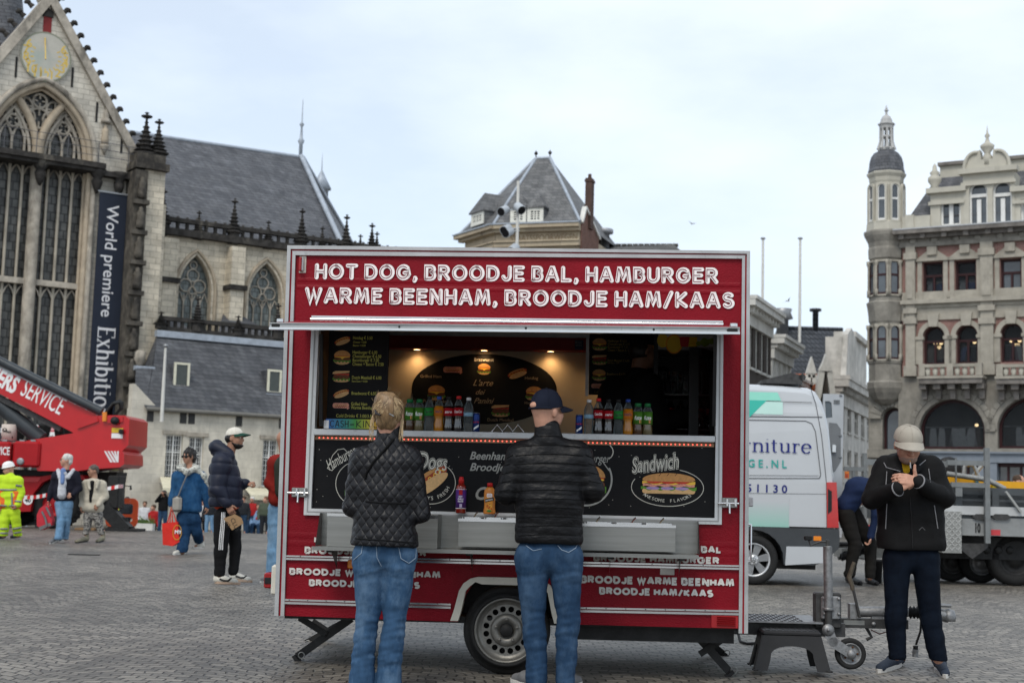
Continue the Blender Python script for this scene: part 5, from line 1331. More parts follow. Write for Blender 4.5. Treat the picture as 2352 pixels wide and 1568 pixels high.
 # ---- the raised hatch flap
FD=-.85
f0,f1=tp(620,741,FD),tp(1699,752,FD);h0,h1=tp(700,737,0),tp(1678,748,0)
fz0=tp(620,757,FD)[1]
mb=MB()
thk=f0[1]-fz0
mb.add([(f0[0],FD,f0[1]-.004),(f1[0],FD,f1[1]-.004),(h1[0],-.03,h1[1]),(h0[0],-.03,h0[1]),(f0[0],FD,f0[1]-thk+.004),(f1[0],FD,f1[1]-thk+.004),(h1[0],-.03,h1[1]-thk),(h0[0],-.03,h0[1]-thk)],[(0,1,2,3),(4,7,6,5),(1,5,6,2),(3,7,4,0),(2,6,7,3)],0)
flap=mb.build('hatch_flap',[M_RED],trailer)
mb=MB()
zc0,zc1=f0[1],f1[1]
for k0,k1,yo in((0,.12,.016),(.12,.68,.006),(.68,1.0,.02)):
 mb.slab([[(f0[0],zc0-thk*k1),(f1[0],zc1-thk*k1),(f1[0],zc1-thk*k0),(f0[0],zc0-thk*k0)]],FD-yo,FD+.03,0 if k0!=.68 else 1)
for t in(.02,.28,.55,.82,.975):
 mb.lathe([(.007,0),(.006,.003),(0,.004)],8,(f0[0]+(f1[0]-f0[0])*t,FD-.006,zc0+(zc1-zc0)*t-thk*.42),(0,-1,0),2)
mb.bbox(f1[0]-.07,f1[0]-.012,FD-.012,FD+.0,zc1-thk*.62,zc1-thk*.2,.003,2)
mb.bbox(f0[0]+.012,f0[0]+.06,FD-.012,FD+.0,zc0-thk*.62,zc0-thk*.2,.003,2)
mb.build('edge_profile',[M_ALU,M_CHROME,M_BLACKMETAL],flap)
mb=MB();mb.tube([(f0[0]+.05,FD+.05,zc0+.01),(f0[0]+.05,FD+.05,zc0+.028)],.022,10,0);mb.tube([(f1[0]-.03,FD+.05,zc1+.01),(f1[0]-.03,FD+.05,zc1+.028)],.022,10,0)
mb.build('catch',M_CHROME,flap)
a,b=tp(716,733,0),tp(1660,745,0)
mb=MB();mb.cyl((a[0],-.025,a[1]-.006),(b[0],-.025,b[1]-.006),.018,n=10);mb.slab([[(a[0],a[1]+.006),(b[0],b[1]+.006),(b[0],b[1]+.022),(a[0],a[1]+.022)]],-.012,0,0)
mb.build('hinge_rail',M_CHROME,trailer)
for xa,xb_ in((733,728),(1644,1650)):
 p0=tp(xa,985,0);p1=tp(xb_,775,-.1)
 mb=MB();sgn=1 if xa<1000 else-1
 mb.bar((p0[0]+.012*sgn,.0,p0[1]+.02),(p0[0]+.016*sgn,-.12,p1[1]+.02),.026,.022,0);mb.cyl((p0[0]+.012*sgn,.0,p0[1]+.02),(p0[0]+.014*sgn,-.06,(p0[1]+p1[1])/2),.007,n=8,m=1)
 mb.build('gas_strut',[M_DARK,M_CHROME],trailer)
 # ---- latches, marker lamps, vent, number plate patch
def latch(x0,y0,x1,y1,flip):
 a,b=tp(x0,y1),tp(x1,y0)
 mb=MB();cx=(a[0]+b[0])/2;cz=(a[1]+b[1])/2;w_,h_=b[0]-a[0],b[1]-a[1]
 mb.bbox(a[0]+w_*.12,b[0]-w_*.08,-.03,-.0,a[1]+h_*.2,b[1],.003,0)
 mb.cyl((a[0]-.01,-.036,cz+h_*.05),(b[0],-.036,cz+h_*.05),.008,n=10,m=1)
 mb.bbox(cx-.02,cx-.005,-.045,-.03,a[1]+h_*.3,b[1]-h_*.05,.003,1);mb.bbox(cx+.03,cx+.045,-.045,-.03,a[1]+h_*.3,b[1]-h_*.05,.003,1)
 mb.cyl((cx+.0,-.05,cz),(cx+.0,-.055,a[1]-h_*.15),.006,n=8,m=1);mb.ell((cx,-.055,a[1]-h_*.2),(.008,.008,.008),8,6,1)
 mb.build('bolt_latch',[M_STEEL,M_CHROME],trailer)
latch(666,1120,711,1146,0);latch(1652,1143,1696,1171,1)
a,b=tp(688,627),tp(704,588)
mb=MB();mb.bbox(a[0]-.004,b[0],-.004,0,a[1],b[1],.002,2);mb.bbox(a[0]-.002,a[0]+.02,-.04,-.005,a[1]+.008,b[1]-.012,.006,0);mb.bbox(a[0]+.021,b[0]-.012,-.045,-.005,a[1]+.008,b[1]-.012,.006,1)
mb.build('marker_lamp',[M_REDLENS,M_CLEARLENS,M_CREAM],trailer)
a,b=tp(799,1304),tp(818,1284)
mb=MB();mb.bbox(a[0],b[0],-.022,0,a[1],b[1],.005,0);mb.build('side_reflector',M_ORANGE,trailer)
a,b=tp(1633,1441),tp(1696,1412)
mb=MB();mb.bbox(a[0],b[0],-.014,-.001,a[1],b[1],.004,0)
for k in range(5):
 z=a[1]+.014+(b[1]-a[1]-.02)*k/5
 mb.add([(a[0]+.035,-.0145,z),(b[0]-.02,-.0145,z),(b[0]-.02,-.028,z+.008),(a[0]+.035,-.028,z+.008),(b[0]-.02,-.0145,z+.011),(a[0]+.035,-.0145,z+.011)],[(0,1,2,3),(3,2,4,5),(0,3,5),(1,4,2)],0)
mb.build('vent_grille',mat('red_plastic',(.36,.02,.025),.4,0,.15),trailer)
a,b=tp(1516,1319),tp(1549,1305)
mb=MB();mb.bbox(a[0],b[0],-.006,0,a[1],b[1],.002,0);mb.build('sticker_remains',M_OLDWHITE,trailer)
# ---- rear end: tail lamp and buffer, seen past the left post
mb=MB();a,b=tp(609,1349,.3),tp(631,1314,.3)
mb.bbox(a[0],b[0]+.05,.25,.42,a[1],b[1],.008,0);mb.bbox(a[0]+.006,b[0]-.005,.243,.2505,a[1]+.03,b[1]-.03,.002,1)
mb.build('tail_lamp',[M_REDLENS,M_DARK],trailer)
mb=MB();a,b=tp(624,1365,.1),tp(640,1296,.1)
mb.bbox(a[0],b[0]+.01,.06,.14,a[1],b[1],.012,0);mb.build('buffer',M_CREAM,trailer)
mb=MB();mb.tube([(X1+.005,.12,tp(1722,1290,.1)[1]),(X1+.03,.12,tp(1722,1288,.1)[1]),(X1+.03,.12,tp(1722,1205,.1)[1]),(X1+.005,.12,tp(1722,1203,.1)[1])],.008,8);mb.build('grab_handle',M_CHROME,trailer)
mb=MB();z=tp(1724,1152,.1)[1];mb.bbox(X1+.003,X1+.04,.08,.12,z-.03,z+.03,.006);mb.build('marker_lamp',M_CLEARLENS,trailer)
# ---- mudguard and wheel
mb=MB()
L_=[tp(1036,1423),tp(1044,1400),tp(1056,1355),tp(1066,1338),tp(1082,1327),tp(1100,1323)]
Ro=L_+[(2*wc[0]-p[0],p[1]-.0)for p in L_[::-1]]
def inset(p,k):return(wc[0]+(p[0]-wc[0])*k,p[1]-(.045 if abs(p[0]-wc[0])<.22 else .02 if abs(p[0]-wc[0])<.29 else 0))
In=[inset(p,.86)for p in Ro]
n=len(Ro)
for y0,y1 in((-.055,.02),):
 for i in range(n-1):
  a,b,c_,d_=Ro[i],Ro[i+1],In[i+1],In[i]
  mb.slab([[a,d_,c_,b]],y0,y1,0)
mb.build('mudguard',M_CREAM,trailer)
mb=MB();mb.slab([[(archl+.0,zb0[1]),(archl+.04,archt+.02),(archr-.04,archt+.02),(archr,zb1[1])][::-1]],.26,.3,0)
mb.build('wheel_well',M_BLACKMETAL,trailer)
def wheel(parent,name,c,Rt,Rr,wid,yo,mt_rim,holes=16):
 """tyre with a pressed steel rim; c = hub centre (x, z), outer face at y = yo looking along -y"""
 e=bpy.data.objects.new(name,None);COL.objects.link(e);e.parent=parent
 cx,cz=c
 mb=MB()
 pr=[(Rr,.02),(Rr+.006,.004),(Rr+.03,-.0),(Rt-.05,.002),(Rt-.018,.016),(Rt-.003,.035),(Rt,.05),(Rt,wid-.05),(Rt-.02,wid-.015),(Rr+.03,wid),(Rr,wid-.02)]
 mb.lathe(pr,48,(cx,yo,cz),(0,1,0),0,cap=False)
 mb.build('tyre',M_RUBBER,e)
 mb=MB()
 r1=Rr*.80;r0=Rr*.52
 mb.lathe([(Rr+.004,.012),(Rr+.002,.006),(Rr-.008,.006),(Rr-.012,.03),(Rr*.87,.045),(r1,.05)],48,(cx,yo,cz),(0,1,0),0,cap=False)
 hr=.030 if holes==16 else .03
 rm=(r1+r0)/2;hw=min((r1-r0)*.34,.026)
 for k in range(holes):
  a0=2*math.pi*k/holes;a1=2*math.pi*(k+1)/holes;am=(a0+a1)/2
  ou=[(cx+r1*math.cos(a0+(a1-a0)*i/4),cz+r1*math.sin(a0+(a1-a0)*i/4))for i in range(5)]
  inn=[(cx+r0*math.cos(a1-(a1-a0)*i/4),cz+r0*math.sin(a1-(a1-a0)*i/4))for i in range(5)]
  hole_=[(cx+rm*math.cos(am)+hw*math.cos(t),cz+rm*math.sin(am)+hw*math.sin(t))for t in[2*math.pi*j/10 for j in range(10)]]
  mb.slab([ou+inn,hole_[::-1]],yo+.05,yo+.056,0)
 mb.lathe([(r0,.05),(r0*.93,.028),(r0*.75,.02),(r0*.55,.026),(r0*.42,.045),(.0,.045)],32,(cx,yo,cz),(0,1,0),0,cap=False)
 mb.lathe([(.042,.046),(.042,.02),(.036,.012),(0,.010)],20,(cx,yo,cz),(0,1,0),1,cap=False)
 for k in range(5):
  a=2*math.pi*k/5+.3
  mb.lathe([(.011,.03),(.011,.008),(.006,.004),(0,.004)],6,(cx+r0*.68*math.cos(a),yo,cz+r0*.68*math.sin(a)),(0,1,0),0)
 mb.build('rim',[mt_rim,M_BLACKMETAL],e)
 mb=MB();mb.lathe([(Rr*.95,.1),(0,.1)],24,(cx,yo,cz),(0,1,0),0);mb.build('brake_drum',M_BLACKMETAL,e)
 return e
M_RIM=mat('grey_rim',(.20,.195,.18),.42,.55,.18,20,.1,40,var2=((.08,.06,.045),.55,.8,12,(1,1,1)))
wheel(trailer,'wheel',(wc[0],wc[1]),wc[1],.197,.185,-.02,M_RIM)
# ---- under-body, stabilisers
mb=MB();mb.box(tp(1300,1440)[0],tp(1690,1440)[0],.12,1.7,tp(1378,1466,.2)[1],zb1[1]+.05,0);mb.box(X0+.05,X1-.05,.3,.4,zb0[1]-.03,zb0[1]+.03,0);mb.box(X0+.05,X1-.05,1.5,1.6,zb0[1]-.03,zb0[1]+.03,0)
mb.cyl((wc[0],.2,wc[1]),(wc[0],1.8,wc[1]),.04,n=8)
mb.build('chassis',M_BLACKMETAL,trailer)
def stab(a,b,c_,d_,yo):
 mb=MB()
 p=[tp(*q,yo)for q in(a,b,c_,d_)]
 V=lambda q,y=yo:(q[0],y,q[1])
 mb.bar(V(p[0]),V(p[1]),.05,.05,0);mb.bar(V(p[2],yo-.035),V(p[3],yo-.035),.012,.04,0)
 d=(Vector(V(p[1]))-Vector(V(p[0]))).normalized()
 mb.bar(Vector(V(p[1]))-d*.01+Vector((0,0,-.02)),Vector(V(p[1]))+d*.015+Vector((0,0,-.02)),.075,.07,0)
 mb.tube([(p[1][0]+.03+.02*math.cos(t),yo-.03,p[1][1]+.01+.02*math.sin(t))for t in[k*.7 for k in range(10)]],.004,6,1)
 mb.build('stabiliser_leg',[M_BLACKMETAL,M_STEEL],trailer)
stab((806,1420),(684,1506),(690,1416),(752,1455),.35);stab((1588,1445),(1674,1540),(1672,1458),(1606,1500),.35)
stab((790,1428),(700,1478),(720,1424),(760,1450),1.6);stab((1600,1450),(1660,1500),(1660,1455),(1620,1480),1.6)
# ---- steel counter along the hatch
CD=-.34
cl,cr=tp(717,1258,CD),tp(1605,1265,CD)
cz0=cl[1]
wl,wr=tp(742,1176)[0],tp(1603,1200)[0]
zsp=tp(742,1177)[1]
mb=MB()
mb.box(cl[0],cr[0],CD,-.012,cz0+.001,cz0+.008,0)
mb.box(cl[0],cr[0],CD-.004,CD,cz0-.012,cz0+.011,0)
mb.box(wl,wr,-.026,-.023,cz0+.009,zsp,0)
for x in(wl,wr-.003):mb.add([(x,-.026,cz0+.009),(x,CD+.12,cz0+.009),(x,-.1,zsp),(x,-.026,zsp)],[(0,1,2,3),(3,2,1,0)],0)
for k in range(6):
 x=cl[0]+.1+(cr[0]-cl[0]-.2)*k/5
 mb.add([(x,-.024,cz0-.001),(x,CD+.05,cz0-.001),(x,-.024,cz0-.14)],[(0,1,2),(2,1,0)],0);mb.box(x-.02,x+.02,CD+.04,CD+.06,cz0-.025,cz0-.002,1)
counter=mb.build('steel_counter',[M_STEEL,M_DARK],trailer)
BF=-.245
def sauce_box(x0,x1,yt,yb,pans):
 a,b=tp(x0,yb,BF),tp(x1,yb,BF);ztp=tp(x0,yt,BF)[1];z0=max(a[1],cz0+.010)
 mb=MB()
 yb_=-.030
 mb.box(a[0],b[0],BF,BF+.004,z0,ztp,0);mb.box(a[0],a[0]+.004,BF+.004,yb_,z0,ztp,0);mb.box(b[0]-.004,b[0],BF+.004,yb_,z0,ztp,0)
 mb.box(a[0]+.004,b[0]-.004,BF+.004,yb_,z0+.002,z0+.006,0);mb.box(a[0]+.004,b[0]-.004,yb_-.004,yb_,z0+.006,ztp,0)
 mb.box(a[0]-.003,b[0]+.003,BF-.004,BF-.0005,ztp-.014,ztp+.003,1)
 bx=mb.build('sauce_holder',[M_STEEL,M_CHROME],trailer)
 n=pans;w_=(b[0]-a[0]-.02)/max(n,1)
 for k in range(n):
  x0_=a[0]+.01+w_*k+.004;x1_=a[0]+.01+w_*(k+1)-.004
  mb=MB()
  rim=rrect(x0_,x1_,BF+.012,yb_-.008,.02);hol=rrect(x0_+.012,x1_-.012,BF+.022,yb_-.018,.016)
  m=Matrix.Rotation(R(-90),4,'X');mb.xf=Matrix(((1,0,0,0),(0,0,1,0),(0,-1,0,0),(0,0,0,1)))
  mb.slab([rim,hol[::-1]],-(ztp+.012),-(ztp+.002),0)
  mb.slab([hol],-(ztp-.02),-(ztp-.024),1)
  mb.xf=None
  xm=x0_+(x1_-x0_)*(.3+.4*random.random())
  mb.tube([(xm,BF+.1,ztp-.02),(xm+.03,BF+.05,ztp+.03),(xm+.045,BF+.03,ztp+.045)],.006,6,0,flat=.5)
  mb.build('sauce_pan',[M_CHROME,mat('sauce%d'%(k%3),[(.5,.35,.12),(.4,.05,.02),(.6,.5,.3)][k%3],.25,0,.15,20)],bx)
 if n==0:
  mb=MB();mb.box(a[0],b[0],BF,yb_,ztp+.0035,ztp+.0075,0);mb.build('lid',M_STEEL,bx)
  mb=MB();mb.bbox(a[0]+.3,a[0]+.42,BF+.02,BF+.1,ztp+.008,ztp+.05,.01,0);mb.build('napkin_stack',mat('paper',(.7,.7,.68),.7),bx)
sauce_box(750,1004,1179,1256,0)
sauce_box(1052,1212,1191,1254,3)
sauce_box(1334,1551,1202,1262,3)
# ---- lower board pictures and words
M_CHALK=mat('cream_print',(.62,.60,.52),.55,0,.08,30)
M_DIMPRINT=mat('grey_print',(.36,.36,.33),.55,0,.1,30)
M_BUN=mat('bun',(.55,.27,.09),.5,0,.2,60)
M_BUNL=mat('bun_light',(.68,.42,.19),.5,0,.15,60)
M_MEAT=mat('meat',(.16,.055,.025),.6,0,.4,90)
M_SAUSAGE=mat('sausage',(.36,.06,.025),.4,0,.2,60)
M_LETTUCE=mat('lettuce',(.10,.27,.03),.5,0,.35,70)
M_CHEESE=mat('cheese',(.85,.52,.06),.45,0,.1,40)
M_TOMATO=mat('tomato',(.55,.05,.02),.4,0,.2,50)
M_HAM=mat('ham',(.70,.30,.22),.5,0,.3,80)
M_ONION=mat('onion',(.38,.27,.5),.5,0,.2,50)
FOOD=[M_BUN,M_BUNL,M_MEAT,M_SAUSAGE,M_LETTUCE,M_CHEESE,M_TOMATO,M_HAM,M_ONION]
def wavy(x0,x1,z,h,amp,k,n=24):
 return[(x0+(x1-x0)*i/n,z-h/2+amp*math.sin(k*i/n*6.28))for i in range(n+1)]+[(x1-(x1-x0)*i/n,z+h/2+amp*.6*math.sin(k*(1-i/n)*6.28+1))for i in range(n+1)]
def burger(mb,cx,cz,w_,y,long=1.0):
 h=w_*.8/long;a=w_/2
 mb.poly([arc(cx,cz-h*.28,a*.9,h*.24,180,360,10)],y,1)
 mb.poly([wavy(cx-a,cx+a,cz-h*.24,h*.16,h*.05,5)],y-.0006,4)
 mb.poly([rrect(cx-a*.93,cx+a*.93,cz-h*.2,cz+h*.0,h*.09)],y-.0012,2)
 mb.poly([[(cx-a*.9,cz+.03*h),(cx-a*.2,cz-h*.02),(cx+.0,cz-h*.14),(cx+a*.3,cz-h*.01),(cx+a*.9,cz+.03*h),(cx+a*.85,cz+.08*h),(cx-a*.85,cz+.08*h)]],y-.0018,5)
 mb.poly([wavy(cx-a*.9,cx+a*.9,cz+h*.1,h*.09,h*.02,3)],y-.0012,6)
 mb.poly([arc(cx,cz+h*.12,a*.95,h*.40,0,180,14)],y-.0018,0)
 rr=random.Random(3)
 for k in range(14):
  t=rr.uniform(.3,2.84);q=rr.uniform(.35,.9)
  mb.poly([ellipse(cx+a*.9*q*math.cos(t),cz+h*.13+h*.36*q*math.sin(t),w_*.014,w_*.01,6)],y-.0024,1)
def hotdog(mb,cx,cz,w_,y,rot=.35):
 old=mb.xf;o=Matrix.Translation((cx,0,cz))@Matrix.Rotation(-rot,4,'Y');mb.xf=o
 mb.poly([ellipse(0,w_*.07,w_*.46,w_*.14,22)],y,0);mb.poly([rrect(-w_*.5,w_*.5,-w_*.04,w_*.12,w_*.07)],y-.0006,3)
 mb.stroke([(-w_*.42+w_*.84*i/24,w_*.05+w_*.04*math.sin(i*1.5))for i in range(25)],w_*.02,y-.0012,5)
 mb.poly([ellipse(0,-w_*.08,w_*.46,w_*.13,22)],y-.0018,1)
 mb.xf=old
def sandwich(mb,cx,cz,w_,y):
 a=w_/2
 mb.poly([rrect(cx-a,cx+a,cz-w_*.2,cz-w_*.1,w_*.05)],y,1)
 mb.poly([wavy(cx-a*1.05,cx+a*1.05,cz-w_*.1,w_*.05,w_*.02,5)],y-.0006,4)
 for k in(-.6,-.05,.5):mb.poly([ellipse(cx+a*k,cz-w_*.1,a*.26,w_*.03,12)],y-.0012,8)
 mb.poly([wavy(cx-a*.98,cx+a*.98,cz-w_*.04,w_*.05,w_*.012,4)],y-.0014,7);mb.poly([wavy(cx-a*1.0,cx+a*1.0,cz+w_*.005,w_*.045,w_*.015,3)],y-.0018,5)
 for k in(-.55,.0,.5):mb.poly([ellipse(cx+a*k,cz+w_*.03,a*.3,w_*.045,12)],y-.0022,6)
 mb.poly([arc(cx,cz+w_*.06,a,w_*.13,0,180,14)+[(cx-a*.9,cz+w_*.03),(cx+a*.9,cz+w_*.03)]],y-.0026,0)
 for k in(-.3,.0,.3):mb.stroke([(cx+a*k,cz+w_*.18),(cx+a*k-.01,cz+w_*.14)],w_*.012,y-.003,2)
def meatball(mb,cx,cz,w_,y):
 a=w_/2
 mb.poly([ellipse(cx,cz-w_*.24,a*.9,w_*.1,16)],y,1);mb.poly([wavy(cx-a,cx+a,cz-w_*.16,w_*.12,w_*.05,5)],y-.0006,4)
 for k in(-.6,0,.6):mb.poly([ellipse(cx+a*k,cz-w_*.02,a*.33,w_*.14,12)],y-.0012,2)
 mb.poly([wavy(cx-a*.8,cx+a*.9,cz+w_*.12,w_*.08,w_*.02,3)],y-.0018,6)
 mb.poly([[(cx-a,cz+w_*.12),(cx+a*.9,cz+w_*.22),(cx+a*.95,cz+w_*.32),(cx-a*.7,cz+w_*.3),(cx-a,cz+w_*.22)]],y-.0024,1)
def hamroll(mb,cx,cz,w_,y,dark=False):
 a=w_/2
 mb.poly([rrect(cx-a,cx+a,cz-w_*.16,cz+w_*.16,w_*.14)],y,7)
 mb.stroke([(cx-a*.8+w_*.8*i/20,cz+w_*.06*math.sin(i*1.1))for i in range(21)],w_*.05,y-.0006,1)
 mb.stroke([(cx-a*.7+w_*.7*i/20,cz-w_*.05+w_*.05*math.sin(i*1.7+1))for i in range(21)],w_*.03,y-.0012,3)
 mb.poly([[(cx+a*.7,cz-w_*.1),(cx+a*1.1,cz-w_*.12),(cx+a*.8,cz-w_*.24)]],y-.0018,7)
def script(mb,body,x0,x1,yt,yb,y,m,rot=0.0,bold=.0,shear=.35,d=0.0):
 a0,a1=tp(x0,yb,d),tp(x1,yb,d);h=tp(x0,yt,d)[1]-a0[1]
 old=mb.xf;mb.xf=Matrix.Translation((a0[0],0,a0[1]))@Matrix.Rotation(-rot,4,'Y')
 mb.text(body,0,0,h,y,m,width=a1[0]-a0[0],shear=shear,bold=bold);mb.xf=old
BY=.0015
mb=MB()
PR=FOOD+[M_CHALK,M_DIMPRINT,M_BLACK]
def outlined(body,x0,x1,yt,yb,rot,shear=.3):
 script(mb,body,x0,x1,yt,yb,BY-.0002,9,rot,.055,shear);script(mb,body,x0,x1,yt,yb,BY-.0010,11,rot,.032,shear);script(mb,body,x0,x1,yt,yb,BY-.0018,9,rot,.0,shear)
outlined('Sandwich',1452,1562,1050,1086,.13)
c=tp(1533,1119);rx=tp(1616,1119)[0]-c[0];rz=c[1]-tp(1533,1162)[1]
mb.stroke(arc(c[0],c[1],rx,rz,-205,70,40),.004,BY,9)
sw=tp(1536,1109);sandwich(mb,sw[0],sw[1],.33,BY-.001)
def arctext(body,c,rx,rz,a0,a1,h,m):
 for i,ch in enumerate(body):
  if ch==' ':continue
  t=R(a0+(a1-a0)*(i+.5)/len(body));px,pz=c[0]+rx*math.cos(t),c[1]+rz*math.sin(t)
  tx,tz=-rx*math.sin(t),rz*math.cos(t)
  if a1<a0:tx,tz=-tx,-tz
  old=mb.xf;mb.xf=Matrix.Translation((px,0,pz))@Matrix.Rotation(-math.atan2(tz,tx),4,'Y')
  mb.text(ch,0,0,h,BY,m,align='C');mb.xf=old
arctext('AWESOME FLAVORS',c,rx*.80,rz*.80,212,328,.021,9)
mb.build('printed_badge',PR,board);mb=MB()
outlined('Hot Dogs',900,1026,1030,1068,-.08,.1)
c=tp(990,1108);rr_=tp(1046,1108)[0]-c[0]
mb.stroke(arc(c[0],c[1],rr_,rr_*.86,-215,48,40),.004,BY,9)
hd=tp(985,1106);hotdog(mb,hd[0],hd[1],.28,BY-.001,.62);arctext('ALWAYS FRESH',c,rr_*.80,rr_*.70,215,345,.024,9)
mb.build('printed_badge',PR,board);mb=MB()
script(mb,'Hamburger',757,832,1054,1080,BY,9,.55,.0,.4);mb.stroke([tp(x,y)for x,y in((800,1040),(790,1030),(776,1032),(764,1045),(757,1062),(752,1075),(762,1080),(772,1070))],.004,BY,9)
c=tp(832,1110);mb.stroke(arc(c[0],c[1],.17,.15,20,300,40),.004,BY,9);burger(mb,c[0],c[1]-.02,.22,BY-.001)
mb.build('printed_badge',PR,board);mb=MB()
script(mb,'Beenham',1079,1168,1036,1054,BY,10,0,.02,.3);script(mb,'Broodje',1079,1160,1062,1080,BY,10,0,.02,.3);script(mb,'Cola',1092,1160,1117,1146,BY,10,0,.03,.3)
mb.build('printed_words',PR,board);mb=MB()
c=tp(1345,1100);rr_=tp(1405,1100)[0]-c[0]
mb.stroke(arc(c[0],c[1],rr_,rr_*1.0,-170,25,36),.011,BY,10);mb.stroke([tp(1399,1080),tp(1383,1058),tp(1372,1050)],.006,BY,10)
mb.stroke(arc(*tp(1390,1037),.05,.05,110,-60,12),.005,BY,9)
script(mb,'Cheeseburger',1290,1402,1040,1060,BY,10,0,0,.3);bg_=tp(1345,1105);burger(mb,bg_[0],bg_[1],.26,BY-.001)
mb.build('printed_badge',PR,board);mb=MB()
rr=random.Random(5)
for k in range(40):
 px,pz=tp(rr.uniform(725,1635),rr.uniform(1025,1170));mb.poly([ellipse(px,pz,.0022,.0022,5)],BY,9)
mb.build('printed_dots',PR,board)
# ---- inside: ceiling soffit with three downlights plus one added fill lamp, oval board, menu boards
ID=DEP-.012
def ip(x,y,d=ID):return tp(x,y,d)
M_YEL=mat('yellow_print',(.50,.48,.10),.5,0,.05)
M_DIMY=mat('ochre_print',(.40,.30,.08),.5,0,.05)
mb=MB();s0,s1=ip(897,799,ID-.12),ip(1350,808,ID-.12)
ztop=zt-.08
mb.box(X0+.07,X1-.05,ID-.12,DEP-.001,s0[1],ztop,0);mb.box(X0+.07,X1-.05,ID-.135,ID-.12,ip(897,770,ID-.12)[1],ip(897,757,ID-.12)[1],1)
soff=mb.build('soffit',[mat('dark_red_band',(.20,.012,.012),.5,0,.1),M_ALU],trailer)
for x_ in(958,1112,1265,1420):  # the rightmost lamp is added to brighten the vendor and fridge
 p=ip(x_,802,ID-.05)
 mb=MB();mb.lathe([(.032,0),(.030,-.004),(.026,-.004)],16,(p[0],ID-.055,s0[1]-.0005),None,0,cap=False);mb.lathe([(.026,-.003),(0,-.003)],16,(p[0],ID-.055,s0[1]-.0005),None,1)
 dl=mb.build('downlight_and_fill',[M_CHROME,emat('lamp_glow',(1,.62,.28),5)],soff)
 ld=bpy.data.lights.new('downlight_and_fill_lamp','SPOT');ld.energy=2.2 if x_<1400 else 6;ld.spot_size=R(150);ld.spot_blend=1;ld.color=(1,.60,.27);ld.shadow_soft_size=.03
 lo=bpy.data.objects.new('downlight_and_fill_lamp',ld);COL.objects.link(lo);lo.parent=trailer;lo.location=(p[0],ID-.055,s0[1]-.012)
 if x_>1400:dl.hide_render=False
mb=MB();oc=ip(1112,893);orx=ip(1279,893)[0]-oc[0];orz=ip(1112,813)[1]-oc[1]
mb.slab([ellipse(oc[0],oc[1],orx,orz,56)],ID-.014,ID+.01,11)
y=ID-.0155
def lab(body,xc,yc,hpx,m,shear=0,bold=0.0):
 p=ip(xc,yc+hpx/2);mb.text(body,p[0],p[1],hpx/290,y,m,align='C',shear=shear,bold=bold)
M_DIMCREAM=mat('dim_cream_print',(.42,.33,.22),.5,0,.05)
lab('Bratwurst',1112,826,8,9);lab('Grilled Ham',990,864,7,10);lab('Hotdog',1221,868,7,10);lab('Pulled Chicken',1002,921,7,10);lab('Dutch Meatball',1150,964,7,10);lab('Hamburger',1225,925,6,10)
lab("L'arte",1110,879,14,10,.45);lab('dei',1104,900,12,10,.45);lab('Panini',1112,920,13,10,.45)
def pic(fn,xc,yc,wpx):p=ip(xc,yc);fn(mb,p[0],p[1],wpx/300,y)
pic(burger,1112,848,31);pic(hamroll,1040,849,44);pic(hotdog,1189,858,46);pic(burger,1003,902,42);pic(burger,1227,904,40);pic(meatball,1150,943,42)
mb.build('oval_board',FOOD+[M_CHALK,M_DIMCREAM,M_BLACK],trailer)
def menu(x0,x1,y0,y1,d,mtext,items,lines,name,frame=False):
 a,b=tp(x0,y1,d),tp(x1,y0,d)
 mb=MB();mb.slab([[a,(b[0],a[1]),b,(a[0],b[1])]],d,d+.02,11)
 k=FPX/(9.1+d)
 y=d-.0015
 for body,x_,yb,hpx,wpx in lines:
  p=tp(x_,yb,d);mb.text(body,p[0],p[1],hpx/k,y,9,width=wpx/k,bold=.008)
 for fn,xc,yc,wpx in items:
  p=tp(xc,yc,d);fn(mb,p[0],p[1],wpx/k,y)
 if frame:mb.box(a[0]-.025,a[0]-.002,d-.01,d+.02,a[1]-.01,b[1],10)
 return mb.build(name,FOOD+[mtext,M_ALU,M_BLACK],trailer)
menu(749,894,755,984,.13,M_YEL,[(hotdog,787,783,38),(burger,786,821,40),(meatball,784,864,40),(hotdog,784,904,38),(hamroll,783,931,38)],[('Hotdog € 5.50',811,779,7.5,45),('Cheese + 0.50',811,787.5,4.5,31),('Bacon + 0.50',811,795,4.5,29),('Hamburger € 6.00',810,812,7.5,57),('Cheeseburger € 6.50',810,821,7.5,66),('Baconburger € 7.00',810,830,7.5,61),('Cheese + Bacon € 7.50',809.5,839,7.5,72),('Dutch Meatball € 6.00',808.5,870,7.5,68),('Sate Saus + 0.50',808,877,4.5,36),('Braadworst € 6.50',807.5,906,7.5,57),('Grilled Ham',806.5,930.5,7.5,37),('Warme Beenham € 7.00',806,939,7.5,76),('Cold Drinks € 3.00/3.50/4.00',772,957.5,7.5,104)],'menu_board')
menu(1352,1498,757,906,1.55,M_DIMY,[(burger,1377,791,34),(meatball,1377,826,34),(burger,1376,861,32),(hamroll,1374,886,32)],[('Hamburger € 6.00',1396,785,5.5,43),('Cheeseburger € 6.50',1396,792,5.5,50),('Baconburger € 7.00',1396,799,5.5,46),('Cheese + Bacon € 7.50',1396,806,5.5,54),('Dutch Meatball € 6.00',1395,830,5.5,50),('Sate Saus + 0.50',1395,834.5,3.5,27),('Braadworst € 6.50',1394,861,5.5,42),('Cold Drinks € 3.00',1365,902,5.5,45)],'menu_board',True)
p=ip(1320,802,ID-.13);q=ip(1340,781,ID-.13)
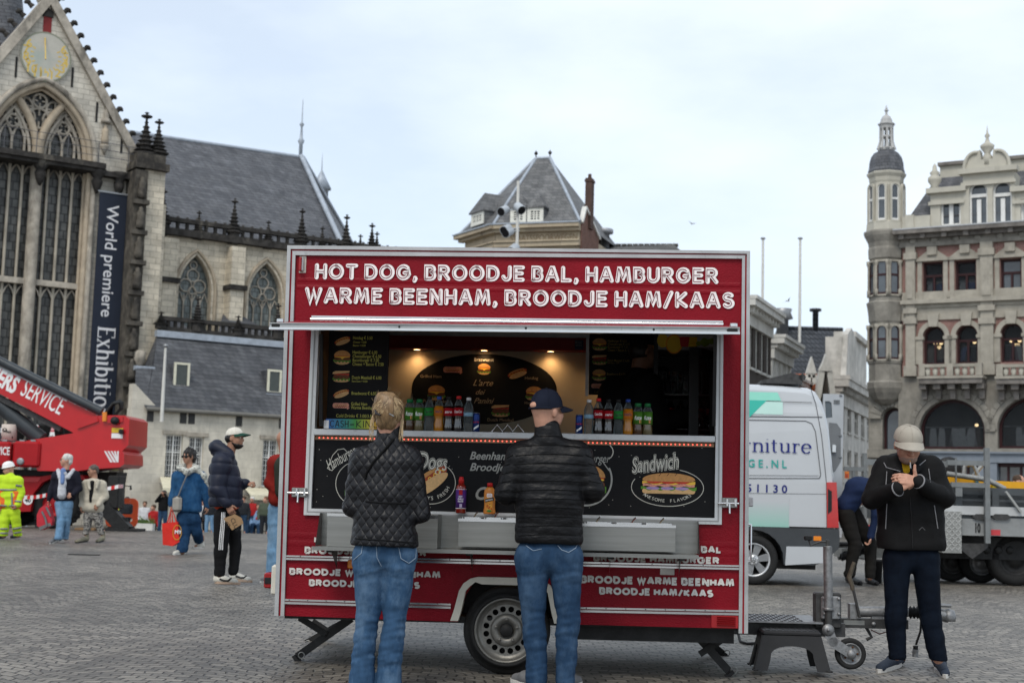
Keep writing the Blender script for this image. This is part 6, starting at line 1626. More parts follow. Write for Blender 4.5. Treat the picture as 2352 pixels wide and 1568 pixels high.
mb=MB();mb.slab([[(p[0],p[1]-.0),(q[0],p[1]),(q[0],q[1]),(p[0],q[1])]],ID-.128,ID-.121,0);mb.text('BETAAL',p[0]+.006,q[1]-.025,.014,ID-.129,1,width=.05);mb.text('HIER OOK',p[0]+.006,q[1]-.045,.014,ID-.129,1,width=.05);mb.build('payment_sticker',[mat('sticker_blue',(.02,.03,.07),.4),M_DIMPRINT],trailer)
# ---- drawbar with coupling, jockey wheel and brake lever
DD=1.0
def D3(x,y,d=DD):q=tp(x,y,d);return Vector((q[0],d,q[1]))
M_GALV=mat('galvanised_steel',(.26,.265,.27),.5,.6,.3,30,.1,60,var2=((.08,.07,.06),.55,.8,14,(1,1,1)))
M_DGREY=mat('dark_grey_steel',(.06,.06,.06),.55,.3,.35,14,.2,40,dist=.002)
mb=MB()
a,b=D3(1716,1420),D3(1930,1456);mb.box(X1-.05,b.x,DD-.2,DD-.14,b.z,a.z,0);mb.box(X1-.05,b.x,DD+.2,DD+.26,b.z,a.z,0)
mb.box(X1-.05,D3(1875,1418).x,DD-.3,DD+.3,a.z+.001,a.z+.012,1)
for i in range(16):
 for j in range(7):
  x=X1+.02+i*.027;y=DD-.27+j*.085
  if x<D3(1868,1418).x:mb.bar((x,y,a.z+.014),(x+.016,y+.02*(1 if(i+j)%2 else-1),a.z+.014),.006,.004,0)
c=D3(1928,1418);d_=D3(2083,1443);mb.box(c.x,d_.x,DD-.05,DD+.05,d_.z,c.z,0)
for t in(.12,.3):mb.lathe([(.014,-.001),(.014,-.01),(0,-.012)],10,(c.x+.1+t,DD-.05,(c.z+d_.z)/2),(0,1,0),1)
mb.bbox(c.x+.02,c.x+.16,DD-.053,DD-.0505,d_.z+.02,c.z-.01,.001,2)
mb.build('drawbar',[M_DGREY,M_GALV,M_STEEL],trailer)
mb=MB();p,q=D3(1960,1404),D3(2085,1404);mb.cyl(p,q,.036,n=14);mb.box(p.x-.03,p.x+.02,DD-.05,DD+.05,p.z-.07,p.z+.055);mb.box(p.x+.12,p.x+.2,DD-.02,DD+.02,p.z-.09,p.z-.02)
mb.build('overrun_tube',M_GALV,trailer)
mb=MB();q0=D3(2085,1405);mb.lathe([(.03,0)]+[(.045 if i%2 else .028,.012*i+.006)for i in range(9)]+[(.03,.11)],14,q0,(1,0,0));mb.build('bellows',mat('rubber_black',(.014,.014,.014),.6),trailer)
mb=MB();q0=D3(2114,1407);mb.tube([q0,q0+Vector((.06,0,.0)),q0+Vector((.13,0,-.005)),q0+Vector((.19,0,-.02))],[.03,.028,.04,.042],10);mb.tube([q0+Vector((.03,-.02,.03)),q0+Vector((.08,-.02,.06)),q0+Vector((.2,-.02,.055))],[.012,.014,.012],8,flat=1.6);mb.lathe([(.045,-.05),(.05,-.02),(.04,.02),(.0,.035)],12,q0+Vector((.19,0,-.0)));mb.build('coupling_head',M_GALV,trailer)
t0,t1=D3(1901,1256,DD-.28),D3(1903,1400,DD-.28);JY=DD-.28
mb=MB();mb.cyl(t1+Vector((0,0,-.0)),t0,.030,n=16);mb.cyl(t1+Vector((0,0,.01)),t1+Vector((0,0,-.14)),.025,n=14,m=1);mb.lathe([(.03,0),(.036,.004),(.036,.018),(.03,.022)],16,t1+Vector((0,0,-.005)));mb.lathe([(.031,0),(.024,.006),(.01,.01),(.01,.03)],14,t0)
jt=mb.build('jockey_tube',[M_GALV,M_DGREY],trailer)
mb=MB();h0=t0+Vector((0,0,.035));h1=D3(1862,1252,JY);h2=D3(1857,1236,JY);mb.tube([h0+Vector((.01,0,.0)),h0+Vector((-.05,0,.0)),h1,h2],.007,8,0);mb.bbox(h2.x-.03,h2.x+.025,JY-.018,JY+.018,h2.z-.012,h2.z+.02,.006,1);mb.bbox(t0.x-.012,t0.x+.012,JY-.012,JY+.012,t0.z+.005,t0.z+.05,.003,0);mb.build('crank_handle',[M_DGREY,M_DARK],jt)
mb=MB();k0,k1=D3(1868,1440,JY+.1),D3(1929,1360,JY+.1);mb.bbox(k0.x,k1.x,JY+.04,JY+.13,k0.z,k1.z,.01,0);mb.bbox(k0.x+.04,k1.x-.01,JY+.01,JY+.04,k0.z+.06,k1.z-.02,.01,1)
for u,v in((.06,.1),(.06,.2),(.155,.1),(.155,.2)):mb.lathe([(.012,0),(.012,-.012),(0,-.015)],8,(k0.x+u,JY+.01,k0.z+v),(0,1,0),1)
mb.build('jockey_clamp',[M_DGREY,M_GALV],trailer)
wc2=D3(1953,1500,JY);JR=.102
mb=MB();mb.lathe([(.07,-.02),(.085,-.028),(.098,-.024),(JR,-.01),(JR,.01),(.098,.024),(.085,.028),(.07,.02)],32,wc2,(0,1,0),cap=False);jw=mb.build('jockey_wheel',M_RUBBER,trailer)
mb=MB();mb.lathe([(.071,-.018),(.066,-.024),(.06,-.012),(.03,-.008),(.022,-.026),(0,-.028)],24,wc2,(0,1,0),0,cap=False)
for k in range(5):mb.lathe([(.007,-.012),(.007,-.018),(0,-.02)],6,wc2+Vector((.045*math.cos(k*1.257),0,.045*math.sin(k*1.257))),(0,1,0),1)
mb.build('rim',[M_GALV,mat('rust',(.10,.045,.02),.9)],jw)
p,q=D3(1902,1446,JY-.045),wc2+Vector((0,-.045,0))
mid_=D3(1914,1474,JY-.045)
mb=MB()
for a,b in((p,mid_),(mid_,q)):
 an=math.atan2(b.z-a.z,b.x-a.x);ux,uz=-math.sin(an),math.cos(an)
 mb.slab([[(a.x+.034*math.cos(an+t),a.z+.034*math.sin(an+t))for t in[math.pi/2+math.pi*k/6 for k in range(7)]]+[(b.x+.03*math.cos(an+t),b.z+.03*math.sin(an+t))for t in[-math.pi/2+math.pi*k/6 for k in range(7)]]],a.y-.003,a.y+.003,0)
mb.lathe([(.04,0),(.04,.006),(0,.006)],16,p,(0,-1,0));mb.lathe([(.03,0),(.03,.006),(0,.006)],16,q,(0,-1,0));mb.lathe([(.012,.006),(.012,.016),(0,.018)],6,p,(0,-1,0));mb.build('jockey_fork',M_GALV,jw)
mb=MB();l0,l1,l2,l3_=D3(1975,1418,JY+.2),D3(1958,1345,JY+.2),D3(1950,1325,JY+.2),D3(1962,1290,JY+.2);mb.tube([l0,l1],.010,8,0);mb.tube([l1+Vector((0,0,-.03)),l1,l2,l3_],[.012,.016,.018,.013],8,1);mb.build('brake_lever',[M_DGREY,mat('worn_grip',(.10,.085,.065),.6,0,.4,20)],trailer)
mb=MB();pts=[D3(2090,1398),D3(2108,1402),D3(2116,1425),D3(2114,1450),D3(2107,1470),D3(2104,1480)];mb.tube(pts,.008,8,0);pb=D3(2103,1482);mb.tube([pb,pb+Vector((0,0,-.025))],.017,10,0);mb.tube([pb+Vector((0,0,-.025)),pb+Vector((-.005,0,-.075))],[.021,.02],12,1);mb.build('light_cable',[mat('rubber_black',(.014,.014,.014),.6),M_GALV],trailer)
mb=MB();mb.tube([D3(2000,1445),D3(2020,1455),D3(2045,1448),D3(2078,1440)],.004,6,0);mb.tube([D3(1990,1440),D3(2002,1462),D3(1990,1468)],.012,6,1);mb.build('brake_cable',[mat('red_wire',(.12,.02,.02),.5),M_DGREY],trailer)
e=MB();pts=[]
for px,py in((1684,1458),(1700,1468),(1716,1473),(1760,1470),(1830,1466)):
 q=ground_at(px,py+8);pts.append((q.x,q.y,.012))
pts[0]=(pts[0][0],pts[0][1],.2)
e.tube(pts,.011,8);tag(e.build('power_cable',mat('rubber_black',(.014,.014,.014),.6)),'black power cable running from the trailer onto the cobbles','cable')
# ---- plastic step stool
SM=T.m@Matrix.Translation((0,0,0))
sl,sr_=tp(1738,1540,.42),tp(1893,1540,.42)
stool=thing('step_stool','black plastic step stool standing under the trailer drawbar','stool',T.m@Matrix.Translation(((tp(1722,1540,.6)[0]+tp(1905,1540,.6)[0])/2,.62,tp(1810,1543,.40)[1])))
W0,W1,H_,D0,D1=.245,.185,.252,.17,.12
mb=MB()
def trap(side,hw0,hw1,n=10):
 """outline of a leg wall with a round-topped cut"""
 legw=.085
 o=[(-hw0,0),(-hw0+legw,0)]
 ih=H_*.62
 for i in range(n+1):
  t=math.pi*(1-i/n);o.append(((hw0-legw-.02)*math.cos(t),ih*.45+ih*.55*math.sin(t)**.6 if math.sin(t)>1e-6 else ih*.45))
 o+=[(hw0-legw,0),(hw0,0),(hw1,H_-.03),(-hw1,H_-.03)]
 return o
def lean(pts,axis,sgn,d0,d1,th):
 loops=[Vector((p[0],p[1],0))for p in pts];tr=tessellate_polygon([loops]);n=len(pts);vs=[]
 for k in(0,th):
  for p in pts:
   off=d0+(d1-d0)*p[1]/H_-k;vs.append((p[0],sgn*off,p[1])if axis=='y' else(sgn*off,p[0],p[1]))
 fs=[tuple(t)for t in tr]+[tuple(i+n for i in t)for t in tr]+[(i,(i+1)%n,(i+1)%n+n,i+n)for i in range(n)]
 mb.add(vs,fs,0)
for sgn in(-1,1):
 lean(trap(0,W0,W1),'y',sgn,D0,D1,.008);lean(trap(0,D0,D1),'x',sgn,W0,W1,.008)
mb.bbox(-W1-.006,W1+.006,-D1-.006,D1+.006,H_-.035,H_,.012,0)
for x,y in((-W0,-D0),(W0,-D0),(-W0,D0),(W0,D0)):mb.bbox(x-.03 if x>0 else x-.012,x+.012 if x>0 else x+.03,y-.012 if y<0 else y-.03,y+.03 if y<0 else y+.012,0,.012,.004,0)
M_STOOL=mat('grey_black_plastic',(.022,.022,.023),.5,0,.15,8,.2,120,dist=.001)
mb.build('stool_frame',M_STOOL,stool)
mb=MB()
for i in range(9):
 for j in range(6):
  mb.bbox(-W1+.02+i*.0395,-W1+.05+i*.0395,-D1+.016+j*.036,-D1+.042+j*.036,H_,H_+.003,.001,0)
mb.build('tread_pattern',M_STOOL,stool)
#  drinks and sauces on the trailer
def bottle(kind,h=.225):
 """returns (root name, label, builder); profile of a small drinks bottle standing on z = 0"""
 curvy=[(.026,0),(.031,.006),(.032,.03),(.029,.055),(.026,.075),(.029,.095),(.031,.11),(.031,.145),(.029,.16),(.022,.18),(.014,.195),(.0125,.205)]
 straight=[(.027,0),(.031,.005),(.031,.03),(.0295,.035),(.031,.04),(.031,.055),(.0295,.06),(.031,.065),(.031,.10),(.031,.15),(.028,.165),(.02,.185),(.014,.195),(.0125,.205)]
 tea=[(.026,0),(.031,.006),(.031,.05),(.028,.06),(.029,.075),(.0315,.085),(.0315,.15),(.029,.165),(.021,.178),(.018,.185)]
 return{'curvy':curvy,'straight':straight,'tea':tea}[kind]
M_COLA=mat('cola_dark',(.008,.004,.003),.08,0,0,coat=1.0,spec=.7)
M_CLEAR=glass('clear_plastic',(.30,.34,.35),.05,.10)
M_ORANGEJ=mat('orange_drink',(.45,.17,.008),.12,0,.1,30,coat=.8)
M_TEA=mat('tea_brown',(.07,.03,.01),.1,0,.1,30,coat=.8)
M_TEAY=mat('tea_amber',(.14,.11,.05),.1,0,.1,30,coat=.8)
def CAP(n,c):return mat('cap_'+n,c,.35,0,.05)
LAB={'red':mat('label_red',(.36,.009,.016),.4,0,.05),'green':mat('label_green',(.02,.22,.04),.4,0,.05),'orange':mat('label_orange',(.55,.16,.015),.4,0,.1),'lime':mat('label_leaf',(.06,.18,.02),.4,0,.15,60),'blue':mat('label_pale_blue',(.25,.42,.55),.4,0,.1),'white':mat('label_print_white',(.8,.8,.8),.4,0,0),'navy':mat('label_navy',(.01,.02,.10),.4,0,0),'dk':mat('label_print_black',(.01,.01,.01),.4,0,0),'peach':mat('label_peach',(.7,.3,.1),.4)}
def make_bottle(label,px,py,d,prof,liquid,cap,lab_,word,wcol,k=1.0,cat='bottle',group='bottles on the serving sill'):
 q=tp(px,py,d)
 e=thing('drink_bottle',label,cat,T.m@Matrix.Translation((q[0],d,zs1+.0005))@Matrix.Scale(k,4),group)
 pr=bottle(prof)
 mb=MB();mb.lathe(pr,18,(0,0,0),None,0);top=pr[-1]
 if liquid is not M_CLEAR:
  lev=.165 if prof!='tea' else .155
  low=[p for p in pr if p[1]<=lev]
  mb=MB();mb.lathe(low+[(0,low[-1][1]+.001)],18,(0,0,0),None,0);mb.lathe([p for p in pr if p[1]>=low[-1][1]],18,(0,0,0),None,1)
 mb.build('bottle_body',[liquid,M_CLEAR],e)
 mb=MB();r_=top[0]+.003;mb.lathe([(r_,0),(r_,.016 if prof!='tea' else .02),(r_-.002,.019 if prof!='tea' else .023),(0,.0195 if prof!='tea' else .0235)],16,(0,0,top[1]-.003),None,0);mb.build('bottle_cap',cap,e)
 z0,z1=(.105,.152)if prof!='tea' else(.07,.15)
 if prof=='straight':z0,z1=.10,.125
 if prof=='curvy':z0,z1=.098,.148
 mb=MB();rl=.0322;mb.lathe([(rl,z0),(rl,z1)],24,(0,0,0),None,0)
 if word:
  vs,fs,w_=text_mesh(word,.25 if word[0]!='F' else 0,.02);hgt=(z1-z0)*.42;kx=min(hgt,.05/w_)
  pts=[]
  for a,b in vs:
   th=-math.pi/2+(a-w_/2)*kx/(rl+.0006);pts.append(((rl+.0006)*math.cos(th),(rl+.0006)*math.sin(th),z0+(z1-z0)*.36+b*hgt*.8))
  mb.add(pts,fs,1)
  if prof=='tea':
   vs=[((rl+.0004)*math.cos(t),(rl+.0004)*math.sin(t),z)for t,z in((-1.35,z0+.006),(-.95,z0+.006),(-.95,z0+.03),(-1.35,z0+.03))];mb.add(vs,[(0,1,2,3)],2)
 mb.build('bottle_label',[lab_,wcol,LAB['peach']],e)
W=LAB['white']
GR,BK,RD,BL,WH=CAP('green',(.01,.14,.04)),CAP('black',(.01,.01,.01)),CAP('red',(.5,.015,.015)),CAP('blue',(.02,.06,.3)),CAP('white',(.7,.7,.7))
k_=1.0
for a in(('green capped peach iced tea bottle, first bottle beside the blonde hair',940,988,.06,'tea',M_TEA,GR,LAB['lime'],'fuze',W,1.0),('green capped lemon iced tea bottle, second from the blonde hair',962,988,.06,'tea',M_TEAY,GR,LAB['lime'],'fuze',W,1.0),('clear lemonade bottle with green label left of the orange soda',984.5,989,.06,'curvy',M_CLEAR,BK,LAB['green'],'Sprite',LAB['dk'],1.02),('orange soda bottle with blue cap on the sill behind the blonde customer',1007,990,.06,'curvy',M_ORANGEJ,BL,LAB['orange'],'FANTA',LAB['navy'],1.02),('dark cola bottle with black cap next to the orange soda near the oval board',1029.5,990,.06,'curvy',M_COLA,BK,LAB['red'],'zero',W,1.02),('red capped cola bottle beside the clear water bottle below the oval board',1052,990,.06,'curvy',M_COLA,RD,LAB['red'],'Coca-Cola',W,1.04),('clear water bottle with white cap next to the slim can, left row',1075,991,.06,'straight',M_CLEAR,WH,LAB['blue'],'',W,1.0),('clear water bottle with white cap first in the row right of the capped man',1352,997,.06,'straight',M_CLEAR,WH,LAB['blue'],'',W,1.0),('red capped cola bottle in front of the vendor',1374,997,.06,'curvy',M_COLA,RD,LAB['red'],'Coca-Cola',W,1.04),('dark cola bottle with black cap in front of the vendor',1397,998,.06,'curvy',M_COLA,BK,LAB['red'],'zero',W,1.02),('clear lemonade bottle with green label in front of the vendor',1420,998,.06,'curvy',M_CLEAR,BK,LAB['green'],'Sprite',LAB['dk'],1.02),('orange soda bottle with blue cap in front of the vendor',1442,998,.06,'curvy',M_ORANGEJ,BL,LAB['orange'],'FANTA',LAB['navy'],1.03),('green capped peach iced tea bottle right of the orange soda by the vendor',1465,999,.06,'tea',M_TEA,GR,LAB['lime'],'fuze',W,.99),('green capped lemon iced tea bottle, last in the row by the fridge',1487,999,.06,'tea',M_TEAY,GR,LAB['lime'],'fuze',W,.99)):
 make_bottle(*a)
def can(label,px,py):
 q=tp(px,py,.06);e=thing('energy_can',label,'can',T.m@Matrix.Translation((q[0],.06,zs1+.0005)),'slim cans on the serving sill')
 mb=MB();mb.lathe([(.020,0),(.0235,.004),(.0235,.112),(.0215,.122)],20,(0,0,0),None,0)
 for s_,c_ in((0,1),(1,1)):
  vs=[]
  for i in range(7):
   t=-2.3+.25*i;z0=.03+.02*i*.5
   vs+=[(.0238*math.cos(t),.0238*math.sin(t),.012+s_*.05+i*.004),(.0238*math.cos(t),.0238*math.sin(t),.05+s_*.05-.004*(6-i))]
  mb.add(vs,[(2*i,2*i+2,2*i+3,2*i+1)for i in range(6)]if s_==0 else[],1)
 tv,tf,tw=text_mesh('Red Bull',0,.02);mb.add([(.0241*math.cos(-1.57+(a-tw/2)*.0095/.024),.0241*math.sin(-1.57+(a-tw/2)*.0095/.024),.06+b*.011)for a,b in tv],tf,2)
 mb.build('can_body',[mat('can_blue',(.012,.035,.16),.3,.5,0),mat('can_silver',(.55,.56,.58),.3,.6,0),mat('can_red',(.5,.02,.03),.4,0,0)],e)
 mb=MB();mb.lathe([(.0215,.122),(.022,.1245),(.019,.1225),(0,.1215)],20);mb.build('can_lid',M_CHROME,e)
can('slim blue and silver can at the end of the left bottle row',1093.5,992);can('slim blue and silver can at the left end of the right bottle row',1330,996)
a,b=tp(748,984,.02),tp(856,963,.02)
e=thing('cash_sign','rainbow coloured paper sign with handwritten CASH = KING','sign',T.m)
m,t_,b_=_new('rainbow_paper')
n_=t_.nodes.new;tc_=n_('ShaderNodeTexCoord');sx=n_('ShaderNodeSeparateXYZ');mr_=n_('ShaderNodeMapRange');cr=n_('ShaderNodeValToRGB')
t_.links.new(tc_.outputs['Object'],sx.inputs[0]);t_.links.new(sx.outputs[0],mr_.inputs[0]);mr_.inputs[1].default_value=a[0];mr_.inputs[2].default_value=b[0]+.1;t_.links.new(mr_.outputs[0],cr.inputs[0]);t_.links.new(cr.outputs[0],b_.inputs['Base Color'])
el=cr.color_ramp.elements;el[0].position=0;el[0].color=(.02,.09,.4,1);el[1].position=1;el[1].color=(.55,.02,.02,1)
for p_,c_ in((.3,(.02,.25,.25,1)),(.48,(.05,.3,.03,1)),(.68,(.55,.5,.03,1)),(.85,(.7,.3,.02,1))):q_=el.new(p_);q_.color=c_
mb=MB();mb.slab([[(a[0],a[1]+.003),(b[0]+.12,a[1]+.003),(b[0]+.12,b[1]),(a[0],b[1])]],.015,.017,0);mb.box(a[0]-.012,a[0]+.02,.0135,.0148,a[1]+.002,b[1]-.01,2)
z=a[1]+.013;hh=(b[1]-a[1])*.62
stroke_text(mb,'CASH',a[0]+.03,z,hh,.115,.0135,1,.13,.4);stroke_text(mb,'=',a[0]+.16,z,hh*.8,.022,.0135,1,.13,.4);stroke_text(mb,'KING',a[0]+.2,z,hh,.14,.0135,1,.13,.4)
mb.build('sign_sheet',[m,LAB['dk'],LAB['white']],e)
q=tp(1058,1178,-.06);LZ=tp(1058,1178,-.06)[1]
e=thing('sauce_bottle','hot chilli sauce bottle with purple label and red cap on the counter','sauce bottle',T.m@Matrix.Translation((q[0],-.06,LZ))@Matrix.Scale(1.02,4),'sauce bottles on the counter')
mb=MB();mb.lathe([(.029,0),(.032,.004),(.032,.15),(.029,.165),(.02,.176),(.016,.18),(.016,.182)],20);mb.build('bottle_body',mat('chilli_red',(.20,.012,.006),.12,0,.15,30,coat=1),e)
mb=MB();mb.lathe([(.017,.181),(.017,.205),(.013,.215),(.012,.222),(0,.223)],16);mb.build('bottle_cap',RD,e)
mb=MB();mb.lathe([(.0325,.03),(.0325,.145)],24,(0,0,0),None,0);mb.lathe([(.0328,.028),(.0328,.031)],24,(0,0,0),None,1);mb.lathe([(.0328,.144),(.0328,.147)],24,(0,0,0),None,1)
for i,wd_ in enumerate(('HOT','CHILLI','SAUCE')):
 vs,fs,w_=text_mesh(wd_,0,.03);kx=.036/w_ if i else .024/w_
 mb.add([(.0329*math.cos(-1.57+(x-w_/2)*kx/.033),.0329*math.sin(-1.57+(x-w_/2)*kx/.033),.096-i*.014+y*.010)for x,y in vs],fs,1)
def patch(r_,t0,t1,z0,z1,m):
 vs=[(r_*math.cos(t0+(t1-t0)*i/6),r_*math.sin(t0+(t1-t0)*i/6),z)for z in(z0,z1)for i in range(7)];mb.add(vs,[(i,i+1,8+i,7+i)for i in range(6)],m)
patch(.0328,-1.9,-1.2,.112,.142,2);patch(.0328,-1.75,-1.25,.036,.058,3)
mb.build('bottle_label',[mat('purple_label',(.07,.02,.17),.4),LAB['white'],LAB['red'],mat('label_grey',(.4,.35,.5),.4)],e)
q=tp(1124,1180,-.06)
e=thing('sauce_bottle','orange andalouse sauce squeeze bottle with red cap on the counter','sauce bottle',T.m@Matrix.Translation((q[0],-.06,q[1]))@Matrix.Scale(1.0,4),'sauce bottles on the counter')
mb=MB();mb.xf=Matrix.Diagonal((1,.62,1,1));mb.lathe([(.035,0),(.039,.006),(.038,.02),(.034,.04),(.035,.09),(.037,.13),(.033,.15),(.02,.165),(.016,.168),(.016,.172)],24);mb.build('bottle_body',mat('sauce_orange',(.55,.20,.035),.3,0,.1,30),e)
mb=MB();mb.lathe([(.018,.17),(.018,.192),(.016,.194),(0,.194)],16);mb.build('bottle_cap',RD,e)
mb=MB();yb_=-.0245
mb.poly([rrect(-.021,.021,.018,.108,.012)],yb_,0);mb.poly([rrect(-.017,.017,.104,.128,.006)],yb_-.0006,1);mb.text('Gouda',-.013,.117,.007,yb_-.0012,2,width=.026);mb.text('Glorie',-.013,.108,.007,yb_-.0012,2,width=.026)
mb.poly([[(-.027,.072),(.027,.085),(.027,.106),(-.027,.093)]],yb_-.0008,3)
old=mb.xf;mb.xf=Matrix.Translation((-.024,0,.079))@Matrix.Rotation(R(-13),4,'Y');mb.text('ANDALOUSE',0,0,.009,yb_-.0014,1,width=.046,bold=.02);mb.xf=old
for k in range(14):mb.poly([ellipse(rr.uniform(-.015,.015),rr.uniform(.03,.062),.005,.003,6,rr.uniform(0,3))],yb_-.0006-.0001*k,2 if k%3 else 4)
mb.poly([ellipse(0,.02,.015,.006,12)],yb_-.0026,5)
mb.build('bottle_label',[mat('label_amber',(.6,.25,.03),.4,0,.2,60),LAB['white'],LAB['red'],LAB['dk'],mat('fries',(.75,.5,.1),.5),LAB['green']],e)
e=thing('wire_stand','zigzag wire food holder standing on the serving sill behind the capped man','rack',T.m);mb=MB()
for y in(.02,.08):
 pts=[]
 for k in range(7):q=tp(1130+k*12,990 if k%2==0 else 975,y);pts.append((q[0],y,max(q[1],zs1+.004)))
 mb.tube(pts,.003,6)
for k in range(7):q=tp(1130+k*12,990 if k%2==0 else 975,.02);mb.tube([(q[0],.02,max(q[1],zs1+.004)),(q[0],.08,max(q[1],zs1+.004))],.003,6)
mb.build('wire',M_CHROME,e)
FD0=1.15
e=thing('display_fridge','dark drinks fridge with fruit picture header and open glass door','fridge',T.m)
a,b=tp(1500,1010,FD0),tp(1648,770,FD0);fx0,fx1=a[0],min(b[0],X1-.06);fz1=tp(1560,862-66,FD0)[1]
hz0,hz1=tp(1560,797,FD0)[1],min(tp(1560,755,FD0)[1],zt-.09)
mb=MB();mb.box(fx0,fx0+.03,FD0,1.7,zf+.02,hz1,0);mb.box(fx1-.03,fx1,FD0,1.7,zf+.02,hz1,0);mb.box(fx0+.03,fx1-.03,1.66,1.7,zf+.02,hz1,0);mb.box(fx0+.03,fx1-.03,FD0,1.66,hz0-.02,hz0,1)
mb.box(fx0+.03,fx1-.03,FD0+.02,1.66,zf+.02,zf+.12,0)
for py in(906,985):z=tp(1560,py,FD0+.1)[1];mb.box(fx0+.03,fx1-.03,FD0+.05,1.6,z-.006,z,1)
mb.build('cabinet',[mat('fridge_black',(.013,.014,.015),.4),mat('fridge_grey',(.20,.2,.2),.4)],e)
mb=MB();mb.box(fx0+.03,fx1-.03,FD0-.005,FD0+.03,hz0+.002,hz1,0);y=FD0-.0065
def fq(px,py):return tp(px,py,FD0)
c=fq(1522,782);mb.poly([ellipse(c[0],c[1],.04,.05,16)],y,1);c=fq(1548,790);mb.poly([ellipse(c[0],c[1],.06,.07,18)],y-.0006,2);mb.poly([ellipse(c[0],c[1],.05,.06,18)],y-.0012,1)
c0,c1=fq(1560,797),fq(1584,774);mb.poly([[(c0[0]+.01,c0[1]+.003),(c1[0]-.01,c0[1]+.003),(c1[0],c1[1]),(c0[0],c1[1])]],y-.0018,3);c0,c1=fq(1584,797),fq(1601,774);mb.poly([[(c0[0]-.02,c0[1]+.003),(c1[0],c0[1]+.003),(c1[0],c1[1]),(c0[0]-.02,c1[1])]],y-.0015,4)
for k in range(16):c=fq(1600+rr.uniform(0,45),797-rr.uniform(2,12));mb.poly([ellipse(c[0],c[1]+.01,.018,.018,10)],y-.002-.0003*k,5)
mb.build('picture_header',[mat('header_white',(.45,.45,.42),.5),mat('juice_yellow',(.75,.5,.04),.5),mat('orange_peel',(.75,.28,.01),.5),mat('juice_red',(.5,.03,.03),.4),mat('juice_amber',(.75,.45,.02),.4),mat('grape_green',(.22,.30,.03),.4,0,.2,60)],e)
mb=MB();p=tp(1592,1003,.85);q2=tp(1604,797,.85);dx0,dx1=tp(1582,900,.85)[0],tp(1604,900,.85)[0]
mb.box(dx0,dx1,.83,.87,zf+.1,q2[1],0);mb.box(fx1-.06,fx1-.01,FD0-.06,FD0-.02,zf+.1,q2[1],0);mb.bar((dx1,.85,q2[1]-.03),(fx1-.03,FD0-.04,q2[1]-.03),.04,.05,0)
dr=mb.build('glass_door',mat('fridge_black',(.013,.014,.015),.4),e)
mb=MB();mb.add([(dx1,.855,zf+.12),(fx1-.05,FD0-.05,zf+.12),(fx1-.05,FD0-.05,q2[1]-.06),(dx1,.855,q2[1]-.06)],[(0,1,2,3)]);mb.build('door_glass',glass('door_glass',(.15,.16,.17),.05,.12),dr)
for i in range(5):
 z=tp(1560,906,FD0+.1)[1];x=fx0+.07+i*.085;t=thing('drink_cup','stacked clear plastic cups on the upper fridge shelf','cup',T.m@Matrix.Translation((x,FD0+.14,z+.0005)),'plastic cups in the fridge');mb=MB();mb.lathe([(.025,0)]+[(.03+.004*(k%2),.02+.02*k)for k in range(7)]+[(.036,.17)],14);mb.build('cup_wall',M_CLEAR,t)
for i in range(6):
 z=tp(1560,985,FD0+.1)[1];x=fx0+.06+i*.07;t=thing('drink_bottle','dim cola bottle on the lower fridge shelf','bottle',T.m@Matrix.Translation((x,FD0+.12,z+.0005)),'bottles on the lower fridge shelf');mb=MB();mb.lathe(bottle('curvy'),14);mb.build('bottle_body',M_COLA,t);mb=MB();mb.lathe([(.0322,.098),(.0322,.148)],16);mb.build('bottle_label',LAB['red'],t)
 #  red crane on the left
KY=36.0
_k=at(0,1200,KY);K=Frame((_k.x,_k.y,ground_z(KY)),(1,0,0))
def kp(x,y,d=0.0):return K.p(.2833*x,827+.2833*y,d)
def k3(x,y,d=0.0):q=kp(x,y,d);return Vector((q[0],d,q[1]))
crane=thing('telescopic_crane','big red telescopic crane truck with white SERVICE lettering on its boom','crane',K.m)
M_CRED=mat('crane_red',(.46,.008,.012),.32,0,.1,1.5,.02,4,coat=.4)
M_CRED2=mat('crane_red_matt',(.36,.008,.012),.45,0,.12,2)
M_CGREY=mat('cylinder_grey',(.045,.052,.058),.35,.2,.15,3)
def PL(*pts,d=0.0):return[kp(x,y,d)for x,y in pts]
mb=MB();o=PL((-500,-190),(-500,20),(0,272),(610,596),(660,585),(830,520),(830,440),(0,42));mb.slab([o],0,.9,0)
boom=mb.build('boom',M_CRED,crane)
mb=MB();mb.tube([k3(-500,-215,-.05),k3(0,8,-.05),k3(825,418,-.05)],.115,12);mb.build('boom_tube',M_CGREY,boom)
mb=MB();mb.bar(k3(-500,-185,-.02),k3(830,452,-.02),.03,.05);
for k in range(9):p=k3(80+k*90,92+k*43,-.04);mb.box(p.x-.05,p.x+.05,-.06,.0,p.z-.03,p.z+.05)
mb.build('boom_rail',M_STEEL0,boom)
mb=MB();mb.bar(k3(-400,105,.2),k3(500,560,.2),.2,.13);mb.build('boom_beam',M_DGREY,boom)
mb=MB();a=kp(-60,130);b=kp(500,430);ang=math.atan2(kp(500,420)[1]-kp(0,165)[1],kp(500,420)[0]-kp(0,165)[0])
p=kp(-120,150);mb.xf=Matrix.Translation((p[0],0,p[1]))@Matrix.Rotation(-ang,4,'Y');L0_=.93*math.hypot(kp(140,255)[0]-p[0],kp(140,255)[1]-p[1]);mb.text('NERS',0,0,.42,-.006,0,width=L0_,bold=.04)
p=kp(156,283);mb.xf=Matrix.Translation((p[0],0,p[1]))@Matrix.Rotation(-ang,4,'Y');L1_=math.hypot(kp(480,428)[0]-p[0],kp(480,428)[1]-p[1])*1.02;mb.text('SERVICE',0,.02,.46,-.006,0,width=L1_,bold=.005)
mb.build('lettering',mat('crane_white',(.8,.8,.8),.4,0,0),boom)
